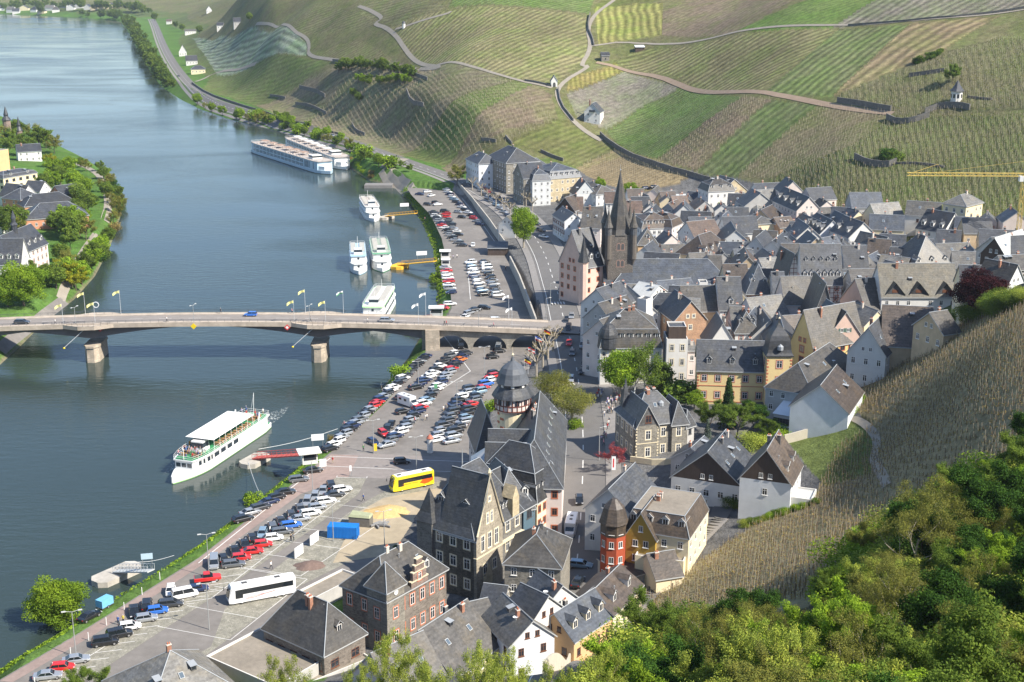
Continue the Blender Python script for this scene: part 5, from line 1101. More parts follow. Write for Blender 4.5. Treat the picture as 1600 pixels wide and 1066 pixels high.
n3=H('F',1156,746,1236,757,7.6,12,6.5,'q','shadewhite','brown','white house with brown gable and brown roof standing at the foot of the near vineyard',gw='wood',chim=2,win='w',fl=1,nc=1,z0=3,dormR=2,skip=0)
block(n3[0],n3[1][2]+.05,1,n3[1][2]+4,7,4.2,.3,'f','white','metal',wname='annex_wall',rname='annex_roof')
n4=H('F',976,826,1076,842,9.5,14,4.2,'mf','cream','brown','mustard corner house with brown mansard around a flat gravel roof and a central gable',cat='house',name='corner_house',g=4,win='w',fl=3,nc=4,dorm=4,chim=2,inset=1.2,skip=0)
L_=n4[1][2];w_,r_,f_=block(n4[0],.6,-1.0,6.2,8,9.0,4.6,'q','mustard','brown',wname='gable_wall',rname='gable_roof');rc=(.6,-1,6.2,8)
for z_ in(1,3.9,6.8):
 for x_ in(1.8,3.8):add_window(n4[0],'F',rc,x_,z_,'w',1,1.3)
add_window(n4[0],'F',rc,2.8,9.8,'w',.8,1.2)
o,rz,LL,u,vv=pose_F(939,838,973,841,9.2,4);rd=tag(empty('red_tower',o,rz),'red rendered corner tower with a brown pointed slate roof on the street','tower');b=MB()
hx=lambda r,z:[(LL/2+r*LL*math.cos(R(22.5+45*k)),LL/2+r*LL*math.sin(R(22.5+45*k)),z)for k in range(8)]
b.ring([hx(.6,-4),hx(.6,9.2)]);b.build('wall',WM['red'],rd);b=MB();b.ring([hx(.615,9.2),hx(.615,11.6)]);b.build('slate_storey',RM['brown'],rd);b=MB();b.ring([hx(.70,11.5),hx(.48,14.4),hx(.12,16.0)]);b.build('roof',RM['brown'],rd)
for z_ in(1,4,7,9.7):
 for k,a_ in enumerate((-90,-45,-135)):
  rr_=.6*LL*math.cos(R(22.5))+.0;link('window',win_mesh('w',.9,1.3),rd,(LL/2+rr_*math.cos(R(a_)),LL/2+rr_*math.sin(R(a_)),z_),R(a_+90))
H('R',992,724,951,765,8,9.5,4.5,'g','white','slate','grey roofed house with white verge behind the red tower',g=4,chim=1,win='w')
H('F',1068,880,1107,797,4.5,9,0,'f','cream','gravel','long cream walled flat annex running along the top of the stair path',g=5,chim=0,nowin='FRLB')
H('R',1012,866,1052,860,4,8,3,'g','cream','brown','low brown roofed annex in front of the mustard corner house',g=4,chim=1,nowin='FRLB')
H('F',975,905,1015,893,2.8,8,.8,'s','grey','grey','small flat grey garage below the mustard house',g=4,chim=0,nowin='FRLB',cat='garage',name='garage')
n5=H('F',897,1001,957,961,5.2,7.8,3.6,'g','orange','blue','orange house with a blue slate roof and three cream dormers beside the stair path',g=3.5,win='b',fl=1,dorm=3,dwm='cream',chim=1,sky=1,nc=4)
n5b=H('F',958,960,1003,913,5.2,8.6,2.8,'g','cream','brown','cream house with brown roof and two big white dormers, next to the orange house',g=3.8,win='d',fl=1,nc=4,dorm=2,dwm='white',chim=1,w=.7,h=1.1)
H('R',903,938,940,908,4.5,7,3,'g','white','brown','narrow dark roof with white edges between the orange house and the street',g=3.5,chim=0,sky=1)
H('R',787,928,832,970,7,8,3.4,'g','shadewhite','light','white house with a smooth light grey roof slope among the bottom roofs',g=3,chim=1,win='b',dish=1)
H('R',815,912,856,931,8.5,9,4,'g','white','dark','white gabled house with red brown windows, lower right of the grey dish roof',g=3,win='b',chim=0)
H('R',842,891,878,915,7.5,10,4.5,'g','white','slate','slate roof with two white satellite dishes in the bottom centre',g=3,dish=2,chim=1,win='w')
H('F',876,886,891,842,9.5,10,4,'h','stone','grey','grey roofed house with a rough red stone side wall at the end of the street',g=3,chim=2,win='w',nowin='FR')
H('R',758,912,792,916,4,9,3,'g','stone','dark','low dark roof directly below the gothic courthouse',g=2,chim=0)
H('R',730,942,760,935,4,7,2.5,'g','tanr','grey','little grey roof between the courthouse foot and the large bottom roof',g=2,chim=0)
H('F',708,1058,780,1006,6,13,6,'g','cream','grey','large grey roofed house with a chimney at the bottom edge of the photo',g=2,chim=2,sky=2,win='w')
H('F',622,1100,700,1063,6,12,6,'g','pale','grey','grey roofed house at the bottom edge left of the large grey roof',g=2,chim=2,sky=2,win='w')
D_=dist_px((525,912),(604,938),11)*.92
st=H('F',604,938,697,887,9.5,D_,5,'h','gstone','grey','dark brick and stone house with a stepped gable, hipped slate roof and corner tower',cat='house',name='brick_house',g=1.5,win='wr',fl=2,nc=6,w=1.1,h=2.1,skip=0,chim=2,sky=2,dorm=2,dwm='white')
for z_ in(1.2,5.6):add_window(st[0],'F',(-.3,-.3,4.2,4.2),2.2,z_,'wr',1.1,2.0);add_window(st[0],'L',(-.3,-.3,4.2,4.2),2.2,z_,'wr',1.1,2.0)
L_=st[1][2];block(st[0],-.3,-.3,4.2,4.2,11.6,3.6,'p','stone','grey',wname='corner_tower_wall',rname='corner_tower_roof')
b=MB();b.lathe([(.5,0),(.5,.12)],12);o_=b.build('round_window',[fr_white],st[0],(2,-.32,10.3));o_.rotation_euler=(math.pi/2,0,0)
b=MB()
for k,(w_,z_)in enumerate([(2.2,9.6),(1.75,11.2),(1.25,12.4),(.75,13.5)]):b.box(-w_,-.35,z_-.6 if k else 8.8,w_,.25,z_+.7,0);b.box(-w_-.08,-.42,z_+.7,w_+.08,.3,z_+.88,1)
b.build('stepped_gable',[WM['rstone'],fr_yel],st[0],(L_*.52,0,0));add_window(st[0],'F',(0,-.35,L_,5),L_*.52,10.2,'wr',.9,1.5)
H('F',494,936,562,901,2.3,4.5,0,'f','grey','gravel','low flat roofed wing with a white edge behind the brick house',g=.5,chim=0,nowin='FRLB',cat='annex',name='flat_annex')
D_=dist_px((402,982),(506,1020),8)
n13=H('F',506,1021,570,987,5.5,D_,6,'h','gstone','grey','slate hipped house with large skylight and wide dormer above the flat roofed annex',g=1.5,win='b',fl=1,nc=2,w=1.8,h=1.5,skip=0,chim=2,dorm=1,sky=1,dwm='wood')
D_=dist_px((322,1026),(390,990),6)
H('F',322,1028,432,1076,4.2,20,0,'f','grey','gravel','large flat roofed annex with a white parapet and a glass rooflight at the bottom left',g=.5,chim=0,nowin='RLB',win='d',nc=5,fl=1,w=.8,h=.8,cat='annex',name='flat_annex')
H('R',252,1022,280,1013,5.5,16,6,'h','tanr','light','pale grey hipped roof at the bottom edge left of the flat roofed annex',g=.5,chim=1,sky=1)
H('F',430,1092,580,1030,1.8,9,0,'f','grey','gravel','dark flat carport roof at the bottom edge below the hipped house',g=1,chim=0,nowin='FRLB',cat='annex',name='flat_annex')
H('F',779,350,805,352,5,9,3.5,'q','white','lichen','white half hipped restaurant pavilion beside the green tree above the car park',g=3,chim=0)
H('F',762,388,793,388,3.0,8,1,'s','wood','blue','flat dark glass roofed kiosk below the retaining wall of the upper car park',g=0,chim=0,nowin='FRLB',cat='kiosk',name='kiosk')
#small houses packed between the others
fr_=random.Random(12);FOOT=[]
for root,rect,eh_,hf_0 in HOUSES:
 m_=Matrix.Translation(root.location)@Matrix.Rotation(root.rotation_euler[2],4,'Z');FOOT.append([tuple((m_@Vector((x,y,0))).xy)for x,y in((rect[0],rect[1]),(rect[2],rect[1]),(rect[2],rect[3]),(rect[0],rect[3]))])
TOWNP=[(990,395),(985,325),(1030,312),(1130,320),(1230,345),(1300,375),(1400,395),(1500,410),(1590,430),(1590,470),(1500,480),(1450,515),(1380,570),(1310,590),(1280,560),(1210,545),(1100,555),(1010,520),(945,530),(940,470),(1000,440)]
twp=[W(x,y,7)for x,y in TOWNP];n_in=0
cand=[(x,y)for x in np.arange(20,175,3.2)for y in np.arange(360,640,3.2)];fr_.shuffle(cand)
CA=np.array(cand);DD=np.full(len(CA),1e9)
for f_ in FOOT:DD=np.minimum(DD,poly_sd(CA[:,0],CA[:,1],f_))
DD[poly_sd(CA[:,0],CA[:,1],[(p.x,p.y)for p in twp])>-2]=-1
for i_ in range(len(CA)):
 x,y=CA[i_];d=float(DD[i_])
 if d<2.9 or n_in>=80:continue
 w_=min(9.5,d*1.75);l_=min(12,d*2.0);z=gz(x,y);a=fr_.choice([0,math.pi/2])+fr_.uniform(-.4,.4);eh_=fr_.uniform(5.5,7.5);c=fr_.choice(['white','white','grey','cream','tanr','pale']);rc_=fr_.choice(['slate','grey','dark','slate','brown','blue','light'])
 m_=Matrix.Translation((x,y,z))@Matrix.Rotation(a,4,'Z')@Matrix.Translation((-l_/2,-w_/2,0));o_=m_.to_translation();root=tag(empty('house',o_,a),'small house squeezed between larger roofs of the old town','house','small infill houses of the old town')
 rect=(0,0,l_,w_);wl_,ro_,hf_=block(root,*rect,eh_,w_*fr_.uniform(.38,.52),'g',c,rc_,ov=.25)
 for s in 'FRL':
  if faces_cam(root,s)>.2:win_grid(root,s,rect,eh_,fr_.choice(['w','b','wr']),None,None,.9,1.2,2.5,.2)
 cx_,cy_=l_*fr_.uniform(.2,.8),w_/2+.6;z_=hf_(cx_,cy_);chimney(ro_,cx_,cy_,z_-.6,z_+1.3,fr_.choice([chbrick,chgrey,chrender]))
 if fr_.random()<.5:skylight(ro_,l_*.4,w_*.27,hf_)
 DD=np.minimum(DD,poly_sd(CA[:,0],CA[:,1],[tuple((m_@Vector((px_,py_,0))).xy)for px_,py_ in((0,0),(l_,0),(l_,w_),(0,w_))]));n_in+=1
print('infill',n_in)
for root,rect,eh_,hf_0 in HOUSES:
 ro_=next((c_ for c_ in root.children if c_.name.startswith('roof')),None)
 if ro_ is None or rect[2]<7 or root.name.startswith(('hospital','church','flat','conserv')):continue
 for k in range(fr_.choice([0,1,1,2])):
  x_,y_=rect[2]*fr_.uniform(.15,.85),rect[3]*fr_.uniform(.15,.38);z_=hf_0(x_,y_)
  if z_<eh_+.5:continue
  if fr_.random()<.45:b=MB();b.tube([(0,0,-.3),(0,0,.7)],.06,5);b.lathe([(.1,.6),(.16,.75),(.02,.85)],6);b.build('vent_pipe',leadm,ro_,(x_,y_,z_))
  else:b=MB();b.box(-.45,-.1,-.5,.45,1.2,.75);b.face([(-.6,-.25,.72),(.6,-.25,.72),(.6,1.3,1.0),(-.6,1.3,1.0)][::1],1);b.box(-.3,-.13,.1,.3,-.1,.6,2);b.build('roof_hatch',[WM['dslate'],leadm,pane],ro_,(x_,y_,z_))
#cars
ORD=['first','second','third','fourth','fifth','sixth','seventh','eighth','ninth','tenth','eleventh','twelfth','thirteenth','fourteenth','fifteenth','sixteenth','seventeenth','eighteenth','nineteenth','twentieth','twenty-first','twenty-second','twenty-third','twenty-fourth','twenty-fifth','twenty-sixth','twenty-seventh','twenty-eighth','twenty-ninth','thirtieth']
def carpaint(n,c,met=.0):
 m,nt=nt_of('paint_'+n);out=N(nt,'ShaderNodeOutputMaterial');b_=N(nt,'ShaderNodeBsdfPrincipled',Roughness=.28,Metallic=met);b_.inputs['Base Color'].default_value=(*c,1)
 b_.inputs['Coat Weight'].default_value=.6;b_.inputs['Coat Roughness'].default_value=.05;nt.links.new(b_.outputs[0],out.inputs[0]);return m
PAINT={'black':carpaint('black',(.012,.013,.015)),'dark grey':carpaint('dark_grey',(.055,.06,.068),.3),'silver':carpaint('silver',(.42,.44,.46),.5),'white':carpaint('white',(.72,.72,.71)),'navy':carpaint('navy',(.012,.025,.075)),'red':carpaint('red',(.52,.02,.018)),'bright blue':carpaint('blue',(.03,.14,.50)),'grey':carpaint('grey',(.16,.17,.18),.4),'pale blue':carpaint('pale_blue',(.25,.36,.45),.3),'green':carpaint('green',(.05,.16,.10)),'orange':carpaint('orange',(.6,.16,.03))}
cglass=glassmat('car_glass',(.012,.016,.02),.04);tyre=mat('tyre_rubber',(.02,.02,.02),.8,0);rim=mat('wheel_rim',(.45,.45,.46),.35,0,metal=.6);lampw=mat('headlight_glass',(.65,.66,.68),.15,0);lampr=mat('rear_light',(.35,.02,.02),.3,0)
SH={'hatchback':(4.0,1.74,1.47,.93,(-1.95,-1.55,.45,1.0)),'estate car':(4.7,1.8,1.46,.92,(-2.3,-1.85,.5,1.15)),'saloon':(4.7,1.8,1.42,.92,(-1.75,-.95,.45,1.1)),'off-roader':(4.6,1.88,1.72,1.05,(-2.25,-1.9,.55,1.2)),'van':(4.9,1.9,1.98,1.1,(-2.42,-2.2,1.25,1.75))}
def body_parts(kind):
 L_,W_,Ht,bz,(a0,a1,a2,a3)=SH[kind];hw=W_/2;hl=L_/2
 B_=MB()
 def sec(x,w,zb,zt,tw=.93):return[(x,-w,zb+.12),(x,-w,zt-.12),(x,-w*tw,zt),(x,w*tw,zt),(x,w,zt-.12),(x,w,zb+.12),(x,w*.9,zb),(x,-w*.9,zb)]
 B_.ring([sec(-hl,hw*.86,.38,bz-.12),sec(-hl+.12,hw*.96,.28,bz),sec(-hl+.8,hw,.24,bz+.02),sec(0,hw,.22,bz),sec(a3,hw,.24,bz-.02),sec(hl-.55,hw*.97,.26,bz-.13),sec(hl-.12,hw*.88,.3,bz-.26),sec(hl,hw*.72,.36,bz-.34)][::-1])
 G_=MB();w1=hw*.93;w2=hw*.76
 G_.ring([[(a0,-w1,bz-.03),(a3,-w1,bz-.03),(a3,w1,bz-.03),(a0,w1,bz-.03)],[(a1,-w2,Ht-.05),(a2,-w2,Ht-.05),(a2,w2,Ht-.05),(a1,w2,Ht-.05)]])
 R_=MB();R_.ring([[(a1-.05,-w2-.03,Ht-.07),(a2+.05,-w2-.03,Ht-.07),(a2+.05,w2+.03,Ht-.07),(a1-.05,w2+.03,Ht-.07)],[(a1+.08,-w2+.08,Ht),(a2-.08,-w2+.08,Ht),(a2-.08,w2-.08,Ht),(a1+.08,w2-.08,Ht)]])
 for s in(-1,1):
  for xa,xb in((a0,a1),(a3,a2),((a0+a3)/2,(a1+a2)/2)):R_.tube([(xa,s*w1*1.005,bz-.02),(xb,s*w2*1.01,Ht-.05)],.04,4)
 return B_,G_,R_,L_,W_
def wheel_mb(x,y,r=.32):
 w=MB();s=1 if y>0 else-1;T=Matrix.Translation((x,y,r))@Matrix.Rotation(R(90)*-s,4,'X')
 pts=lambda rr,z:[tuple(T@Vector((rr*math.cos(2*math.pi*k/12),rr*math.sin(2*math.pi*k/12),z)))for k in range(12)]
 w.ring([pts(r,-.2),pts(r,.02)],0);w.ring([pts(r*.6,.0),pts(r*.55,.035)],1);return w
CARC={}
def car_proto(kind,colr_,full):
 k=(kind,colr_,full)
 if k in CARC:return CARC[k]
 B_,G_,R_,L_,W_=body_parts(kind);hl=L_/2;y=W_/2-.03;wx=(hl-.85,-hl+.8);pm=PAINT[colr_]
 if not full:
  m=MB()
  for src,mi in((B_,0),(G_,1),(R_,0)):
   o_=len(m.v);m.v+=src.v;m.f+=[tuple(i+o_ for i in f_)for f_ in src.f];m.m+=[mi]*len(src.f)
  for x in wx:
   for s in(-1,1):
    w_=wheel_mb(x,s*y);o_=len(m.v);m.v+=w_.v;m.f+=[tuple(i+o_ for i in f_)for f_ in w_.f];m.m+=[2+q for q in w_.m]
  for s in(-1,1):m.box(hl-.12,s*W_*.36-.16,.55,hl-.02,s*W_*.36+.16,.68,4);m.box(-hl-.01,s*W_*.37-.13,.68,-hl+.1,s*W_*.37+.13,.85,5)
  CARC[k]=[('car',m.mesh('car',[pm,cglass,tyre,rim,lampw,lampr]))]
 else:
  o_=len(B_.v);B_.v+=R_.v;B_.f+=[tuple(i+o_ for i in f_)for f_ in R_.f];B_.m+=R_.m
  ls=[('body',B_.mesh('body',pm)),('windows',G_.mesh('windows',cglass))]
  for x in wx:
   for s in(-1,1):ls.append(('wheel',wheel_mb(x,s*y).mesh('wheel',[tyre,rim])))
  for s in(-1,1):
   h_=MB();h_.box(hl-.14,s*W_*.36-.17,.54,hl-.02,s*W_*.36+.17,.69);ls.append(('headlight',h_.mesh('headlight',lampw)))
   h_=MB();h_.box(-hl-.01,s*W_*.37-.13,.66,-hl+.1,s*W_*.37+.13,.86);ls.append(('rear_light',h_.mesh('rear_light',lampr)))
  CARC[k]=ls
 return CARC[k]
NCAR=0
def car(p,ang,kind,colr_,label,group=None,full=True,cat='car'):
 global NCAR;NCAR+=1
 parts=car_proto(kind,colr_,full)
 if full:
  r=empty('parked_car',p,ang)
  for n_,m_ in parts:link(n_,m_,r)
 else:r=link('parked_car',parts[0][1],None,p,ang)
 return tag(r,label,cat if kind!='van' else 'van',group)
def head(px,py,dx,dy,z=0.0):
 a=W(px,py,z);b_=W(px+dx,py+dy,z);return math.atan2(b_.y-a.y,b_.x-a.x)
cr=random.Random(21)
CW=['silver']*5+['black']*5+['dark grey']*5+['white']*5+['grey']*3+['navy']*3+['red']+['pale blue']
KW=['hatchback']*4+['estate car']*4+['saloon']*3+['off-roader']*2
def row(pix,n,hd,where,end,full=False,group=None,cols=None,z=.07,miss=()):
 pts=[W(x,y,z)for x,y in pix];seg=[0]
 for a,b_ in zip(pts,pts[1:]):seg.append(seg[-1]+(b_-a).length)
 for k in range(n):
  if k in miss:continue
  s=seg[-1]*k/(n-1);j=max(i for i in range(len(seg))if seg[i]<=s+1e-6);j=min(j,len(pts)-2)
  p=pts[j].lerp(pts[j+1],(s-seg[j])/(seg[j+1]-seg[j]));px,py,_=P(p)
  c=(cols[k]if cols and k<len(cols)and cols[k]else cr.choice(CW));kd=cr.choice(KW)
  a=head(px,py,*hd,z)+cr.uniform(-.04,.04)+(math.pi if cr.random()<.35 else 0)
  car(p,a,kd,c,'%s %s, %s from %s of %s'%(c,kd,ORD[k],end,where),group,full)
NEAR=[(380,814,1,-.25,'estate car','black','black estate car at the near end of the six cars along the grass bank'),(391,804,1,-.25,'saloon','silver','silver saloon, second of the six cars parked along the grass bank'),(407,796,1,-.25,'estate car','dark grey','dark grey estate, third of the six cars along the grass bank'),(421,787,1,-.25,'saloon','navy','navy saloon, fourth of the six cars along the grass bank'),(433,780,1,-.25,'hatchback','black','black hatchback, fifth of the six cars along the grass bank'),(446,772,1,-.15,'saloon','black','black saloon at the far end of the six cars along the grass bank'),(467,752,1,-.12,'estate car','grey','grey estate car standing alone below the ticket hut'),(489,738,1,-.15,'saloon','black','black saloon right in front of the ticket hut'),(628,724,1,-.05,'hatchback','black','black hatchback driving alone towards the yellow coach'),(335,884,-.05,1,'van','silver','silver van parked nose down beside the red pickup'),(349,876,-.3,-1,'hatchback','black','black hatchback right of the silver van'),(367,863,-.3,-1,'saloon','black','black saloon behind the lowest red car'),(382,853,-.35,-1,'saloon','black','glossy black saloon behind the middle red car'),(394,844,-.35,-1,'hatchback','black','black hatchback behind the upper red car'),(410,837,-.35,1,'hatchback','pale blue','pale blue hatchback, first light car of the left slanted row'),(426,826,-.35,-1,'estate car','grey','grey estate behind the blue hatchback'),(439,817,-.35,-1,'saloon','dark grey','dark grey saloon in the middle of the left slanted row'),(455,807,-.35,-1,'hatchback','dark grey','dark grey hatchback further up the left slanted row'),(469,797,-.35,-1,'saloon','grey','grey saloon up the left slanted row of the near car park'),(480,787,-.35,1,'estate car','silver','silver estate in the upper part of the left slanted row'),(492,779,-.35,1,'hatchback','silver','silver hatchback in the upper part of the left slanted row'),(505,770,-.35,1,'saloon','silver','silver saloon, last but one of the left slanted row'),(517,762,-.35,-1,'off-roader','black','black off-roader at the top of the left slanted row'),(365,885,1,-.12,'estate car','grey','grey estate in front of the lowest red car'),(377,875,1,-.12,'hatchback','red','lowest of the three red cars in the near car park'),(394,865,1,-.12,'saloon','red','middle one of the three red cars in the near car park'),(411,854,1,-.12,'hatchback','red','topmost of the three red cars in the near car park'),(428,844,1,-.12,'hatchback','white','small white hatchback next above the three red cars'),(441,834,1,-.15,'estate car','grey','grey estate next below the bright blue estate'),(455,824,1,-.15,'estate car','bright blue','bright blue estate in the right slanted row'),(468,814,1,-.15,'saloon','silver','silver saloon next above the bright blue estate'),(485,805,1,-.15,'estate car','white','white estate, second above the bright blue estate'),(496,796,1,-.15,'hatchback','silver','silver hatchback, third above the bright blue estate'),(509,786,1,-.15,'estate car','white','long white estate near the top of the right slanted row'),(523,776,1,-.15,'saloon','dark grey','dark grey saloon, last but one of the right slanted row'),(534,768,1,-.15,'estate car','white','white estate at the top of the right slanted row'),(267,927,-.15,1,'hatchback','white','white hatchback with its nose to the camera beside the white box van'),(289,933,1,-.2,'van','white','small white box van beside the white hatchback'),(307,924,1,-.15,'saloon','navy','dark blue saloon between white box van and red pickup'),(267,947,1,-.1,'estate car','dark grey','dark grey estate above the bright blue hatchback'),(230,949,.12,-1,'off-roader','black','black off-roader standing upright beside the bright blue hatchback'),(210,959,.12,1,'saloon','black','black convertible like saloon near the two standing men'),(246,958,1,-.15,'hatchback','bright blue','bright blue hatchback in the lower car park'),(229,970,1,-.15,'hatchback','silver','silver hatchback below the bright blue one'),(203,983,1,-.15,'hatchback','white','white hatchback above the two black off-roaders'),(187,995,1,-.2,'off-roader','black','upper one of the two black off-roaders in the lower car park'),(165,1007,1,-.15,'off-roader','black','lower one of the two black off-roaders in the lower car park'),(140,967,1,-.55,'saloon','black','black saloon towing the light blue trailer'),(119,1035,1,-.15,'saloon','silver','silver saloon below the tall lamp at the bottom left'),(98,1047,1,-.1,'hatchback','red','small red hatchback at the bottom left'),(75,1060,1,-.12,'saloon','silver','silver saloon cut by the bottom edge at the left'),(905,786,.05,1,'hatchback','black','black hatchback driving on the street above the white motorhome'),(907,887,1,.1,'estate car','pale blue','pale blue car crossing the shaded street below the motorhome'),(903,914,.6,-1,'saloon','black','black car parked in shade beside the orange house roofs')]
for px,py,dx,dy,kd,c,lb in NEAR:
 g_=W(px,py,.07)if px<700 else G(px,py)+Vector((0,0,.12));a=math.atan2(*(lambda a_,b_:(b_.y-a_.y,b_.x-a_.x))(W(px,py,g_.z),W(px+dx*10,py+dy*10,g_.z)))
 car(g_,a,kd,c,lb,None,True)
p_=W(325,908,.07);pk=tag(empty('pickup_truck',p_,head(325,908,1,-.12)),'red pickup truck with a dark load bed below the silver van','pickup')
B_,G_,R_,L_,W_=body_parts('off-roader');b=MB();hw=.92
sec=lambda x,w,zb,zt:[(x,-w,zb+.1),(x,-w,zt-.1),(x,-w*.93,zt),(x,w*.93,zt),(x,w,zt-.1),(x,w,zb+.1)]
b.ring([sec(2.5,.75,.45,.85),sec(2.3,.88,.35,1.0),sec(1.1,.93,.3,1.12),sec(-2.5,.93,.35,1.12),sec(-2.6,.9,.4,1.05)]);b.build('body',PAINT['red'],pk)
b=MB();b.ring([[(-.9,-.85,1.1),(1.0,-.85,1.1),(1.0,.85,1.1),(-.9,.85,1.1)],[(-.75,-.72,1.7),(.4,-.72,1.7),(.4,.72,1.7),(-.75,.72,1.7)]]);b.build('windows',cglass,pk)
b=MB();b.box(-.8,-.74,1.7,.42,.74,1.77);b.build('cab_roof',PAINT['red'],pk);b=MB();b.box(-2.45,-.8,1.0,-1.0,.8,1.14);b.build('load_cover',fr_dark,pk)
for x in(1.6,-1.6):
 for s in(-1,1):wheel_mb(x,s*.88,.38).build('wheel',[tyre,rim],pk)
p_=W(164,949,.07);tr=tag(empty('trailer',p_,head(164,949,1,-.55)),'light blue covered trailer behind the black saloon at the grass bank','trailer');b=MB();b.box(-1.4,-.85,.5,1.4,.85,1.9);b.build('cover',mat('blue_tarpaulin',(.16,.42,.62),.6,.08),tr);b=MB();b.box(-1.45,-.9,.35,1.45,.9,.5);b.tube([(-1.4,0,.45),(-2.6,0,.4)],.05,4);b.build('frame',fr_dark,tr)
for s in(-1,1):wheel_mb(0,s*.92,.3).build('wheel',[tyre,rim],tr)
GM='cars in the middle car park'
row([(516,704),(560,660),(600,622),(640,584),(664,560)],30,(1,-.30),'riverside row, middle car park','near end',group=GM,cols=[None]*12+['red','red'])
row([(604,698),(634,668),(660,636),(688,602),(706,578),(728,555)],26,(1,-.25),'long centre row, middle car park','near end',group=GM,cols=['silver','grey',None,'white','silver']+[None]*15+['red',None,None,'orange'])
row([(650,608),(676,586),(696,566),(712,554)],11,(1,-.2),'short inner row, middle car park','near end',group=GM)
row([(682,690),(698,660),(712,634),(735,610)],13,(1,-.2),'left column by the round tower','near end',group=GM)
row([(706,692),(712,676),(728,656),(738,632),(750,612),(762,600),(772,585)],17,(1,-.2),'right column by the round tower','near end',group=GM,cols=[None,'silver',None,None,None,None,None,None,'red',None,None,None,'red','bright blue',None,'red',None])
for px,py,dx,dy,kd,c,lb in[(626,622,.8,-.6,'estate car','grey','grey estate driving alone beside the white camper in the middle car park'),(629,646,1,-.2,'hatchback','black','black hatchback just below the white camper'),(611,666,-.5,1,'saloon','black','black saloon left of the long row, near the flag sign'),(605,673,-.5,1,'estate car','black','black estate touching the black saloon near the flag sign'),(599,680,.8,.6,'hatchback','red','dark red hatchback behind the black estate near the flag sign'),(583,694,.9,.5,'hatchback','navy','blue car beside a yellow board at the lower end of the middle car park'),(780,551,1,-.1,'hatchback','black','black hatchback just outside the third bridge arch'),(770,560,1,-.1,'hatchback','black','second black hatchback outside the third bridge arch'),(779,545,.3,-1,'van','silver','silver van in the shade of the middle bridge arch'),(720,543,.2,1,'van','black','black van in the shade of the first bridge arch')]:
 car(W(px,py,.07),head(px,py,dx,dy),kd,c,lb,GM,False)
p_=W(638,634,.07);a_=head(638,634,1,.35)
def motorhome(p,a,label,L_=6.5,wc='white'):
 r=tag(empty('motorhome',p,a),label,'motorhome');b=MB();h=L_/2
 b.ring([[(x,-1.1,.4),(x,-1.1,2.75),(x,-1.0,2.9),(x,1.0,2.9),(x,1.1,2.75),(x,1.1,.4)]for x in(-h,h-1.3)]);b.ring([[(h-1.3,-1.0,.4),(h-1.3,1.0,.4),(h-1.3,1.0,2.1),(h-1.3,-1.0,2.1)],[(h,-.85,.4),(h,.85,.4),(h,.85,1.1),(h,-.85,1.1)]]);b.build('body',PAINT[wc],r)
 b=MB();b.ring([[(h-1.25,-.92,1.25),(h-1.25,.92,1.25),(h-1.25,.9,2.12),(h-1.25,-.9,2.12)],[(h-.25,-.85,1.14),(h-.25,.85,1.14),(h-1.0,.8,2.14),(h-1.0,-.8,2.14)]]);b.build('windscreen',cglass,r)
 for s in(-1,1):
  for x in(-h+1.2,0):b=MB();b.box(x-.5,s*1.1-.02,1.5,x+.5,s*1.1+.02,2.1);b.build('window',cglass,r)
  for x in(-h+1.3,h-1.1):wheel_mb(x,s*.98,.35).build('wheel',[tyre,rim],r)
 b=MB()
 for x in(-1.6,.2):b.box(x-.3,-.3,2.9,x+.3,.3,2.98)
 b.build('roof_hatch',fr_dark,r);return r
motorhome(p_,a_,'white camper van parked across the middle car park')
g_=G(892,832)+Vector((0,0,.12));motorhome(g_,head(892,832,-.25,1,3),'large white motorhome parked in the street beside the courthouse',7.4)
GU='cars in the upper car park'
row([(676,333),(690,352),(706,372),(722,385)],15,(1,.03),'left centre column, upper car park','far end',group=GU)
row([(695,332),(702,350),(716,368)],9,(1,.03),'right centre column, upper car park','far end',group=GU,cols=[None,'red','red'])
row([(692,287),(702,305),(718,322),(736,338),(750,352)],17,(1,.12),'row under the retaining wall','far end',group=GU)
row([(735,412),(740,430),(750,448),(756,462)],10,(1,-.1),'left column near the curved wall','far end',group=GU,cols=['white','pale blue'])
row([(757,411),(763,428),(772,448),(778,463)],11,(1,-.08),'right column near the curved wall','far end',group=GU)
row([(696,420),(700,438),(702,450),(705,459)],8,(1,-.05),'riverside column by the white hut','far end',group=GU,cols=['silver','red','white','white','red','white','silver','navy'])
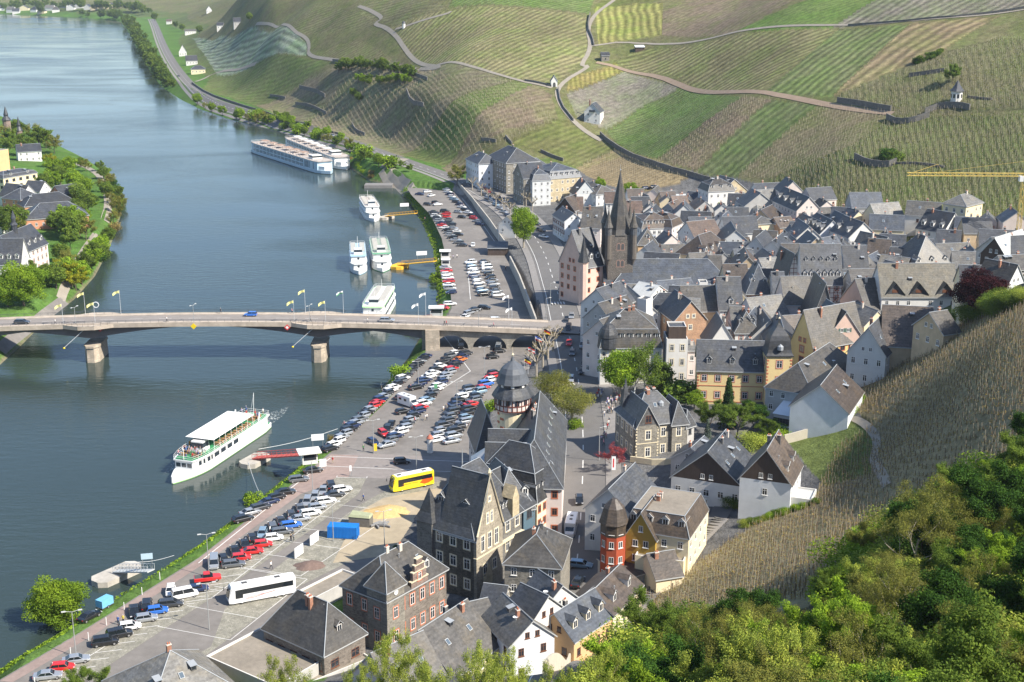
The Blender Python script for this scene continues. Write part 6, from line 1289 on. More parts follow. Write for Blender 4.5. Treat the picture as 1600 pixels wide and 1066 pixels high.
for px,py,dx,dy,kd,c,lb in[(656,305,1,.05,'saloon','navy','navy saloon at the far left of the little group above the yellow gangways'),(668,301,1,-.1,'estate car','white','white estate in the little group at the top of the upper car park'),(674,307,1,-.2,'saloon','white','white saloon, lower right of the little group at the top'),(668,321,1,.1,'hatchback','black','black hatchback in the second little group of the upper car park'),(680,318,1,-.2,'hatchback','black','black hatchback, upper right of the second little group'),(684,321,1,-.1,'saloon','white','white saloon in the second little group of the upper car park'),(739,385,-.2,1,'hatchback','white','white hatchback driving alone between the car blocks'),(703,477,1,-.05,'estate car','white','white estate parked alone below the grass tongue north of the bridge'),(693,483,1,.1,'hatchback','red','red hatchback beside the white pavilion tent north of the bridge'),(733,491,1,-.3,'estate car','silver','silver estate in the slanted row just north of the bridge'),(727,497,1,-.5,'saloon','white','white saloon in the slanted row just north of the bridge'),(722,502,1,-.5,'hatchback','navy','navy hatchback nearest the bridge in the slanted row'),(743,486,1,-.1,'saloon','black','black saloon in the slanted row just north of the bridge'),(757,483,1,.05,'estate car','black','black estate, right end of the slanted row north of the bridge'),(776,503,1,-.02,'off-roader','white','white off-roader below the white banner flags'),(757,505,1,0,'saloon','dark grey','dark saloon left of the white off-roader near the bridge'),(716,333,1,.1,'hatchback','silver','silver hatchback alone in the lane of the upper car park'),(722,341,1,.05,'hatchback','black','black hatchback waiting in the lane of the upper car park')]:
 car(W(px,py,.07),head(px,py,dx,dy),kd,c,lb,GU,False)
for px,py,kd,c,lb in[(881,442,'van','pale blue','pale blue van in the shaded street beside the red quoined corner house'),(876,456,'hatchback','grey','small car in the street just above the zebra crossing'),(893,497,'estate car','silver','silver estate north of the junction on the main street'),(884,506,'saloon','dark grey','dark saloon turning at the bridge junction'),(888,517,'van','dark grey','dark van standing in the bridge junction'),(910,521,'hatchback','black','black car at the kerb right of the bridge junction'),(889,539,'saloon','red','dark red saloon on the shaded street below the junction'),(911,543,'van','silver','silver white van on the shaded street below the junction'),(894,555,'hatchback','grey','grey hatchback on the shaded street behind the red saloon'),(913,572,'hatchback','black','black hatchback parked at the kerb in the shaded street'),(892,596,'estate car','silver','silver estate leaving the shade on the main street'),(909,584,'hatchback','black','small black car behind the silver estate on the main street')]:
 g_=G(px,py);a_=math.atan2(*(lambda q,r:(r.y-q.y,r.x-q.x))(G(px,py),G(px-1.5,py+8)));g_.z=gz(g_.x,g_.y)+.12;car(g_,a_,kd,c,lb,None,False)
def streetrow(pix,n,where,hd):
 pts=[G(x,y)for x,y in pix]
 for k in range(n):
  s=(len(pts)-1)*k/(n-1);j=min(int(s),len(pts)-2);p=pts[j].lerp(pts[j+1],s-j);p.z=gz(p.x,p.y)+.14;px,py,_=P(p);c=cr.choice(CW);kd=cr.choice(KW)
  car(p,head(px,py,*hd,p.z)+cr.uniform(-.05,.05),kd,c,'%s %s, %s from far end of %s'%(c,kd,ORD[k],where),'cars beside the shaded street',False)
streetrow([(752,300),(775,322),(800,345)],9,'cars under bare plane trees',(1,.2))
streetrow([(735,288),(755,296),(775,309),(800,325),(830,348)],12,'kerb row before riverside houses',(1,.55))
streetrow([(838,352),(846,362),(850,372)],3,'cars beside tall green tree',(1,.2))
streetrow([(1010,296),(1022,294)],2,'cars at vineyard foot',(1,-.1))
for k,(px,py)in enumerate([(472,196),(478,199),(520,213),(527,216),(533,219),(548,224),(408,178),(279,120)]):
 g_=G(px,py);g_.z=gz(g_.x,g_.y)+.13;c=['white','black','silver','grey','white','silver','black','black'][k];a_=math.atan2(G(px+6,py+2).y-g_.y,G(px+6,py+2).x-g_.x);car(g_,a_,'saloon',c,'tiny %s car, %s from town along the far riverside road'%(c,ORD[7-k]),None,False)
for s_,v_,kd,c,lb,d in[(s_at(28,6.5),4.0,'estate car','dark grey','dark grey estate driving at the left end of the bridge',0),(s_at(384,8),8.2,'hatchback','bright blue','bright blue hatchback driving on the middle of the bridge',math.pi),(s_at(603,7.6),4.0,'estate car','silver','silver estate driving on the bridge above the moored green boat',0)]:
 car(bpt(s_,v_,dz(s_)+.02),math.atan2(bu.y,bu.x)+d,kd,c,lb,None,False)
#coaches
def coach(p,a,label,body,axles,L_,deco):
 r=tag(empty('coach',p,a),label,'coach');h=L_/2;b=MB()
 def sc_(x,f=1.):return[(x,-1.25*f,.35),(x,-1.25*f,3.1),(x,-1.1*f,3.5),(x,-.7*f,3.6),(x,.7*f,3.6),(x,1.1*f,3.5),(x,1.25*f,3.1),(x,1.25*f,.35)]
 fr_=[(h-.02,-1.12,.4),(h+.08,-1.12,1.2),(h-.35,-1.0,3.1),(h-.7,-.7,3.45),(h-.7,.7,3.45),(h-.35,1.0,3.1),(h+.08,1.12,1.2),(h-.02,1.12,.4)]
 b.ring([sc_(-h,.95),sc_(-h+.25),sc_(h-.9),sc_(h-.6,.985),fr_]);b.build('body',[body],r)
 b=MB();b.box(-h+.3,-.95,3.56,h-1.1,.95,3.63);b.build('roof_panel',whitep,r)
 for s in(-1,1):
  b=MB();b.box(-h+.5,s*1.255-.01,1.95,h-1.2,s*1.255+.01,2.95);b.box(h-2.6,s*1.255-.01,1.25,h-1.2,s*1.255+.01,1.96);b.build('window_band',cglass,r)
  b=MB();b.tube([(h-.4,s*1.1,3.2),(h+.3,s*1.35,3.15),(h+.4,s*1.4,2.6)],.04,4);b.box(h+.32,s*1.4-.13,2.1,h+.45,s*1.4+.13,2.65);b.build('wing_mirror',fr_dark,r)
  for x in axles:wheel_mb(x,s*1.2,.5).build('wheel',[tyre,whitep],r)
  b=MB();b.box(h-.06,s*.85-.2,.6,h+.06,s*.85+.2,.8);b.build('headlight',lampw,r)
 b=MB();b.ring([[(h+.10,-1.0,1.3),(h+.10,1.0,1.3),(h-.26,.92,2.95),(h-.26,-.92,2.95)],[(h+.13,-.95,1.32),(h+.13,.95,1.32),(h-.22,.88,2.93),(h-.22,-.88,2.93)]]);b.build('windscreen',cglass,r)
 b=MB();b.box(2.6,-.35,3.62,3.6,.35,3.72);b.box(-3.6,-.35,3.62,-2.6,.35,3.72);b.build('roof_hatch',fr_dark,r)
 for s in(-1,1):deco(r,s,h)
 return r
def deco_white(r,s,h):
 y=s*1.262;b=MB();b.tube([(3.2,y,.95),(1.5,y,1.0),(-.5,y,1.35),(-2.2,y,1.55)],.05,4);b.tube([(2.8,y,1.15),(1.2,y,1.3),(-.2,y,1.4)],.035,4);b.build('red_swoosh',redp,r)
 b=MB();pts=[(.6-k*.17,y,1.55+.13*math.sin(k*1.7)+.01*k*.3)for k in range(26)];b.tube(pts,.022,4);b.build('script_lettering',mat('grey_lettering',(.35,.33,.35),.6,0),r)
def deco_yellow(r,s,h):
 y=s*1.262;b=MB();b.face([(-2.2,y,1.95),(-h+.3,y,2.3),(-h+.3,y,1.4),(-3.6,y,.9),(-2.6,y,.8),(-1.4,y,1.3)]if s<0 else[(-2.2,y,1.95),(-1.4,y,1.3),(-2.6,y,.8),(-3.6,y,.9),(-h+.3,y,1.4),(-h+.3,y,2.3)]);b.build('orange_flame',mat('flame_orange',(.75,.10,.01),.5,0),r)
 b=MB()
 for k in range(16):
  if k!=9:b.box(2.6-k*.24,y-.004,1.45,2.6-k*.24+.15,y+.004,1.45+(.3 if k in(0,10)else .22))
 b.build('brown_lettering',mat('brown_lettering',(.42,.16,.01),.6,0),r)
pa,pb=W(362,946,.06),W(452,929,.06);coach((pa+pb)/2+Vector((.0,1.0,0)),math.atan2(pa.y-pb.y,pa.x-pb.x),'white three axle coach with a thin red swoosh on the cobbled square',PAINT['white'],(3.9,-2.5,-3.9),12.6,deco_white)
pa,pb=W(612,771,.06),W(673,758,.06);coach((pa+pb)/2+Vector((0,1.0,0)),math.atan2(pa.y-pb.y,pa.x-pb.x),'bright yellow coach with an orange flame pattern and white roof',carpaint('coach_yellow',(.78,.60,.02)),(2.9,-2.9),10.2,deco_yellow)
g_=G(604,253);g_.z+=.1;coach(g_,R(-28),'small grey blue coach under the trees near the far slipway',PAINT['grey'],(2.6,-2.6),9,lambda*a:None)
#boats
hullw=mat('hull_white',(.74,.74,.72),.35,.04,.5);hullg=mat('hull_green',(.30,.52,.22),.4,0);deckg=mat('deck_green',(.04,.24,.10),.8,.1);bwin=glassmat('boat_glass',(.03,.04,.05),.08);antif=mat('waterline_dark',(.03,.05,.04),.6,0);tan_deck=mat('sun_deck',(.40,.35,.31),.8,.25,.5);blueh=mat('hull_blue',(.08,.22,.38),.3,.04);bglass2=glassmat('blue_window_wall',(.03,.10,.17),.06);orangec=mat('orange_cloth',(.75,.33,.05),.7,0);lightblue=mat('light_blue_trim',(.35,.55,.68),.5,0)
def hb(t,B,bow=.30,stern=.1):
 """half breadth along the hull, t 0 stern .. 1 bow"""
 w=B/2
 if t<stern:return w*(.82+.18*(t/stern))
 if t>1-bow:q=(t-1+bow)/bow;return w*max(.03,1-q**2.1)
 return w
def outline(L_,B,xa,xb,inset=0.,n=22,bow=.3,stern=.1):
 xs=[xa+(xb-xa)*k/n for k in range(n+1)];up_=[]
 for x in xs:t=min(1,max(0,(x+L_/2)/L_));up_.append((x,max(.15,hb(t,B,bow,stern)-inset)))
 return[(x,-y)for x,y in up_]+[(x,y)for x,y in reversed(up_)]
def prism(b,ol,z0,z1,m=0,sheer=None):
 b.ring([[(x,y,z0)for x,y in ol],[(x,y,z1+(sheer(x)if sheer else 0))for x,y in ol]],m)
def hull(r,L_,B,fb,mt,mt2=None,bow=.3):
 sh=lambda x:.7*max(0,(x/(L_/2)-.55))**1.5*2
 b=MB();o1=outline(L_,B*.9,-L_/2+.4,L_/2-1.2,bow=bow);o2=outline(L_,B,-L_/2,L_/2,bow=bow)
 b.ring([[(x,y,-.8)for x,y in o1],[(x*1.0,y,.25)for x,y in o2]],1);b.ring([[(x,y,.25)for x,y in o2],[(x,y,fb+sh(x))for x,y in o2]],0);b.build('hull',[mt,mt2 or antif],r)
def winband(r,L_,B,xa,xb,z0,z1,n,inset,gap=.35,name='window',bow=.3,m=None):
 w=(xb-xa)/n
 for s in(-1,1):
  for k in range(n):
   x0,x1=xa+w*k+gap/2,xa+w*(k+1)-gap/2;y0=hb((x0+L_/2)/L_,B,bow)-inset;y1=hb((x1+L_/2)/L_,B,bow)-inset;b=MB();e=.02
   q=[(x0,s*(y0+e),z0),(x1,s*(y1+e),z0),(x1,s*(y1+e),z1),(x0,s*(y0+e),z1)];b.face(q if s<0 else q[::-1]);b.build(name,m or bwin,r)
def rail(r,L_,B,xa,xb,z,inset=.1,m=None,h=1.0,n=20,bow=.3,closed=True):
 b=MB();ol=outline(L_,B,xa,xb,inset,n,bow);pts=[(x,y,z)for x,y in ol];
 if closed:pts.append(pts[0])
 for dz_ in(h,h*.5):b.tube([(x,y,z_+dz_)for x,y,z_ in pts],.035,4)
 for x,y,z_ in pts[::2]:b.tube([(x,y,z_),(x,y,z_+h)],.03,4)
 b.build('railing',m or whitep,r)
def place_boat(name,bowpx,sternpx,L_,label,cat='excursion boat'):
 a,c=W(*bowpx,WZ),W(*sternpx,WZ);d=(a-c).normalized();ang=math.atan2(d.y,d.x);mid=a-d*L_/2
 return tag(empty(name,(mid.x,mid.y,WZ),ang),label,cat),ang,mid
L_,B=43,7.6
b1,ang1,mid1=place_boat('passenger_boat',(269,757),(411,664),L_,'white passenger boat with a large white awning and green decks full of people, under way')
hull(b1,L_,B,1.5,hullw,hullg)
b=MB();prism(b,outline(L_,B,-L_/2+.3,L_/2-.5,.15),1.5,1.56);b.build('main_deck',deckg,b1)
b=MB();prism(b,outline(L_,B,-L_/2+2,L_/2-5.5,.25),1.5,4.0);b.build('saloon',hullw,b1)
winband(b1,L_,B,-L_/2+3,-L_/2+6,2.3,3.3,1,.25);winband(b1,L_,B,-4,14.5,2.3,3.4,6,.25,.8)
b=MB();
for k in(-1,0,1):b.box(L_/2-5.52,k*1.5-.6,2.3,L_/2-5.46,k*1.5+.6,3.3)
b.build('bow_windows',bwin,b1)
b=MB();prism(b,outline(L_,B+.3,-L_/2+1.5,L_/2-5.5,.4),4.0,4.15);b.build('upper_deck',deckg,b1)
b=MB();prism(b,outline(L_,B+.3,-L_/2+1.2,L_/2-5.2,-.02),3.85,4.12);b.build('deck_edge',hullw,b1)
rail(b1,L_,B+.3,-L_/2+1.3,L_/2-5.3,4.15)
b=MB();b.ring([[(x,y,7.0)for x,y in((-11.5,-3.9),(8.5,-3.9),(8.5,3.9),(-11.5,3.9))],[(x,y,7.12)for x,y in((-11.5,-3.7),(8.8,-3.7),(8.8,3.7),(-11.5,3.7))]]);b.build('awning',mat('awning_white',(.80,.79,.76),.8,.05,.3),b1)
b=MB()
for x in np.linspace(-11,8,8):
 for s in(-1,1):b.tube([(x,s*3.7,4.15),(x,s*3.7,7.0)],.05,4)
b.build('awning_posts',whitep,b1)
b=MB()
for k in range(4):
 x=7.2-k*3.2;b.box(x-2.6,-3.86,4.3,x,-3.78,5.3)
b.build('side_screens',orangec,b1)
b=MB();b.ring([[(7,-1.8,4.15),(10.2,-1.8,4.15),(10.2,1.8,4.15),(7,1.8,4.15)],[(7,-1.6,6.6),(9.8,-1.6,6.6),(9.8,1.6,6.6),(7,1.6,6.6)]]);b.build('wheelhouse',hullw,b1)
b=MB();b.ring([[(7.3,-1.76,5.2),(10.12,-1.76,5.2),(10.12,1.76,5.2),(7.3,1.76,5.2)],[(7.3,-1.68,6.3),(9.92,-1.68,6.3),(9.92,1.68,6.3),(7.3,1.68,6.3)]]);b.build('wheelhouse_window',bwin,b1)
b=MB()
for x in np.arange(-10.5,6,1.5):
 for y in(-2.5,2.5):b.box(x-.3,y-.7,4.15,x+.3,y+.7,4.9)
for x in(12,13.5,-14,-15.8,-17.5):
 for y in(-1.6,1.6):b.box(x-.3,y-.8,4.15,x+.3,y+.8,4.85)
b.build('deck_benches',mat('bench_wood',(.35,.2,.1),.8,.1),b1)
b=MB();b.tube([(-18,-.0,4.15),(-18.6,0,10.2)],.07,5);b.tube([(-18.5,0,9.8),(-12,2.6,7.1)],.02,4);b.build('mast',whitep,b1);b=MB();b.tube([(L_/2-5.6,0,4),(L_/2-5.6,0,7.6)],.09,5);b.build('bow_mast',whitep,b1)
for s in(-1,1):b=MB();b.tube([(-14.5+s*0,s*3.3,4.1),(-14.9,s*3.5,6.4)],.22,6);b.build('exhaust_stack',whitep,b1)
b=MB()
for k,x in enumerate(np.arange(-8.5,-5.5,.5)):b.box(x,-4.0,2.4,x+.28,-3.97,3.1)
b.build('side_lettering',lightblue,b1)
fo=mat('foam',(.62,.66,.64),.6,.2,3,obj_coords=False);fm,nt=nt_of('wake_foam');out=N(nt,'ShaderNodeOutputMaterial');mx=N(nt,'ShaderNodeMixShader');tr_=N(nt,'ShaderNodeBsdfTransparent');df=N(nt,'ShaderNodeBsdfDiffuse');df.inputs[0].default_value=(.7,.73,.7,1);n_=N(nt,'ShaderNodeTexNoise',Scale=1.1,Detail=6.,Roughness=.7,Distortion=1.2);g__=N(nt,'ShaderNodeNewGeometry');nt.links.new(g__.outputs['Position'],n_.inputs['Vector']);mr=N(nt,'ShaderNodeMapRange');mr.inputs[1].default_value=.52;mr.inputs[2].default_value=.68;nt.links.new(n_.outputs[0],mr.inputs[0]);nt.links.new(mr.outputs[0],mx.inputs[0]);nt.links.new(tr_.outputs[0],mx.inputs[1]);nt.links.new(df.outputs[0],mx.inputs[2]);nt.links.new(mx.outputs[0],out.inputs[0])
b=MB();d1=Vector((math.cos(ang1),math.sin(ang1),0));r1=Vector((-d1.y,d1.x,0))
st_=mid1-d1*L_/2;zz=WZ+.03
b.face([(*(st_+r1*2).xy,zz),(*(st_-r1*2.5).xy,zz),(*(st_-d1*9-r1*3.5).xy,zz),(*(st_-d1*17-r1*.5).xy,zz),(*(st_-d1*10+r1*1.5).xy,zz)])
e_=mid1-r1*5;b.face([(*(e_+d1*18).xy,zz),(*(e_-d1*18+r1*.9).xy,zz),(*(e_-d1*20-r1*2.5).xy,zz),(*(e_-d1*2-r1*4).xy,zz),(*(e_+d1*12-r1*2).xy,zz)])
o_=b.build('wake_foam',fm);tag(o_,kind='stuff')
def tour(bowpx,sternpx,L_,B,label,accent,decks=2,roof=None,dkm=None):
 r,a,mid=place_boat('passenger_boat',bowpx,sternpx,L_,label);hull(r,L_,B,1.3,hullw,accent,.26)
 z=1.3;xa,xb=-L_/2+1.5,L_/2-3.2
 for k in range(decks):
  h_=2.3;b=MB();prism(b,outline(L_,B,xa,xb,.2+.25*k,bow=.26),z,z+h_);b.build('saloon',hullw,r)
  winband(r,L_,B,xa+1,xb-3.5,z+.9,z+1.9,8-k,.2+.25*k,.5,bow=.26)
  b=MB()
  for j in range(7):
   f=-1+2*(j+.5)/7;y=f*(hb((xb-1.2+L_/2)/L_,B,.26)-.5-.25*k);b.box(xb-1.2*abs(f)**2-.25,y-.38,z+.95,xb-1.2*abs(f)**2+.06,y+.38,z+1.8)
  b.build('front_windows',bwin,r)
  z+=h_;b=MB();prism(b,outline(L_,B+.25,xa-.6,xb+.5,.05+.25*k,bow=.26),z,z+.14);b.build('deck',[accent if k else hullw],r);z+=.14
  xb-=3.6;
 b=MB();prism(b,outline(L_,B,xa,xb+2.6,.45,bow=.26),z,z+.05);b.build('open_deck',dkm or tan_deck,r)
 rail(r,L_,B,xa,xb+2.8,z,.3,bow=.26)
 b=MB();b.ring([[(xb-1.8,-1.7,z),(xb+1.2,-1.7,z),(xb+1.2,1.7,z),(xb-1.8,1.7,z)],[(xb-1.8,-1.5,z+2.2),(xb+.8,-1.5,z+2.2),(xb+.8,1.5,z+2.2),(xb-1.8,1.5,z+2.2)]]);b.build('wheelhouse',hullw,r)
 b=MB();b.ring([[(xb-1.5,-1.66,z+1.0),(xb+1.1,-1.66,z+1.0),(xb+1.1,1.66,z+1.0),(xb-1.5,1.66,z+1.0)],[(xb-1.5,-1.58,z+1.9),(xb+.92,-1.58,z+1.9),(xb+.92,1.58,z+1.9),(xb-1.5,1.58,z+1.9)]]);b.build('wheelhouse_window',bwin,r)
 b=MB();b.tube([(xa+8,0,z),(xa+8,0,z+4.5)],.08,5);b.tube([(xb-1,0,z+2.2),(xb-1,0,z+4.4)],.05,5);b.build('mast',whitep,r)
 if roof:b=MB();b.box(xa+1,-B/2+.8,z+2.2,xb-3.5,B/2-.8,z+2.32);[b.tube([(x,s*(B/2-.9),z),(x,s*(B/2-.9),z+2.2)],.05,4)for x in np.linspace(xa+1.3,xb-4,5)for s in(-1,1)];b.build('deck_roof',roof,r)
 else:
  b=MB()
  for x in np.arange(xa+2,xb-4,1.6):
   for y in(-1.8,1.8):b.box(x-.25,y-1,z+.05,x+.25,y+1,z+.7)
  b.build('deck_benches',mat('pale_bench',(.5,.48,.44),.7,.1),r)
 return r
tour((585,347),(563,312),36,7.6,'white passenger boat moored alone at the upper yellow gangway',hullw)
tour((561,430),(558,392),33,6.8,'white passenger boat with a pale blue open deck, left one of the pair',lightblue,dkm=mat('deck_pale_blue',(.35,.48,.55),.8,.1))
tour((598,426),(590,388),38,8.0,'wider white and green passenger boat moored at the lower yellow gangway',mat('trim_green',(.12,.35,.20),.6,0),dkm=mat('deck_grey_green',(.28,.34,.28),.8,.1))
tour((578,516),(606,468),38,8.0,'pale green three deck passenger boat just behind the bridge',mat('pale_green',(.42,.70,.34),.5,0),dkm=whitep)
def cruise(bowpx,sternpx,L_,B,label,hm,wm_,dk,extra):
 r,a,mid=place_boat('river_cruise_ship',bowpx,sternpx,L_,label,'cruise ship');bow=.12
 hull(r,L_,B,1.6,hm,antif,bow)
 b=MB();prism(b,outline(L_,B,-L_/2+2,L_/2-8,.15,30,bow),1.6,6.6);b.build('superstructure',hm,r)
 for z0,z1 in((2.0,3.6),(4.2,6.0)):winband(r,L_,B,-L_/2+6,L_/2-26,z0,z1,14,.15,.7,bow=bow,m=wm_)
 winband(r,L_,B,L_/2-25,L_/2-11,2.2,6.0,2,.15,.7,bow=bow,m=wm_)
 b=MB();prism(b,outline(L_,B+.2,-L_/2+1.6,L_/2-7,.0,30,bow),6.6,6.8);b.build('sun_deck',[dk],r);rail(r,L_,B,-L_/2+2,L_/2-8,6.8,.1,None,1.0,30,bow)
 b=MB();b.box(L_/2-24,-3,6.8,L_/2-18,3,8.9);b.build('wheelhouse',hullw,r);b=MB();b.box(L_/2-23.6,-3.03,7.6,L_/2-17.95,3.03,8.6);b.build('wheelhouse_window',bwin,r)
 b=MB()
 for k in range(6):x=-L_/2+14+k*12;b.box(x-3.4,-2.2,8.6,x+3.4,2.2,8.72);[b.tube([(x+q*3.2,s*2,6.8),(x+q*3.2,s*2,8.6)],.06,4)for q in(-1,1)for s in(-1,1)]
 b.build('deck_canopies',extra,r)
 b=MB()
 for k in range(40):x=-L_/2+8+cr.uniform(0,L_-36);y=cr.choice([-1,1])*cr.uniform(2.8,4.6);b.box(x-.9,y-.3,6.8,x+.9,y+.3,7.15)
 b.build('sun_loungers',mat('lounger_cloth',(.55,.46,.38),.8,.2,2),r)
 b=MB();prism(b,outline(L_,B,L_/2-10,L_/2-4,1.0,10,bow),1.6,4.2);b.build('bow_lounge',hullw,r);winband(r,L_,B,L_/2-13,L_/2-8.2,2.4,3.6,1,.98,.4,bow=bow)
 return r
cruise((517,273),(412,240),112,11.4,'long blue and white river cruise ship, the outer of the two moored side by side',mat('hull_pale_blue',(.45,.58,.66),.3,.04),bglass2,tan_deck,mat('canopy_brown',(.35,.24,.18),.8,.1))
cruise((542,266),(446,226),110,11.4,'white river cruise ship with dark bow, moored between the blue ship and the bank',hullw,bwin,tan_deck,hullw)
#jetties and gangways
def gangway(pa_,pb_,z1,wd,mt,label,pont=None,rails=True,zb=.5,pm_=None,psz=(4,3)):
 a=W(*pa_,WZ+1.2);c=W(*pb_,z1);r=tag(empty('landing_stage',(a.x,a.y,WZ)),label,'landing stage')
 d=(c-a);dh=Vector((d.x,d.y,0)).normalized();n_=Vector((-dh.y,dh.x,0));o_=Vector((a.x,a.y,WZ));b=MB()
 b.ring([[p-n_*wd/2-o_,p+n_*wd/2-o_,p+n_*wd/2+Vector((0,0,.25))-o_,p-n_*wd/2+Vector((0,0,.25))-o_]for p in(a,c)]);b.build('gangway',mt,r)
 if rails:
  for s in(-1,1):
   b=MB();b.tube([a+n_*s*wd/2+Vector((0,0,1.3))-o_,c+n_*s*wd/2+Vector((0,0,1.3))-o_],.06,4);n=10
   for k in range(n+1):p=a.lerp(c,k/n)+n_*s*wd/2-o_;b.tube([p+Vector((0,0,.2)),p+Vector((0,0,1.3))],.04,4)
   for k in range(n):p=a.lerp(c,k/n)+n_*s*wd/2-o_;q=a.lerp(c,(k+1)/n)+n_*s*wd/2-o_;b.tube([p+Vector((0,0,.25)),q+Vector((0,0,1.3))],.03,4)
   b.build('handrail',mt,r)
 b=MB();l,w_=psz;prism(b,[(-l,-w_),(l,-w_),(l+1.2,-w_*.4),(l+1.2,w_*.4),(l,w_),(-l,w_),(-l-1.2,w_*.4),(-l-1.2,-w_*.4)],-.6,1.15);o2=b.build('pontoon',pm_ or concrete,r,(0,0,0),math.atan2(dh.y,dh.x)+math.pi/2)
 return r
redg=mat('gangway_red',(.50,.10,.08),.6,.05);yelg=mat('gangway_yellow',(.75,.42,.04),.6,.05);greyg=mat('gangway_grey',(.50,.52,.52),.6,.05)
gangway((398,716),(474,711),.3,2.2,redg,'red gangway with a round concrete pontoon beside the moving boat',psz=(3.2,2.4))
gangway((604,338),(650,334),.3,2.4,yelg,'upper yellow gangway with a pale pontoon north of the bridge',psz=(3,2.4))
gangway((624,414),(680,409),.3,2.6,yelg,'lower yellow gangway with an orange platform north of the bridge',pm_=yelg,psz=(2.8,2.8))
gangway((614,503),(672,499),.3,2.0,redg,'long red gangway partly hidden behind the bridge',psz=(2.5,2))
gangway((182,893),(236,893),.1,1.8,greyg,'grey railed jetty with a small sign at the lower river bank',psz=(4.2,2.4))
def cable(a,za,c,zc,label):
 p,q=W(*a,za),W(*c,zc);b=MB();pts=[p.lerp(q,t)-Vector((0,0,.6*math.sin(math.pi*t)))for t in np.linspace(0,1,9)];b.tube(pts,.05,4);tag(b.build('mooring_cable',whitep),label,'cable')
cable((404,702),-1.5,(528,670),.3,'long pale mooring cable from the red pontoon to the bank');cable((388,722),-2.8,(404,767),.2,'short mooring cable running down from the red pontoon');cable((196,878),-1,(272,868),.3,'mooring line from the grey jetty to the bank')
b=MB();pa=W(585,288,-2.6);b.box(pa.x-5,pa.y-5,WZ-.5,pa.x+10,pa.y+3,-2.4);tag(b.build('concrete_jetty',mat('old_concrete',(.2,.19,.18),.9,.2)),'old flat concrete jetty at the mouth of the far slipway','jetty')
#plants
def leafmat(name,col,var=.35,trans=.35,hue=.12):
 m,nt=nt_of('leaf_'+name);L=nt.links.new;out=N(nt,'ShaderNodeOutputMaterial')
 at=N(nt,'ShaderNodeAttribute',_attribute_name='leafrnd');oi=N(nt,'ShaderNodeObjectInfo')
 def mr(s,lo,hi):
  q=N(nt,'ShaderNodeMapRange');q.inputs[3].default_value=lo;q.inputs[4].default_value=hi;L(s,q.inputs[0]);return q.outputs[0]
 mu=N(nt,'ShaderNodeMath',_operation='MULTIPLY');L(mr(at.outputs['Fac'],1-var,1+var),mu.inputs[0]);L(mr(oi.outputs['Random'],1-hue*1.5,1+hue*1.5),mu.inputs[1])
 mx=N(nt,'ShaderNodeMix',_data_type='RGBA');mx.inputs[6].default_value=(*col,1);mx.inputs[7].default_value=(col[0]*1.5,col[1]*1.15,col[2]*.8,1);L(at.outputs['Fac'],mx.inputs[0])
 vm=N(nt,'ShaderNodeVectorMath',_operation='SCALE');L(mx.outputs[2],vm.inputs[0]);L(mu.outputs[0],vm.inputs['Scale'])
 d=N(nt,'ShaderNodeBsdfDiffuse');t=N(nt,'ShaderNodeBsdfTranslucent');L(vm.outputs[0],d.inputs[0]);L(vm.outputs[0],t.inputs[0])
 ms=N(nt,'ShaderNodeMixShader');ms.inputs[0].default_value=trans;L(d.outputs[0],ms.inputs[1]);L(t.outputs[0],ms.inputs[2]);L(ms.outputs[0],out.inputs[0]);return m
LEAF=dict(bright=leafmat('bright',(.17,.30,.035)),mid=leafmat('mid',(.11,.19,.04)),dark=leafmat('dark',(.045,.11,.025)),olive=leafmat('olive',(.165,.20,.055)),pale=leafmat('pale',(.24,.33,.07)),purple=leafmat('purple',(.045,.018,.025)),pink=leafmat('pink',(.26,.07,.09)),conifer=leafmat('conifer',(.035,.075,.03),trans=.1),bluec=leafmat('blue_conifer',(.12,.18,.17),trans=.1),tanb=leafmat('tan_bush',(.20,.19,.08)),yel=leafmat('yellow_green',(.24,.29,.03)))
bark=mat('bark',(.13,.105,.08),.9,.25,3);barkp=mat('pale_bark',(.33,.29,.23),.9,.25,3)
def leaves_mesh(name,centers,n,spread,size,seed,mt,droop=0.,upb=.3):
 g=np.random.default_rng(seed);c=np.asarray(centers,float);idx=g.integers(0,len(c),n)
 off=g.normal(0,1,(n,3));off/=np.linalg.norm(off,axis=1)[:,None]+1e-9;rad=spread*g.uniform(.15,1,n)**.5
 p=c[idx]+off*rad[:,None]*np.array([1,1,.75]);p[:,2]-=droop*g.uniform(0,1,n)
 nrm=off+g.normal(0,.7,(n,3));nrm[:,2]+=upb;nrm/=np.linalg.norm(nrm,axis=1)[:,None]
 a=np.cross(nrm,g.normal(0,1,(n,3)));a/=np.linalg.norm(a,axis=1)[:,None]+1e-9;b_=np.cross(nrm,a)
 s=size*g.uniform(.55,1.3,n)[:,None]
 v=np.empty((n,4,3));v[:,0]=p-a*s;v[:,1]=p+b_*s*.55+nrm*s*.1;v[:,2]=p+a*s;v[:,3]=p-b_*s*.55+nrm*s*.1
 me=bpy.data.meshes.new(name);me.vertices.add(n*4);me.vertices.foreach_set('co',v.astype(np.float32).ravel());me.loops.add(n*4);me.loops.foreach_set('vertex_index',np.arange(n*4,dtype=np.int32));me.polygons.add(n);me.polygons.foreach_set('loop_start',np.arange(n,dtype=np.int32)*4);me.update(calc_edges=True)
 cl=g.uniform(0,1,len(c))[idx];rv=np.clip(.55*cl+.45*g.uniform(0,1,n),0,1)
 at=me.attributes.new('leafrnd','FLOAT','FACE');at.data.foreach_set('value',rv.astype(np.float32));me.materials.append(mt);return me
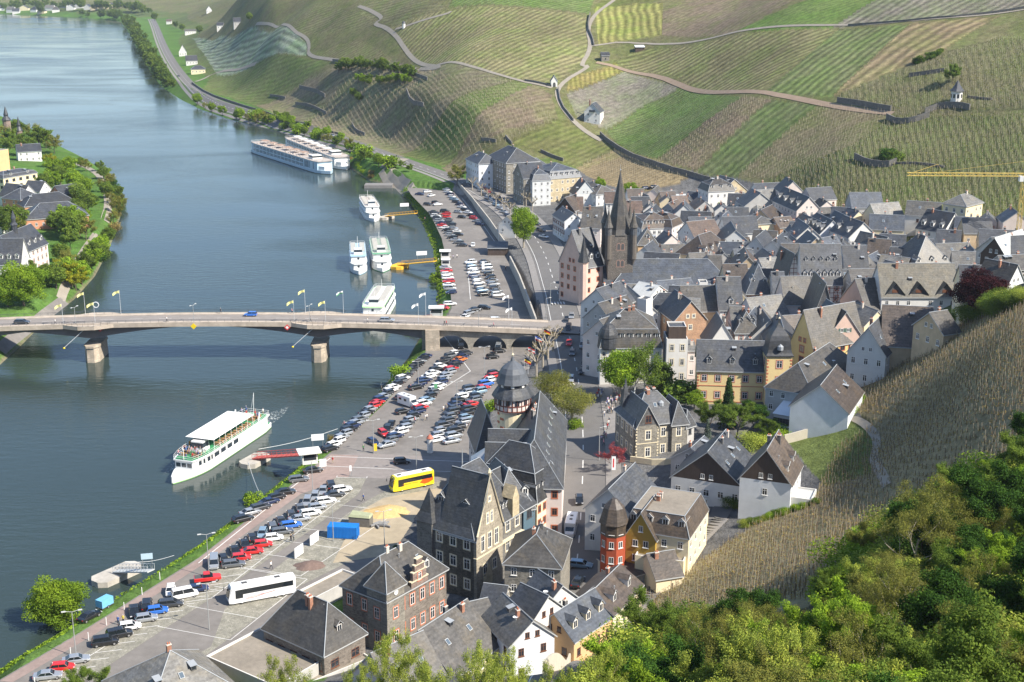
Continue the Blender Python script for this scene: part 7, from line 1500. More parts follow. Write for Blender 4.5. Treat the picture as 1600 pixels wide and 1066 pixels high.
def skeleton(seed,H_=10.,lean=.05,trunk=.32,levels=3,spreadang=.85,first=.28,nb=7,crownw=1.0,r0=.22):
 g=random.Random(seed);b=MB();tips=[]
 def grow(p,d,ln,r,lev):
  n=4;pts=[p];rs=[r]
  for k in range(n):
   d=(d+Vector((g.uniform(-.16,.16),g.uniform(-.16,.16),g.uniform(-.02,.14)))).normalized();p=p+d*ln/n;pts.append(p);rs.append(r*(1-.62*(k+1)/n))
  b.tube(pts,rs,5 if lev<2 else 3)
  if lev>=1:tips.extend(tuple(q_)for q_ in pts[2:4])
  if lev>=levels:tips.append(tuple(p));tips.append(tuple(pts[2]));return
  m=nb if lev==0 else g.randint(3,4)
  for k in range(m):
   t=first+(1-first)*(k+.6)/m if lev==0 else .35+.65*(k+.5)/m
   j=min(n-1,int(t*n));q=pts[j].lerp(pts[j+1],t*n-j);ph_=k*2.4+g.uniform(-.4,.4);up_=(1-spreadang*(1.05-t*.5))+.25
   nd=Vector((math.cos(ph_)*crownw,math.sin(ph_)*crownw,max(.12,up_))).normalized()if lev==0 else(d*.7+Vector((g.uniform(-1,1),g.uniform(-1,1),g.uniform(-.25,.7)))).normalized()
   grow(q,nd,ln*(.62 if lev==0 else .6)*(1.12-.35*t if lev==0 else 1),rs[j]*.55,lev+1)
  tips.append(tuple(p))
 grow(Vector((0,0,-.4)),Vector((g.uniform(-lean,lean),g.uniform(-lean,lean),1)),H_*.72,r0,0)
 return b,tips
TREE={}
def tree_proto(key,seed,leafk,n,size,spread,H_=10.,barkm=None,**kw):
 droop=kw.pop('droop',0);b,tips=skeleton(seed,H_,**kw)
 top=max(t[2]for t in tips)
 TREE.setdefault(key,[]).append((b.mesh('trunk',barkm or bark),leaves_mesh('crown',tips,n,spread,size,seed,LEAF[leafk],droop),top+spread*.6))
def bush_proto(key,seed,leafk,n,size,w=2.2,h=2.0,lob=14):
 g=random.Random(seed);cs=[(g.uniform(-w,w)*.6,g.uniform(-w,w)*.6,g.uniform(.2,h))for _ in range(lob)];b=MB()
 for c in cs[:6]:b.tube([(0,0,-.3),(c[0]*.5,c[1]*.5,c[2]*.5),c],[.08,.05,.02],4)
 TREE.setdefault(key,[]).append((b.mesh('stems',bark),leaves_mesh('foliage',cs,n,w*.55,size,seed,LEAF[leafk],0),h+w*.4))
def conifer_proto(key,seed,leafk,n,size,H_=10.):
 g=random.Random(seed);cs=[];b=MB();b.tube([(0,0,-.4),(0,0,H_*.95)],[.2,.03],6)
 for k in range(26):
  z=.8+(H_-1)*k/26;r=(1-k/26)*2.3+.1
  for j in range(7):a=j*.9+k*1.3;rr_=r*g.uniform(.55,1);cs.append((rr_*math.cos(a),rr_*math.sin(a),z-rr_*.15));b.tube([(0,0,z+.2),cs[-1]],[.04,.012],3)if j%2 else None
 TREE.setdefault(key,[]).append((b.mesh('trunk',bark),leaves_mesh('crown',cs,n,.42,size,seed,LEAF[leafk],.1,0.),H_))
def round_proto(key,seed,leafk,n,size,H_=10.,R_=3.6,lobes=46,barkm=None,squash=.95,tr=2.6):
 g=random.Random(seed);cs=[];b=MB();zc_=tr+R_*squash;b.tube([(0,0,-.4),(g.uniform(-.2,.2),g.uniform(-.2,.2),tr),(0,0,zc_)],[.3,.24,.12],6)
 for k in range(lobes):
  ph_=math.acos(1-2*(k+.5)/lobes);a=k*2.39996;rr_=R_*g.uniform(.62,.98)*(1+.18*math.sin(a*1.7+seed));c=(rr_*math.sin(ph_)*math.cos(a),rr_*math.sin(ph_)*math.sin(a),zc_+rr_*math.cos(ph_)*squash);cs.append(c)
  if k%3==0:b.tube([(0,0,tr+g.uniform(-.3,1.2)),(c[0]*.5,c[1]*.5,(c[2]+tr)/2+.3),c],[.11,.06,.02],4)
 TREE.setdefault(key,[]).append((b.mesh('trunk',barkm or bark),leaves_mesh('crown',cs,n,R_*.34,size,seed,LEAF[leafk]),zc_+R_*squash*1.1))
for s_ in(1,2):tree_proto('bright',s_,'bright',44000,.105,.6,lean=.12)
for s_ in(3,4):tree_proto('mid',s_,'mid',42000,.095,.62,lean=.12)
tree_proto('lime',26,'olive',40000,.09,.6,lean=.1);tree_proto('lime',27,'pale',36000,.09,.55,lean=.1)
tree_proto('dark',5,'dark',40000,.13,.95)
for s_ in(6,7):tree_proto('sparse',s_,'olive',20000,.07,.55,barkm=barkp,levels=4,r0=.2)
tree_proto('pale',8,'pale',17000,.09,.6,barkm=barkp,levels=3)
for s_ in(11,12,13):tree_proto('mfar',s_,'mid',5200,.30,1.0,levels=2,nb=9)
for s_ in(14,15):tree_proto('bfar',s_,'bright',5200,.30,1.0,levels=2,nb=9)
tree_proto('ofar',16,'olive',3600,.26,1.0,levels=2,nb=9);tree_proto('ofar',17,'olive',3200,.24,1.0,levels=2,nb=9)
for s_ in(51,52,53):round_proto('mfar',s_,'mid',5200,.27)
for s_ in(54,55,56):round_proto('bfar',s_,'bright',5200,.27)
tree_proto('birch',18,'mid',9000,.16,.75,barkm=whitep,levels=3,crownw=.7,droop=1.2)
round_proto('town',61,'bright',15000,.17,lobes=56,barkm=barkp);round_proto('solo',62,'bright',22000,.15,R_=3.9,lobes=64,tr=1.6)
round_proto('beech',20,'purple',18000,.16,lobes=60,tr=1.2)
tree_proto('blossom',21,'pink',7000,.14,.7);round_proto('catkin',22,'olive',15000,.11,lobes=60,barkm=barkp,squash=.7);tree_proto('yellow',23,'yel',7000,.25,.9)
for s_ in(31,32,33):bush_proto('bush',s_,'bright',1500,.22)
bush_proto('dbush',34,'mid',1500,.22);bush_proto('dbush',35,'dark',1500,.22);bush_proto('tbush',36,'tanb',1300,.2);bush_proto('nbush',37,'mid',16000,.07);bush_proto('nbush',38,'bright',16000,.07);bush_proto('nbush',39,'pale',14000,.065)
conifer_proto('spruce',41,'conifer',12000,.14);conifer_proto('bluespruce',42,'bluec',9000,.13)
b=MB();g0=random.Random(4);b.tube([(0,0,-.3),(0,0,3.2)],[.28,.22],6)
for k in range(7):
 a_=k*.9;e=Vector((math.cos(a_)*2.0,math.sin(a_)*2.0,5.0+g0.uniform(-.4,.6)));b.tube([(0,0,3.0),(e.x*.5,e.y*.5,4.2),e],[.17,.12,.13],5)
 for j in range(9):b.tube([e,e+Vector((g0.uniform(-.5,.5),g0.uniform(-.5,.5),g0.uniform(.1,.9)))],[.05,.02],3)
TREE['plane']=[(b.mesh('trunk',barkp),leaves_mesh('crown',[(math.cos(k*.9)*2,math.sin(k*.9)*2,5.3)for k in range(7)],260,.7,.1,9,LEAF['tanb']),6)]
tg=random.Random(77);NT=0
def tree(key,p,h,label,cat='tree',group=None,name='tree',wx=1.0):
 global NT;NT+=1
 tr_,cr_,top=tg.choice(TREE[key]);s=h/top;r=empty(name,p,tg.uniform(0,6.28));r.scale=(s*wx,s*wx,s)
 link(tr_.name.split('.')[0],tr_,r);link(cr_.name.split('.')[0],cr_,r);return tag(r,label,cat,group)
MASS=[]
def mass_obj(name,label):
 V,F,Q=[],0,[]
 vs=[];rn=[]
 for key,p,h,wx in MASS:
  tr_,cr_,top=tg.choice(TREE[key]);nq=len(cr_.polygons);co=np.empty(nq*12,np.float32);cr_.vertices.foreach_get('co',co);co=co.reshape(nq,4,3)[:1700];lr=np.empty(nq,np.float32);cr_.attributes['leafrnd'].data.foreach_get('value',lr);s=h/top
  c=co.mean(1,keepdims=True);co=c+(co-c)*1.7;a=tg.uniform(0,6.28);x=co[...,0]*math.cos(a)-co[...,1]*math.sin(a);y=co[...,0]*math.sin(a)+co[...,1]*math.cos(a)
  vs.append(np.stack([x*s*wx+p.x,y*s*wx+p.y,co[...,2]*s+p.z],-1));rn.append(np.clip(lr[:len(co)]*.6+tg.uniform(0,.4),0,1))
 v=np.concatenate(vs);n=len(v);me=bpy.data.meshes.new(name);me.vertices.add(n*4);me.vertices.foreach_set('co',v.astype(np.float32).ravel());me.loops.add(n*4);me.loops.foreach_set('vertex_index',np.arange(n*4,dtype=np.int32));me.polygons.add(n);me.polygons.foreach_set('loop_start',np.arange(n,dtype=np.int32)*4);me.update(calc_edges=True)
 at=me.attributes.new('leafrnd','FLOAT','FACE');at.data.foreach_set('value',np.concatenate(rn));me.materials.append(LEAF['mid']);MASS.clear();return tag(link(name,me),label,'trees',kind='stuff')
def ground_at(px,py):q=G(px,py);return q
FOREST=[(900,1080),(935,1012),(985,975),(1060,935),(1130,925),(1200,935),(1245,925),(1290,890),(1330,850),(1360,800),(1440,765),(1480,725),(1545,700),(1600,650),(1680,600),(1680,1400),(700,1400)]
cand=[(x,y)for x in np.arange(-25,190,6.3)for y in np.arange(46,262,6.3)]
xs=np.array([c[0]+tg.uniform(-2.8,2.8)for c in cand]);ys=np.array([c[1]+tg.uniform(-2.4,2.4)for c in cand]);zs=zfun(xs,ys)
kinds_lab={'bright':'bright fresh green tree in the wood on the near slope','mid':'mid green leafy tree in the wood on the near slope','dark':'dark green tree in the wood on the near slope','sparse':'almost leafless olive tree with pale twigs in the near wood','pale':'thin pale leaved tree in the wood on the near slope','lime':'olive green leafy tree in the wood on the near slope','nbush':'low leafy bush in the wood on the near slope'}
for x,y,z in zip(xs,ys,zs):
 h=tg.uniform(6.5,11.5);px,py,zc=P((x,y,z+h));bx,by,_=P((x,y,z))
 if zc<42 or px<830 or px>1720 or by<0 or py>1130:continue
 if poly_sd(np.array([px]),np.array([py]),FOREST)[0]>-4:continue
 q=tg.random();t_=(px-900)/700
 if py>960:key='bright' if q<.26 else 'mid' if q<.46 else 'lime' if q<.66 else 'pale' if q<.78 else 'sparse' if q<.93 else 'dark'
 elif px>1420 and py<860:key='dark' if q<.35 else 'mid' if q<.62 else 'bright' if q<.8 else 'sparse'
 else:key='sparse' if q<.48 else 'lime' if q<.64 else 'mid' if q<.8 else 'dark' if q<.92 else 'bright'
 if py<940 and px<1300:h*=.8
 tree(key,(x,y,z),h,kinds_lab[key],group='trees of the castle wood')
nb_=0
while nb_<80:
 x,y=tg.uniform(-10,110),tg.uniform(60,225);z=gz(x,y);px,py,zc=P((x,y,z+3))
 if poly_sd(np.array([px]),np.array([py]),FOREST)[0]>-34 or(px<960 and py<1110)or py>1120 or px>1640 or zc<50:continue
 tree('nbush',(x,y,z),tg.uniform(3.5,6),'fresh green shrub between the trees of the near slope','shrub','shrubs of the castle wood','shrub',1.5);nb_+=1
def treepx(key,px,py_top,zc,h,label,wx=1.,**kw):
 v=WD(px,py_top,zc);z=v.z-h;return tree(key,(v.x,v.y,z),h,label,wx=wx,**kw)
treepx('bright',1335,918,118,11,'brightest green young tree, standing tallest in the middle of the near wood',wx=.8)
treepx('pale',1215,962,112,10,'thin tree with white blossom left of the brightest green tree',wx=.8)
treepx('sparse',1440,770,150,13,'tall nearly bare tree at the upper edge of the near wood')
treepx('dark',1165,915,150,9,'dark green tree at the lower edge of the stake vineyard')
treepx('mid',1020,925,160,9,'broad olive green tree beside the stair path at the wood edge')
for k,(px,py,zc,lb)in enumerate([(602,985,120,'yellow green tree top rising before the stepped gable house'),(450,1022,125,'yellow green tree top before the flat roofed annex'),(755,1000,118,'yellow green tree top left of the white house with red windows'),(650,1022,116,'yellow green tree top before the large grey bottom roof'),(800,1010,112,'yellow green sprig between the bottom white house and the yard'),(690,1040,110,'low yellow green tree top at the bottom centre edge'),(935,1010,118,'thin green sprig beside the white yard wall'),(560,1040,118,'yellow green tree top at the bottom edge below the hipped house'),(880,1040,118,'small pale green tree top at the foot of the stair path')]):
 treepx('pale',px,py,zc,9 if k not in(7,)else 7,lb,wx=.62)
treepx('mid',135,1040,214,8,'round olive green tree cut by the bottom edge at the left')
def along(pix,n,keys,hrange,label,group,jit=5,name='tree',cat='tree',wx=1.1,mass=False):
 for k in range(n):
  s=(len(pix)-1)*(k+tg.uniform(-.3,.3))/max(1,n-1);s=min(max(s,0),len(pix)-1.001);j=int(s);f_=s-j
  px=pix[j][0]+(pix[j+1][0]-pix[j][0])*f_+tg.uniform(-jit,jit);py=pix[j][1]+(pix[j+1][1]-pix[j][1])*f_+tg.uniform(-jit,jit)*.4
  q=G(px,py);
  if q.z<WZ+.4:q=G(px+jit,py);
  if q.z<WZ+.4:continue
  if mass:MASS.append((tg.choice(keys),q,tg.uniform(*hrange),wx));continue
  tree(tg.choice(keys),q,tg.uniform(*hrange),label,cat,group,name,wx)
FR='trees of the belt beside the far river road'
along([(196,34),(210,60),(222,88),(234,112),(248,136),(262,146)],34,['mfar','bfar','ofar','mfar'],(13,20),'',FR,5,mass=True)
along([(205,36),(222,62),(236,90),(250,118),(262,140)],22,['mfar','ofar','bfar'],(10,15),'',FR,4,mass=True)
mass_obj('river_belt_trees','dense belt of bushy trees between the river and the far road')
along([(262,150),(285,160),(320,174),(360,186),(398,196)],26,['mfar','ofar','bfar'],(6,10),'bushy green tree in the dense belt between river and far road',FR,5)
along([(400,186),(430,194),(470,206),(520,226),(560,242),(600,262)],30,['bfar','mfar','ofar','bush'],(4,8),'small green tree on the bank behind the cruise ships','trees behind the cruise ships',7)
along([(430,180),(500,212),(560,235),(600,256),(640,268)],14,['bfar','mfar'],(4,7),'small green tree on the bank behind the cruise ships','trees behind the cruise ships',4)
along([(520,236),(560,262),(585,278)],8,['bush','tbush'],(2,4),'low bush on the shore before the far slipway','bushes before the far slipway',5,'bush','bush')
along([(0,26),(60,24),(120,27),(170,30),(190,32)],26,['mfar','bfar','ofar'],(12,22),'tiny tree on the far bank beyond the river bend','trees of the far bank',4,mass=True)
along([(0,16),(60,14),(120,14),(190,18),(230,24)],30,['mfar','ofar'],(14,26),'tiny tree among the far village houses','trees of the far village',5,mass=True);mass_obj('far_bank_trees','mass of small trees along the far bank and village')
along([(2,72),(8,86),(4,100)],6,['mfar'],(18,24),'tall tree on the point at the left edge upriver','trees on the point upriver',4)
along([(528,112),(560,108),(600,112),(645,122)],20,['mfar','dark']if False else['mfar'],(6,10),'green tree in the wooded hollow of the hillside','trees of the hillside hollow',5)
along([(560,132),(600,132),(640,130)],12,['mfar','bfar'],(5,8),'green tree in the wooded hollow of the hillside','trees of the hillside hollow',5)
along([(550,150),(565,160)],6,['mfar'],(5,7),'green tree in the wooded hollow of the hillside','trees of the hillside hollow',5)
along([(1380,245),(1400,252)],4,['dbush'],(3,5),'dark shrub at the curved wall in the right vineyard','shrubs at the curved wall',5,'shrub','shrub')
along([(1434,98),(1470,82)],6,['dbush'],(2,3.5),'dark shrub along the edge of the upper right vineyard','shrubs of the upper right vineyard',5,'shrub','shrub')
for px,py,h,lb in[(1488,128,9,'dark conifer like tree just above the white pavilion'),(242,30,16,'dark tree beside the bend of the far road'),(285,46,12,'tree left of the long low white building'),(312,50,12,'dark tree right of the far white house'),(390,30,9,'lone dark tree at the right end of the far houses'),(275,42,13,'round tree behind the far white house')]:
 tree('mfar',G(px,py+3),h,lb)
LB='trees of the left bank park'
for px,py,h,k in[(40,245,17,'mfar'),(62,236,19,'mfar'),(52,222,15,'ofar'),(72,232,17,'bfar'),(85,240,15,'ofar'),(20,232,16,'mfar'),(5,225,17,'ofar'),(30,218,16,'mfar'),(10,240,14,'mfar'),(78,262,10,'yellow'),(85,300,14,'bfar'),(70,302,13,'mfar'),(95,290,14,'mfar'),(108,275,13,'bfar'),(118,300,14,'bfar'),(130,310,14,'bfar'),(112,318,13,'bfar'),(125,325,14,'mfar'),(140,330,10,'bfar'),(134,268,10,'ofar'),(126,262,8,'mfar'),(110,262,8,'mfar'),(160,300,9,'ofar'),(168,310,10,'mfar'),(176,322,10,'ofar'),(183,338,11,'ofar'),(178,352,10,'ofar'),(185,310,9,'mfar'),(190,325,9,'ofar'),(155,268,9,'mfar'),(162,280,9,'mfar'),(173,290,9,'ofar'),(20,362,15,'mfar'),(30,360,13,'mfar'),(5,370,15,'mfar'),(15,322,8,'yellow'),(95,370,15,'mfar'),(105,360,15,'bfar'),(115,375,15,'mfar'),(125,368,14,'bfar'),(110,390,12,'mfar'),(122,345,13,'mfar'),(136,350,9,'bfar'),(150,410,11,'mfar'),(160,395,10,'bfar'),(170,382,9,'mfar'),(142,425,12,'bfar'),(135,430,12,'mfar'),(150,398,9,'bfar'),(98,445,12,'yellow'),(112,448,13,'bfar'),(120,455,13,'yellow'),(88,452,12,'mfar'),(128,445,11,'bfar'),(70,440,9,'mfar'),(45,432,9,'mfar'),(60,448,8,'dbush'),(105,420,10,'ofar'),(96,410,10,'mfar')]:
 tree(k,G(px,py),h*tg.uniform(.72,.85),{'mfar':'green tree in the park strip of the left bank','bfar':'bright green tree in the park strip of the left bank','ofar':'olive brown tree in the park strip of the left bank','yellow':'yellow green tree in the park strip of the left bank','dbush':'dark shrub in the park strip of the left bank'}[k],group=LB,wx=1.1)
for k in range(26):
 px=tg.uniform(0,150);py=225+px*.35+tg.uniform(0,190)*(1-px/320);q=G(px,py)
 if q.z>-2 and not any(abs(px-a)<d and abs(py-b)<e for a,b,d,e in[(30,285,40,30),(85,310,38,26),(40,400,45,34),(35,232,32,14)]):tree(tg.choice(['mfar','bfar','mfar','ofar']),q,tg.uniform(7,12),'leafy tree filling the gardens of the left bank',group='garden trees of the left bank',wx=1.15)
for px,py,h,w_,lb in[(38,478,15,1.35,'very large round bright green tree at the left end of the bridge'),(12,480,12,1.2,'green tree at the left photo edge beside the large round tree')]:
 tree('solo',G(px,py),h,lb,wx=w_*.9)
along([(165,270),(185,300),(188,330),(176,372),(160,400),(140,440)],26,['bush','tbush','dbush'],(2,4.5),'bush on the left bank shoreline','bushes of the left bank shoreline',3,'bush','bush')
tree('solo',G(93,985),10.5,'single round green tree on the bank at the lower left, casting shade on the water',wx=1.15)
for px,py,h,lb in[(396,786,3.0,'round green bush on the grass bank near the six parked cars'),(519,690,1.8,'small reddish bush on the bank beside the red gangway cable'),(624,590,4,'bright green bush on the bank just south of the bridge'),(683,440,4,'bright green bush beside the riverside car column'),(640,527,4,'green bush under the last river span of the bridge')]:
 tree('bush' if 'reddish' not in lb else 'tbush',G(px,py),h,lb,'bush',name='bush')
tree('town',G(818,388),17,'tall fresh green tree beside the restaurant pavilion on the riverside street',wx=.8)
tree('ofar',G(714,290),11,'olive green tree in front of the white end house',wx=1.1)
for k,(px,py)in enumerate([(738,297),(752,306),(763,315),(775,323),(787,331),(797,338),(822,322),(832,330)]):tree('plane',G(px,py),6.5,'bare pollarded plane tree in the row of the riverside street',group='bare plane trees')
for k,(px,py)in enumerate([(838,590),(848,575),(856,562),(864,550)]):tree('plane',G(px,py),8,'bare plane tree in the group beside the bridge head',group='bare plane trees')
for px,py,h,w_,lb in[(866,625,8.5,1.2,'left one of the two broad olive trees on the street island'),(893,655,9,1.2,'right one of the two broad olive trees on the street island')]:tree('catkin',G(px,py+6),h,lb,wx=w_)
tree('bush',G(898,668),2.5,'small round green bush at the tip of the street island','bush',name='bush')
for px,py,h,w_,k,lb in[(968,625,14,.95,'town','leafy tree before the white mansard hotel, left of the birches'),(990,622,15,.85,'birch','left birch before the white mansard hotel'),(1008,622,16,.8,'birch','right and taller birch before the white mansard hotel'),(1030,618,9,1.1,'mfar','dark tree right of the birches'),(1062,622,6,1.4,'dbush','dark hedge like shrub between birches and yellow mansion'),(1085,640,5,1.2,'bfar','bright small tree at the left corner of the yellow mansion'),(1107,678,9,1.1,'mid','broad dark tree below the yellow mansion'),(1136,668,13,.8,'spruce','tall spruce before the yellow mansion'),(1105,692,6,.9,'bluespruce','small blue spruce behind the stone villa'),(1150,685,9,1.1,'mid','green tree right of the tall spruce'),(1178,670,7,1.2,'dark','dark garden tree left of the conservatory'),(1195,690,6,1.3,'mid','round garden tree below the conservatory'),(1180,700,4,1.6,'nbush','garden bush above the skylight roof'),(1210,690,4,1.6,'nbush','sunny garden bush beside the orange steps'),(960,735,6.5,1.15,'blossom','pink blossoming tree beside the street banner'),(1326,642,5,1.,'nbush','bush at the corner of the blank white gable'),(1318,655,4,1.,'nbush','low bush below the blank white gable wall'),(938,300,7,1.,'bfar','bright tree behind the church spire on the left'),(985,308,7,1.3,'bfar','bright green tree right behind the church spire'),(1125,345,8,.5,'bright','slender bright green tree before the tall white balcony house'),(1000,309,5,1.2,'mfar','green garden tree left of the cars at the vineyard foot'),(1455,480,5,1.,'nbush','dark bush left of the copper beech'),(1500,492,6,.5,'spruce','narrow columnar tree below the copper beech'),(620,878,3.2,1.2,'dark','dark shrub in the shade of the courthouse'),(768,640,3,1.,'bush','leafy shrub at the foot of the round tower'),(1115,775,3,1.5,'nbush','hedge shrub behind the mustard corner house'),(1145,790,3,1.3,'nbush','hedge shrub beside the lane below the white vineyard house')]:
 tree(k,G(px,py),h,lb,'bush' if 'bush' in k else 'tree',name='bush' if 'bush' in k else 'tree',wx=w_)
v_=WD(1527,488,325);tree('beech',v_,10.5,'dark red copper beech above the near vineyard',wx=1.25)
for k in range(16):
 px=1500+k*7;py=498-k*2.2+tg.uniform(-4,4);tree('nbush',G(px,py+8),tg.uniform(2.5,4.5),'bright green bush in the row along the top of the near hill','bush','bushes along the top of the near hill','bush',1.5)
for k in range(12):
 px=1165+k*10;py=818-k*3.2;tree('nbush',G(px,py+4),tg.uniform(1.0,1.8),'low shrub along the wall of the white vineyard house','bush','shrubs under the white vineyard house','bush',1.3)
for k in range(9):
 px=1338+k*11;py=603-k*6;tree('nbush',G(px,py+2),tg.uniform(1.2,2.2),'shrub below the light grey gabled house','bush','shrubs below the light grey house','bush',1.3)
for k in range(150):
 x=tg.uniform(-700,-215);y=tg.uniform(330,1500);
 if poly_sd(np.array([x]),np.array([y]),RIVER)[0]<16 or P((x,y,10))[0]>-8:continue
 MASS.append((tg.choice(['mfar','bfar','ofar']),Vector((x,y,gz(x,y))),tg.uniform(9,15),1.2))
mass_obj('left_bank_trees','mass of trees further out on the left bank')
#vines and stakes
stakem=mat('weathered_stake',(.36,.31,.225),.9,.25,1.5,obj_coords=False);vinem=leafmat('vine',(.24,.22,.085));vinebr=mat('vine_wood',(.16,.11,.075),.9,.3,1.5,obj_coords=False)
gs=np.random.default_rng(3)
def pix_of(x,y,z):
 zz=z-HC;zc=y*cp-zz*sp_;up_=y*sp_+zz*cp;return CX+FP*x/zc,CY-FP*up_/zc,zc
def stakes_in(polys,bounds,sx,sy,zmax,ang=0.2,excl=None):
 x=np.arange(bounds[0],bounds[1],sx);y=np.arange(bounds[2],bounds[3],sy);X,Y=np.meshgrid(x,y);X=X.ravel()+gs.normal(0,.12,X.size);Y=Y.ravel()+gs.normal(0,.12,Y.size)
 c,s=math.cos(ang),math.sin(ang);cx_,cy_=(bounds[0]+bounds[1])/2,(bounds[2]+bounds[3])/2;X,Y=cx_+(X-cx_)*c-(Y-cy_)*s,cy_+(X-cx_)*s+(Y-cy_)*c
 Z=zfun(X,Y);px,py,zc=pix_of(X,Y,Z);ok=np.zeros(X.size,bool)
 for pl in polys:ok|=poly_sd(px,py,pl)<0
 ok&=(zc<zmax)&(zc>60)&(gs.random(X.size)>.07)
 return X[ok],Y[ok],Z[ok],zc[ok]
def prism_mesh(name,X,Y,Z,H_,r,m):
 n=len(X);dx=gs.normal(0,.045,n);dy=gs.normal(0,.045,n);v=np.empty((n,6,3))
 for k in range(3):
  a=2.1*k;v[:,k]=np.stack([X+r*math.cos(a),Y+r*math.sin(a),Z-.3],1);v[:,k+3]=np.stack([X+dx*H_+r*math.cos(a),Y+dy*H_+r*math.sin(a),Z+H_],1)
 base=np.arange(n)[:,None,None]*6;q=np.array([[0,1,4,3],[1,2,5,4],[2,0,3,5]])[None]+base;q=q.reshape(-1,4).astype(np.int32)
 me=bpy.data.meshes.new(name);me.vertices.add(n*6);me.vertices.foreach_set('co',v.astype(np.float32).ravel());me.loops.add(q.size);me.loops.foreach_set('vertex_index',q.ravel());me.polygons.add(len(q));me.polygons.foreach_set('loop_start',np.arange(len(q),dtype=np.int32)*4);me.update(calc_edges=True);me.materials.append(m);return me
X,Y,Z,zc=stakes_in(NEARPOLY[:2],(15,190,150,400),1.4,1.55,345)
order=np.argsort(zc);near_i,far_i=order[:300],order[300:]
sm=None
b=MB();b.ring([[(.045*math.cos(2.1*k),.045*math.sin(2.1*k),z_)for k in range(3)]for z_ in(-.3,1.75)]);smesh=b.mesh('vine_stake',stakem)
for i in near_i:
 o=link('vine_stake',smesh,None,(X[i],Y[i],Z[i]),0);o.rotation_euler=(gs.normal(0,.06),gs.normal(0,.06),gs.uniform(0,3));tag(o,'grey wooden vine stake in the vineyard nearest the camera','stake','vine stakes nearest the camera')
o=link('vine_stakes',prism_mesh('vine_stakes',X[far_i],Y[far_i],Z[far_i],1.7,.036,stakem));tag(o,'dense ranks of grey vine stakes on the near slope','vine stakes',kind='stuff')
o=link('vines',leaves_mesh('vines',np.stack([X,Y,Z+.55],1),len(X)*16,.6,.12,5,vinem));tag(o,'short brown and olive vines between the stakes of the near slope','vines',kind='stuff')
o=link('vine_trunks',prism_mesh('vine_trunks',X+.25,Y+.1,Z,1.1,.07,vinebr));tag(o,'dark knotty vine trunks on the near slope','vine trunks',kind='stuff')
FARP=[[(1200,278),(1330,228),(1400,180),(1600,180),(1600,425),(1400,400),(1250,340)],[(1300,152),(1560,60),(1600,60),(1600,170),(1400,180),(1390,172)]]
X,Y,Z,zc=stakes_in(FARP,(90,330,400,720),1.9,2.3,800,.1)
o=link('hillside_stakes',prism_mesh('hillside_stakes',X,Y,Z,1.9,.075,stakem));tag(o,'fine ranks of vine stakes on the far right hillside','vine stakes',kind='stuff')
o=link('hillside_vines',leaves_mesh('hillside_vines',np.stack([X,Y,Z+.6],1),len(X)*3,.6,.3,6,leafmat('hill_vine',(.12,.15,.045))));tag(o,'low green vines between the stakes of the far right hillside','vines',kind='stuff')
FARB=[[(560,100),(800,128),(870,190),(745,240),(640,235),(430,190),(420,150)],[(900,262),(962,234),(1078,278),(1000,302)],[(1160,152),(1205,156),(1090,267),(1022,254)],[(1280,163),(1392,176),(1330,228),(1200,278),(1150,278)]]
X,Y,Z,zc=stakes_in(FARB,(-220,260,540,1000),2.2,2.6,1100,.3)
o=link('hillside_stakes',prism_mesh('hillside_stakes',X,Y,Z,1.8,.085,stakem));tag(o,'fine ranks of vine stakes on the brown plots above the river road','vine stakes',kind='stuff')
def tufts(pix,n,label,size=.28,h=.25,mtk='bright'):
 pts=[G(x,y)for x,y in pix];cs=[]
 for k in range(n):
  s=(len(pts)-1)*gs.random();j=min(int(s),len(pts)-2);p=pts[j].lerp(pts[j+1],s-j);x,y=p.x+gs.normal(0,1.2),p.y+gs.normal(0,1.2);z=gz(x,y)if False else 0;cs.append((x,y))
 cs=np.array(cs);z=zfun(cs[:,0],cs[:,1]);ok=(z>WZ-.2)&(z<-.15);c3=np.stack([cs[ok,0],cs[ok,1],z[ok]+h*.5],1)
 o=link('bank_grass',leaves_mesh('bank_grass',c3,len(c3)*5,.5,size,8,LEAF[mtk],0,.8));tag(o,label,'grass',kind='stuff')
tufts([(0,1052),(120,980),(300,866),(445,760),(515,704),(600,622),(650,560)],3800,'bright grass on the river bank south of the bridge');tufts([(684,470),(686,420),(672,370),(655,325),(630,296)],1600,'bright grass on the river bank north of the bridge',.3)
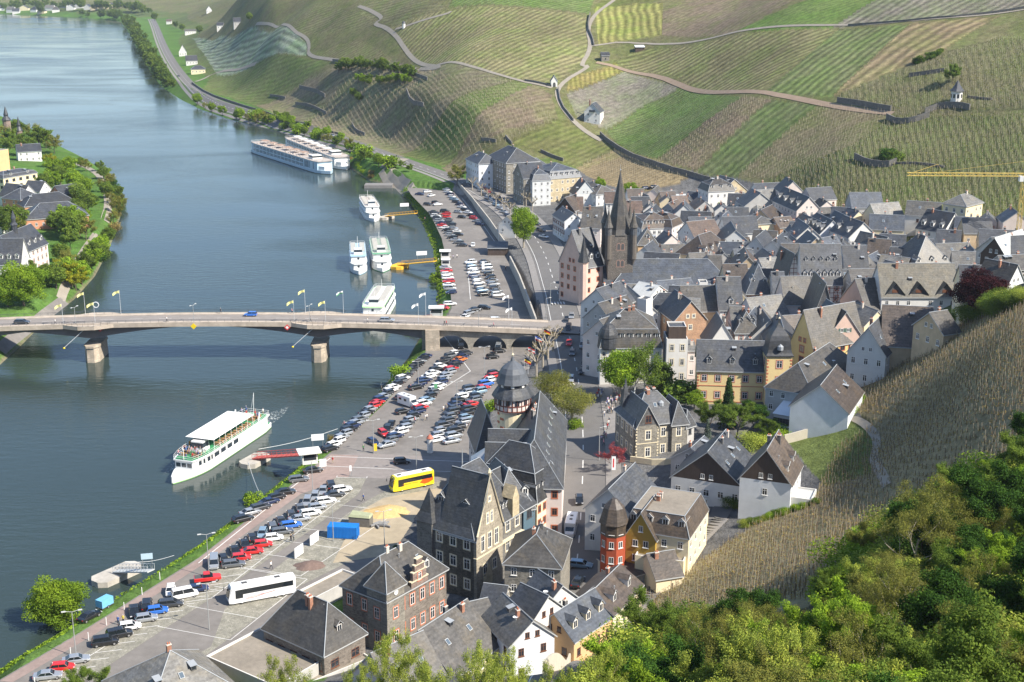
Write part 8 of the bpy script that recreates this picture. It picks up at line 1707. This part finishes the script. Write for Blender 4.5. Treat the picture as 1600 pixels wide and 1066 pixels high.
#people
skinm=mat('skin',(.50,.32,.23),.6,0);shoe=mat('shoe_leather',(.03,.025,.02),.6,0);hairms=[mat('hair_brown',(.06,.035,.02),.7,0),mat('hair_grey',(.35,.33,.31),.7,0),mat('hair_fair',(.35,.24,.12),.7,0)]
SHIRT={'white':(.72,.71,.69),'red':(.5,.04,.04),'blue':(.05,.12,.36),'black':(.02,.02,.025),'pink':(.62,.3,.33),'yellow':(.7,.55,.1),'grey':(.25,.26,.27),'green':(.08,.22,.1),'lilac':(.45,.38,.55)}
PANT={'dark':(.03,.035,.05),'blue':(.06,.09,.17),'beige':(.38,.32,.23),'grey':(.15,.15,.15)}
def cloth(n,c):return mat('cloth_'+n,c,.9,.05,6)
PPL={}
def person_mesh(pose,seed):
 key=(pose,seed)
 if key in PPL:return PPL[key]
 g=random.Random(seed+(0 if pose=='stand' else 50));st={'stand':.06,'walk':.34,'sit':0}[pose];k=.0
 J={};hip=.95 if pose!='sit' else .52
 J['pel']=(0,0,hip);J['wai']=(0,.01,hip+.2);J['che']=(0,.0,hip+.42);J['nek']=(.0,.02,hip+.56);J['nk2']=(.02,0,hip+.63);J['hd']=(.03,0,hip+.72);J['hd2']=(.03,0,hip+.81)
 rad={'pel':.15,'wai':.13,'che':.16,'nek':.085,'nk2':.055,'hd':.095,'hd2':.075}
 E=[('pel','wai'),('wai','che'),('che','nek'),('nek','nk2'),('nk2','hd'),('hd','hd2')]
 for s,n in((-1,'l'),(1,'r')):
  f=s*st
  J['sh'+n]=(0,s*.19,hip+.50);J['el'+n]=(-f*.35+.03,s*.25,hip+.24);J['wr'+n]=(-f*.6+(.12 if pose!='sit' else .28),s*.24,hip+(.02 if pose!='sit' else .16));J['ha'+n]=(J['wr'+n][0]+.03,s*.235,J['wr'+n][2]-.09)
  rad.update({'sh'+n:.075,'el'+n:.048,'wr'+n:.034,'ha'+n:.042});E+=[('nek','sh'+n),('sh'+n,'el'+n),('el'+n,'wr'+n),('wr'+n,'ha'+n)]
  J['hp'+n]=(0,s*.09,hip-.06)
  if pose=='sit':J['kn'+n]=(.42,s*.11,hip-.03);J['an'+n]=(.44,s*.11,.09)
  else:J['kn'+n]=(f*.5+.03,s*.1,.5);J['an'+n]=(f,s*.1,.09)
  J['to'+n]=(J['an'+n][0]+.15,s*.115,.04);rad.update({'hp'+n:.105,'kn'+n:.065,'an'+n:.045,'to'+n:.04});E+=[('pel','hp'+n),('hp'+n,'kn'+n),('kn'+n,'an'+n),('an'+n,'to'+n)]
 names=list(J);me=bpy.data.meshes.new('p');me.from_pydata([J[n]for n in names],[(names.index(a),names.index(b))for a,b in E],[]);o=bpy.data.objects.new('p',me);COL.objects.link(o)
 md=o.modifiers.new('s','SKIN');sv=me.skin_vertices[0].data
 for i,n in enumerate(names):sv[i].radius=(rad[n],)*2;sv[i].use_root=n=='pel'
 ss=o.modifiers.new('ss','SUBSURF');ss.levels=1;ss.render_levels=1
 dg=bpy.context.evaluated_depsgraph_get();ev=bpy.data.meshes.new_from_object(o.evaluated_get(dg));bpy.data.objects.remove(o)
 PPL[key]=(ev,hip);return PPL[key]
PM={}
def person(p,ang,pose,sh,pa_,label,group=None,seed=0):
 base,hip=person_mesh(pose,seed%2);k=(pose,seed%2,sh,pa_)
 if k not in PM:
  m=base.copy();m.name='person';m.materials.clear()
  for q in(skinm,cloth('shirt_'+sh,SHIRT[sh]),cloth('trousers_'+pa_,PANT[pa_]),shoe):m.materials.append(q)
  for f in m.polygons:
   c=f.center;f.use_smooth=True
   f.material_index=0 if c.z>hip+.6 or(abs(c.y)>.2 and c.z<hip+.2 and c.z>hip-.2 and pose!='sit')else 1 if c.z>hip+.02 and not(pose=='sit' and c.x>.3)else 3 if c.z<.1 else 2
  hb_=MB();hb_.lathe([(.05,-.06),(.105,-.02),(.11,.05),(.08,.12),(.02,.14)],8,0,(-.01,0,hip+.75));PM[k]=(m,hb_.mesh('hair',hairms[seed%3]))
 o=link('person',PM[k][0],None,p,ang);link('hair',PM[k][1],o);return tag(o,label,'person',group)
pg=random.Random(9)
def crowd(spots,label_f,group,zoff,hdg=None,pose='stand'):
 for k,p in enumerate(spots):
  sh=pg.choice(['white','white','blue','red','grey','black','pink','lilac','white']);pa_=pg.choice(list(PANT));ps=pose if pose!='mix' else pg.choice(['stand','walk'])
  person((p.x,p.y,p.z+zoff),pg.uniform(0,6.28)if hdg is None else hdg+pg.uniform(-.5,.5),ps,sh,pa_,label_f,group,k)
sp=[]
for px,py,n,jx,jy in[(938,622,9,5,6),(955,640,16,9,9),(962,632,6,8,4),(972,622,5,10,4),(985,622,4,6,4),(950,668,3,4,6),(944,690,6,5,8)]:
 for k in range(n):sp.append(G(px+pg.uniform(-jx,jx),py+pg.uniform(-jy,jy)))
crowd(sp,'walker in the crowd on the pavement left of the stone villa','crowd on the pavement before the villa',.2,None,'mix')
for px,py,pose,sh,pa_,lb in[(424,890,'walk','white','dark','person in white walking alone across the square above the white coach'),(455,848,'walk','black','dark','left one of two dark clothed people crossing the lane beside the white boards'),(459,846,'walk','grey','dark','right one of two dark clothed people crossing the lane beside the white boards'),(568,784,'walk','blue','dark','person walking alone between the blue container and the yellow coach'),(185,977,'stand','blue','dark','man in blue standing beside the black off-roader in the lower car park'),(193,975,'stand','yellow','dark','man in a yellow vest beside the man in blue'),(596,608,'stand','white','beige','person in white on the grass bank of the middle car park'),(604,612,'walk','red','dark','person next to the one in white on the grass bank'),(538,668,'walk','pink','beige','left walker at the lower end of the riverside cars'),(541,669,'walk','white','beige','right walker at the lower end of the riverside cars'),(642,610,'stand','pink','blue','person standing in the lane of the middle car park'),(664,658,'walk','white','beige','left one of two people crossing the lane by the long centre row'),(667,657,'walk','white','dark','right one of two people crossing the lane by the long centre row'),(693,644,'stand','white','beige','person left of the round tower parking block'),(698,642,'stand','grey','beige','second person left of the round tower parking block'),(729,672,'stand','white','beige','person in white beside the cars of the right column'),(648,662,'stand','red','blue','person in red beside the white cars'),(568,706,'stand','green','dark','person with a bicycle near the yellow sign board'),(685,410,'stand','white','dark','person in white at the upper ticket booths'),(704,404,'stand','white','beige','left person of the group beside the white hut'),(708,405,'stand','lilac','dark','middle person of the group beside the white hut'),(714,404,'stand','white','dark','right person of the group beside the white hut'),(641,302,'walk','black','blue','person walking on the quay at the top of the upper car park'),(790,424,'walk','black','dark','person at the curved retaining wall'),(664,345,'stand','pink','blue','person on the quay above the lower yellow gangway'),(520,725,'walk','red','beige','person beside the ticket hut of the red gangway'),(944,652,'walk','white','blue','person in white nearest the kerb of the crowded pavement')]:
 q=G(px,py);person((q.x,q.y,q.z+.09),pg.uniform(0,6.28),pose,sh,pa_,lb,None,int(px))
for px,sh,v_,lb in[(85,'white',1.2,'person in white on the left end of the bridge pavement'),(260,'white',1.2,'pedestrian near the yellow diamond board on the bridge'),(334,'black',10.8,'pedestrian on the far pavement of the bridge'),(448,'pink',10.9,'left pedestrian on the far pavement beside the lookout'),(485,'grey',1.1,'person at the near lookout of the right pier'),(574,'white',1.1,'cyclist like walker on the bridge right of the right pier'),(694,'black',1.1,'left one of two people above the first viaduct arch'),(697,'red',1.2,'right one of two people above the first viaduct arch'),(771,'pink',1.1,'person on the bridge above the second arch')]:
 s_=s_at(px,7);person(bpt(s_,v_,dz(s_)+.15),pg.choice([0,math.pi]),'walk',sh,'dark',lb,None,px)
M1=Matrix.Translation(b1.location)@Matrix.Rotation(ang1,4,'Z')
def on_boat(pts,z,lab,grp):
 for k,(x,y)in enumerate(pts):
  v=M1@Vector((x,y,z));sh=pg.choice(['white','lilac','white','pink','blue','grey','red']);person(v,pg.uniform(0,6.28),'stand',sh,pg.choice(list(PANT)),lab,grp,k)
on_boat([(11.2+pg.uniform(-.3,.3),y)for y in np.linspace(-2.8,3.2,9)]+[(12.4+pg.uniform(-.3,.4),y)for y in np.linspace(-2.5,2.5,6)]+[(15,1.9),(15.6,-.9),(14.2,-2.4),(15.8,.6),(13.6,2.6)],4.15,'passenger on the green front deck of the moving boat','passengers on the front deck')
on_boat([(-12.8-k*.55,(-1)**k*pg.uniform(.3,3.3))for k in range(14)],4.15,'passenger on the stern deck of the moving boat','passengers on the stern deck')
#lamps, flags, signs
polem=mat('grey_pole',(.30,.31,.31),.5,0)
def lamp(p,h,label,heads=2,grp=None,ang=.3):
 r=empty('street_lamp',p,ang);tag(r,label,'lamp',grp);b=MB();b.tube([(0,0,-.3),(0,0,h*.5),(0,0,h)],[.1,.08,.06],6);b.build('pole',polem,r)
 for k in range(heads):
  a=2*math.pi*k/heads;e=(math.cos(a)*1.1,math.sin(a)*1.1,h+.15);b=MB();b.tube([(0,0,h-.1),e],.04,4);T=Matrix.Translation(e)@Matrix.Rotation(a,4,'Z');b.box(-.1,-.14,-.09,.6,.14,.06,0,T);b.build('lamp_head',mat('lamp_head_grey',(.5,.51,.5),.4,0),r)
for px,py,h,lb in[(327,902,9.0,'double headed lamp post beside the red pickup'),(327,984,9.0,'double headed lamp post with a small sign panel below the red pickup'),(119,1026,8.5,'double headed lamp post at the bottom left beside the river lane'),(521,846,8.5,'lamp post in front of the blue container'),(489,774,8,'lamp post between the slanted car rows'),(584,709,8.5,'lamp post at the lower end of the riverside cars'),(651,740,9,'lamp post left of the advertising column'),(654,608,8,'lamp post in the middle of the long centre row'),(757,587,8.5,'lamp post before the second bridge arch'),(714,642,8,'green lamp post inside the tower parking block'),(601,856,8,'thin lamp post on the sandy yard')]:
 q=G(px,py);lamp((q.x,q.y,q.z),h,lb)
for k,(px,py)in enumerate([(860,480),(853,505),(943,600),(1003,585),(936,720)]):q=G(px,py);lamp((q.x,q.y,q.z+.1),8,['lamp post beside the zebra crossing','curved lamp post at the bridge head','lamp post at the edge of the street crowd','lamp post hidden among the birches','lamp post beside the pink blossoming tree'][k],1)
for px in(118,303,484,748):s_=s_at(px,7);lamp(bpt(s_,.5,dz(s_)),5.5,'thin double lamp on the near side of the bridge above pixel free span' if False else{118:'small double lamp on the bridge at the left pier',303:'small double lamp on the bridge above the yellow board',484:'small double lamp on the bridge at the right pier',748:'small double lamp on the bridge above the viaduct'}[px],2,None,1.2)
FLAGM={c:mat('flag_'+c,v,.8,0)for c,v in{'yellow':(.72,.68,.28),'white':(.75,.76,.76),'black':(.02,.02,.02),'red':(.55,.03,.03),'gold':(.75,.5,.03),'blue':(.03,.08,.4),'green':(.1,.3,.15)}.items()}
def flag(p,h,label,cols,along_=(-1,-.3),fl=2.0,fh=.8,name='flag',vert=False,grp=None):
 r=tag(empty('flagpole',p),label,'flag',grp);b=MB();b.tube([(0,0,-.2),(0,0,h)],[.07,.045],6);b.build('pole',steelw,r)
 n=len(cols);d=Vector((along_[0],along_[1],0)).normalized();b=MB();N_=8
 for c in range(n):
  for k in range(N_):
   u0,u1=k/N_,(k+1)/N_
   def pt(u,w):
    wav=.18*math.sin(u*7+w*1.5);q=d*(.05+u*fl);return(q.x-d.y*wav,q.y+d.x*wav,h-.1-w*fh-u*u*fl*.42)
   w0,w1=c/n,(c+1)/n;b.face([pt(u0,w0),pt(u1,w0),pt(u1,w1),pt(u0,w1)],c)
 b.build('flag_cloth',[FLAGM[c]for c in cols],r)
for px,side,h,lb in[(99,0,6.8,'leftmost bridge flagpole with a drooping yellow flag'),(116,1,7.5,'yellow flag on the far side of the bridge, second pole from the left'),(149,0,7,'bridge flagpole with a yellow flag beside a white ring'),(173,1,7.8,'yellow and white flag on the far side of the bridge near the left pier'),(460,0,7.2,'near side flagpole with a yellow flag at the right pier'),(469,1,7.8,'far side flagpole with a waving yellow flag at the right pier'),(509,0,7.2,'near side flagpole right of the right pier with a hanging yellow flag'),(530,1,7.6,'far side flagpole with a green and white flag'),(654,0,7.2,'near side flagpole with a white flag before the landing tent'),(662,1,7.8,'far side flagpole with a white flag before the landing tent'),(800,0,7,'flagpole with a white banner near the right end of the bridge'),(795,1,8,'tall flagpole with a white banner at the far side of the bridge end')]:
 s_=s_at(px,7);flag(bpt(s_,.3 if side==0 else DWID-.3,dz(s_)),h,lb,['yellow']if px<520 else['white','green']if px==530 else['white'],grp=None)
s_=s_at(152,7);b=MB();b.ring([[(.95*math.cos(a)*q,0 if k%2==0 else .12,.95*math.sin(a)*q)for a in np.linspace(0,2*math.pi,16,endpoint=False)]for k,q in((0,1),(1,1),(3,.78),(2,.78),(0,1))],caps=False);tag(b.build('white_ring',FLAGM['white'],None,bpt(s_,.5,dz(s_)+6.1)),'white ring sign hanging beside the flag over the left pier','sign')
for px,py,cols,h,lb in[(849,560,['black','red','gold'],9,'black red gold flag at the bridge head'),(836,572,['blue','white','red'],9,'blue white red flag beside the bare planes'),(825,585,['red','white','red'],8,'red and white flag left of the bare planes'),(819,597,['black','gold','red'],7,'black gold red flag nearest the round tower')]:
 q=G(px,py);flag((q.x,q.y,q.z),h,lb,cols,(1,-.2),1.8,1.2)
for px,py,lb in[(955,745,'white vertical banner beside the pink blossoming tree'),(962,690,'white banner with red lettering at the crowded pavement')]:
 q=G(px,py);r=tag(empty('banner',(q.x,q.y,q.z)),lb,'banner');b=MB();b.tube([(0,0,0),(0,0,5)],.05,5);b.build('pole',polem,r);b=MB();b.box(.05,-.02,1.6,.95,.02,4.8);b.box(.3,-.03,2.2,.6,.03,4.3,1);b.build('banner_cloth',[FLAGM['white'],FLAGM['red']],r)
q=W(672,707,.05);r=tag(empty('advertising_column',q),'round white advertising column with a red conical top','advertising column');b=MB();b.lathe([(.75,0),(.75,.3),(.68,.3),(.68,3.6)],16);b.build('drum',mat('poster_drum',(.62,.60,.57),.8,.25,1.5),r);b=MB();b.lathe([(.85,3.6),(.85,3.75),(.45,4.3),(.08,4.6),(.03,4.9)],16);b.build('cap',mat('cap_red',(.42,.14,.09),.6,.05),r)
pa,pb=W(512,841,.05),W(548,843,.05);a_=math.atan2(pb.y-pa.y,pb.x-pa.x);r=tag(empty('shipping_container',pa,a_),'bright blue steel container on the sandy yard','container');L_=6.1;cb_=mat('container_blue',(.01,.17,.55),.45,.08,.8);b=MB();b.box(0,0,.1,L_,2.45,2.6);b.build('body',cb_,r);b=MB()
for k in range(20):x=.2+k*.3;b.box(x,-.04,.3,x+.14,0,2.45);b.box(x,2.45,.3,x+.14,2.49,2.45)
for x_ in(-.03,L_-.1):
 for y_ in(-.04,2.36):b.box(x_,y_,.05,x_+.13,y_+.13,2.65)
b.build('corrugation',cb_,r)
for k in(0,1):b=MB();b.box(L_,.08+k*1.17,.2,L_+.05,1.2+k*1.17,2.5);[b.tube([(L_+.08,.35+k*1.17+q_,.2),(L_+.08,.35+k*1.17+q_,2.5)],.03,4)for q_ in(0,.5)];b.build('door',cb_,r)
pa=W(545,822,.05);r=tag(empty('site_hut',pa,R(-12)),'grey green site hut with tarpaulin and stacked material beside the blue container','site hut');b=MB();b.box(0,0,0,4.6,2.4,2.1);b.build('wall',mat('hut_grey',(.16,.15,.13),.8,.2,2),r);b=MB();b.ring([[(-.1,-.1,2.1),(4.7,-.1,2.1),(4.7,2.5,2.1),(-.1,2.5,2.1)],[(.3,.2,2.6),(4.4,.2,2.5),(4.3,2.2,2.45),(.2,2.2,2.7)]]);b.build('tarpaulin',mat('tarp_green',(.33,.35,.22),.7,.15,1),r)
b=MB()
for k in range(9):T=Matrix.Translation((5.2+pg.uniform(0,3),pg.uniform(-.8,1.5),.1+k*.03))@Matrix.Rotation(pg.uniform(0,3),4,'Z');b.box(-1,-.15,0,1,.15,.35,0,T)
tag(b.build('building_material',mat('steel_pile',(.25,.25,.25),.6,.3,3),None,pa,0),'loose pile of building material right of the site hut','material pile')
for px,py,rad,h,c,lb in[(605,800,3.8,1.1,(.55,.38,.17),'pale yellow sand heap below the yellow coach'),(484,884,2.4,.9,(.17,.12,.10),'small brown gravel heap on the cobbled square')]:
 q=W(px,py,.05);b=MB();ring_=[]
 for f_,z_ in((1,0),(.72,.35),(.4,.75),(.12,1)):ring_.append([(rad*f_*(1+.15*math.sin(k*2.3+f_*3))*math.cos(k*math.pi/8)*1.3,rad*f_*(1+.12*math.cos(k*1.7))*math.sin(k*math.pi/8),z_*h)for k in range(16)])
 b.ring(ring_);tag(b.build('sand_heap',mat('heap_'+str(px),c,.95,.2,2,bump=.6),None,q,0),lb,'heap')
for px,py,lb in[(461,874,'left one of two white hoarding boards beside the cobbled square'),(485,854,'right one of two white hoarding boards beside the cobbled square')]:
 pa,pb=W(px,py,.05),W(px+13,py-9,.05);a_=math.atan2(pb.y-pa.y,pb.x-pa.x);r=tag(empty('hoarding_board',pa,a_),lb,'board');L_=(pb-pa).length;b=MB();b.box(0,-.03,.15,L_,.03,2.3);b.build('panel',FLAGM['white'],r);b=MB();[b.tube([(x,.1,0),(x,.1,2.3)],.05,4)for x in(0,L_/2,L_)];b.build('posts',polem,r)
def hut(px,py,w_,d_,h_,ang,wc,rc_,label,oh=.6,name='ticket_hut'):
 q=W(px,py,.05);r=tag(empty(name,q,ang),label,'kiosk');b=MB();b.box(0,0,0,w_,d_,h_);b.build('wall',wc,r);b=MB();b.box(-oh,-oh,h_,w_+oh,d_+oh,h_+.22);b.build('roof',rc_,r);b=MB();b.box(.3,-.03,1,w_-.3,0,h_-.4);b.box(w_,.3,1,w_+.03,d_-.3,h_-.4);b.build('window',pane,r);return r
hut(473,727,3.6,2.6,2.8,R(18),WM['white'],mat('hut_roof_white',(.68,.67,.63),.6,.05),'white ticket hut with a wide flat roof at the red gangway',.9)
hut(672,494,4.2,3,2.6,R(2),WM['lgrey'],mat('tent_white',(.66,.66,.66),.8,.05),'pale landing tent with a grey roof at the long red gangway','' and 0 or .5)
hut(689,404,3.4,2.8,2.8,R(2),WM['white'],whitep,'white flat roofed hut at the lower yellow gangway');hut(690,416,3.2,2.6,2.4,R(2),WM['white'],whitep,'second white hut just below the flat roofed one',.2)
for px,py,w_,h_,z_,col_,lb in[(497,704,3.0,1.6,2.6,'white','white sign panel standing on the roof edge of the ticket hut'),(505,733,1.6,1.9,.6,'white','white poster board beside the black saloon at the ticket hut'),(586,708,1.0,1.9,.5,'gold','yellow and white sign board at the lower end of the riverside cars'),(632,328,4.2,1.6,1.6,'white','white panel above the upper yellow gangway'),(659,405,4.2,1.6,1.6,'white','white panel above the lower yellow gangway'),(231,890,2.2,1.2,2.2,'blue','blue and white sign at the shore end of the grey jetty'),(548,744,.5,1.4,1.2,'white','small white sign on a post at the painted bay'),(681,614,.9,2.2,.4,'green','green pay station sign in the long centre row'),(755,422,1.,3.,.3,'white','slim white pillar sign in the upper car park'),(676,256,3.2,4.0,.6,'white','tall white board beside the river road at the roundabout')]:
 q=W(px,py,.1)if px<800 else G(px,py);r=tag(empty('sign_board',q,R(12)),lb,'sign');b=MB();b.box(-w_/2,-.04,z_,w_/2,.04,z_+h_);
 b.build('panel',FLAGM[col_]if col_!='blue' else mat('sign_light_blue',(.45,.58,.68),.6,.05),r);b=MB();[b.tube([(s*w_*.4,.06,0),(s*w_*.4,.06,z_+.1)],.05,4)for s in(-1,1)];b.build('posts',polem,r)
for k in range(8):
 t_=k/7;q=W(55+(250-55)*t_,1072+(906-1072)*t_,.05);b=MB();b.lathe([(.07,0),(.07,1.5),(.03,1.6)],6);tag(b.build('marker_post',whitep,None,q,0),'slim white marker post in the line beside the lower river lane','post','white marker posts')
for k,(px,py,c)in enumerate([(862,1018,'red'),(852,1024,'white'),(872,1014,'gold'),(856,1032,'blue'),(866,1030,'white'),(848,1036,'red')]):
 q=G(px,py);b=MB();b.box(-.7,-.5,0,.7,.5,.9);b.box(-.8,-.6,.9,.8,.6,1.0,1);tag(b.build('market_crate',[FLAGM[c],FLAGM['white']],None,(q.x,q.y,q.z+.1),pg.uniform(0,1.5)),'%s covered crate number free pile in the small yard'%c if False else '%s crate in the cluttered yard behind the white yard wall, %s from the front'%(c if c!='gold' else 'yellow',ORD[k]),'crate','crates in the yard')
#tower crane
cm=mat('crane_yellow',(.62,.45,.12),.5,.05,2);q=G(1588,392);q0=Vector((q.x,q.y,q.z));zj=None
v=WD(1588,268,P(q0)[2]);hj=v.z-q0.z;r=tag(empty('tower_crane',q0,R(-2)),'yellow tower crane with a long lattice jib reaching left over the vineyard','crane')
def lattice(b,p,q,w_,n,r1=.09,r2=.05):
 p,q=Vector(p),Vector(q);d=(q-p).normalized();u=d.cross(Vector((0,1,0))).normalized()if abs(d.y)<.9 else Vector((1,0,0));w2=d.cross(u);cs=[(u+w2)*w_/2,(u-w2)*w_/2,(-u-w2)*w_/2,(-u+w2)*w_/2]
 for c in cs:b.tube([p+c,q+c],r1,4)
 for k in range(n):
  a_,c_=p.lerp(q,k/n),p.lerp(q,(k+1)/n)
  for j in range(4):b.tube([a_+cs[j],c_+cs[(j+1)%4]]if k%2 else[a_+cs[(j+1)%4],c_+cs[j]],r2,3)
b=MB();lattice(b,(0,0,-3),(0,0,hj),1.2,14,.09,.055);b.build('mast',cm,r);b=MB();lattice(b,(1,0,hj),(-39,0,hj),1.0,28,.075,.045);b.build('jib',cm,r);b=MB();lattice(b,(1,0,hj),(13,0,hj),1.1,9,.11,.07);b.build('counter_jib',cm,r)
b=MB();b.tube([(0,0,hj),(3.0,0,hj+5)],.14,4);b.tube([(3.0,0,hj+5),(-30,0,hj+.6)],.04,4);b.tube([(-27,0,hj),(-29,0,hj+3.4),(-37,0,hj+.6)],.09,4);b.tube([(3.0,0,hj+5),(12,0,hj+.6)],.05,4);b.build('tie_bars',cm,r);b=MB();b.box(-1.6,-.9,hj-2.2,-.3,.9,hj-.4);b.build('cab',whitep,r);b=MB();b.box(10,-.8,hj-2.4,12.6,.8,hj-.6);b.build('counterweight',concrete,r)
wall([(985,722),(1030,728),(1062,722)],1.4,.4,WM['cream'],'low pale terrace wall in front of the stone villa',name='garden_wall',sink=1)
#light
SUN_AZ=math.atan2(.87,-.49)
SUN_EL=R(43)
w=bpy.data.worlds.new('World');sc.world=w;w.use_nodes=True;nt=w.node_tree
bg=nt.nodes['Background'];sky=nt.nodes.new('ShaderNodeTexSky');sky.sky_type='NISHITA';sky.sun_disc=False
sky.sun_elevation=SUN_EL;sky.sun_rotation=SUN_AZ;sky.air_density=1.0;sky.dust_density=.5;sky.ozone_density=3.0
nt.links.new(sky.outputs[0],bg.inputs[0]);bg.inputs[1].default_value=SKY_STR
sl=bpy.data.lights.new('sun','SUN');sl.energy=SUN_STR;sl.angle=R(.53);sl.color=(1,.93,.82)
so=bpy.data.objects.new('sun',sl);COL.objects.link(so)
tos=Vector((math.sin(SUN_AZ)*math.cos(SUN_EL),math.cos(SUN_AZ)*math.cos(SUN_EL),math.sin(SUN_EL)))
so.rotation_euler=tos.to_track_quat('Z','Y').to_euler();so.location=(100,-50,300)
sc.view_settings.view_transform='Standard';sc.view_settings.look='None';sc.view_settings.gamma=1;sc.view_settings.exposure=EXPO
sc.view_settings.use_curve_mapping=False
if HAZE:
 b=MB();b.box(-3600,-900,-12,2300,5200,330)
 hm,nt=nt_of('haze_air');out=N(nt,'ShaderNodeOutputMaterial');pv=N(nt,'ShaderNodeVolumePrincipled');pv.inputs['Density'].default_value=HAZE
 pv.inputs['Color'].default_value=(.80,.88,1,1);pv.inputs['Anisotropy'].default_value=.3;nt.links.new(pv.outputs[0],out.inputs['Volume'])
 tag(b.build('haze',hm),kind='stuff')
sc.cycles.max_bounces=6;sc.cycles.diffuse_bounces=2;sc.cycles.glossy_bounces=3;sc.cycles.transmission_bounces=3;sc.cycles.volume_bounces=0;sc.cycles.transparent_max_bounces=4
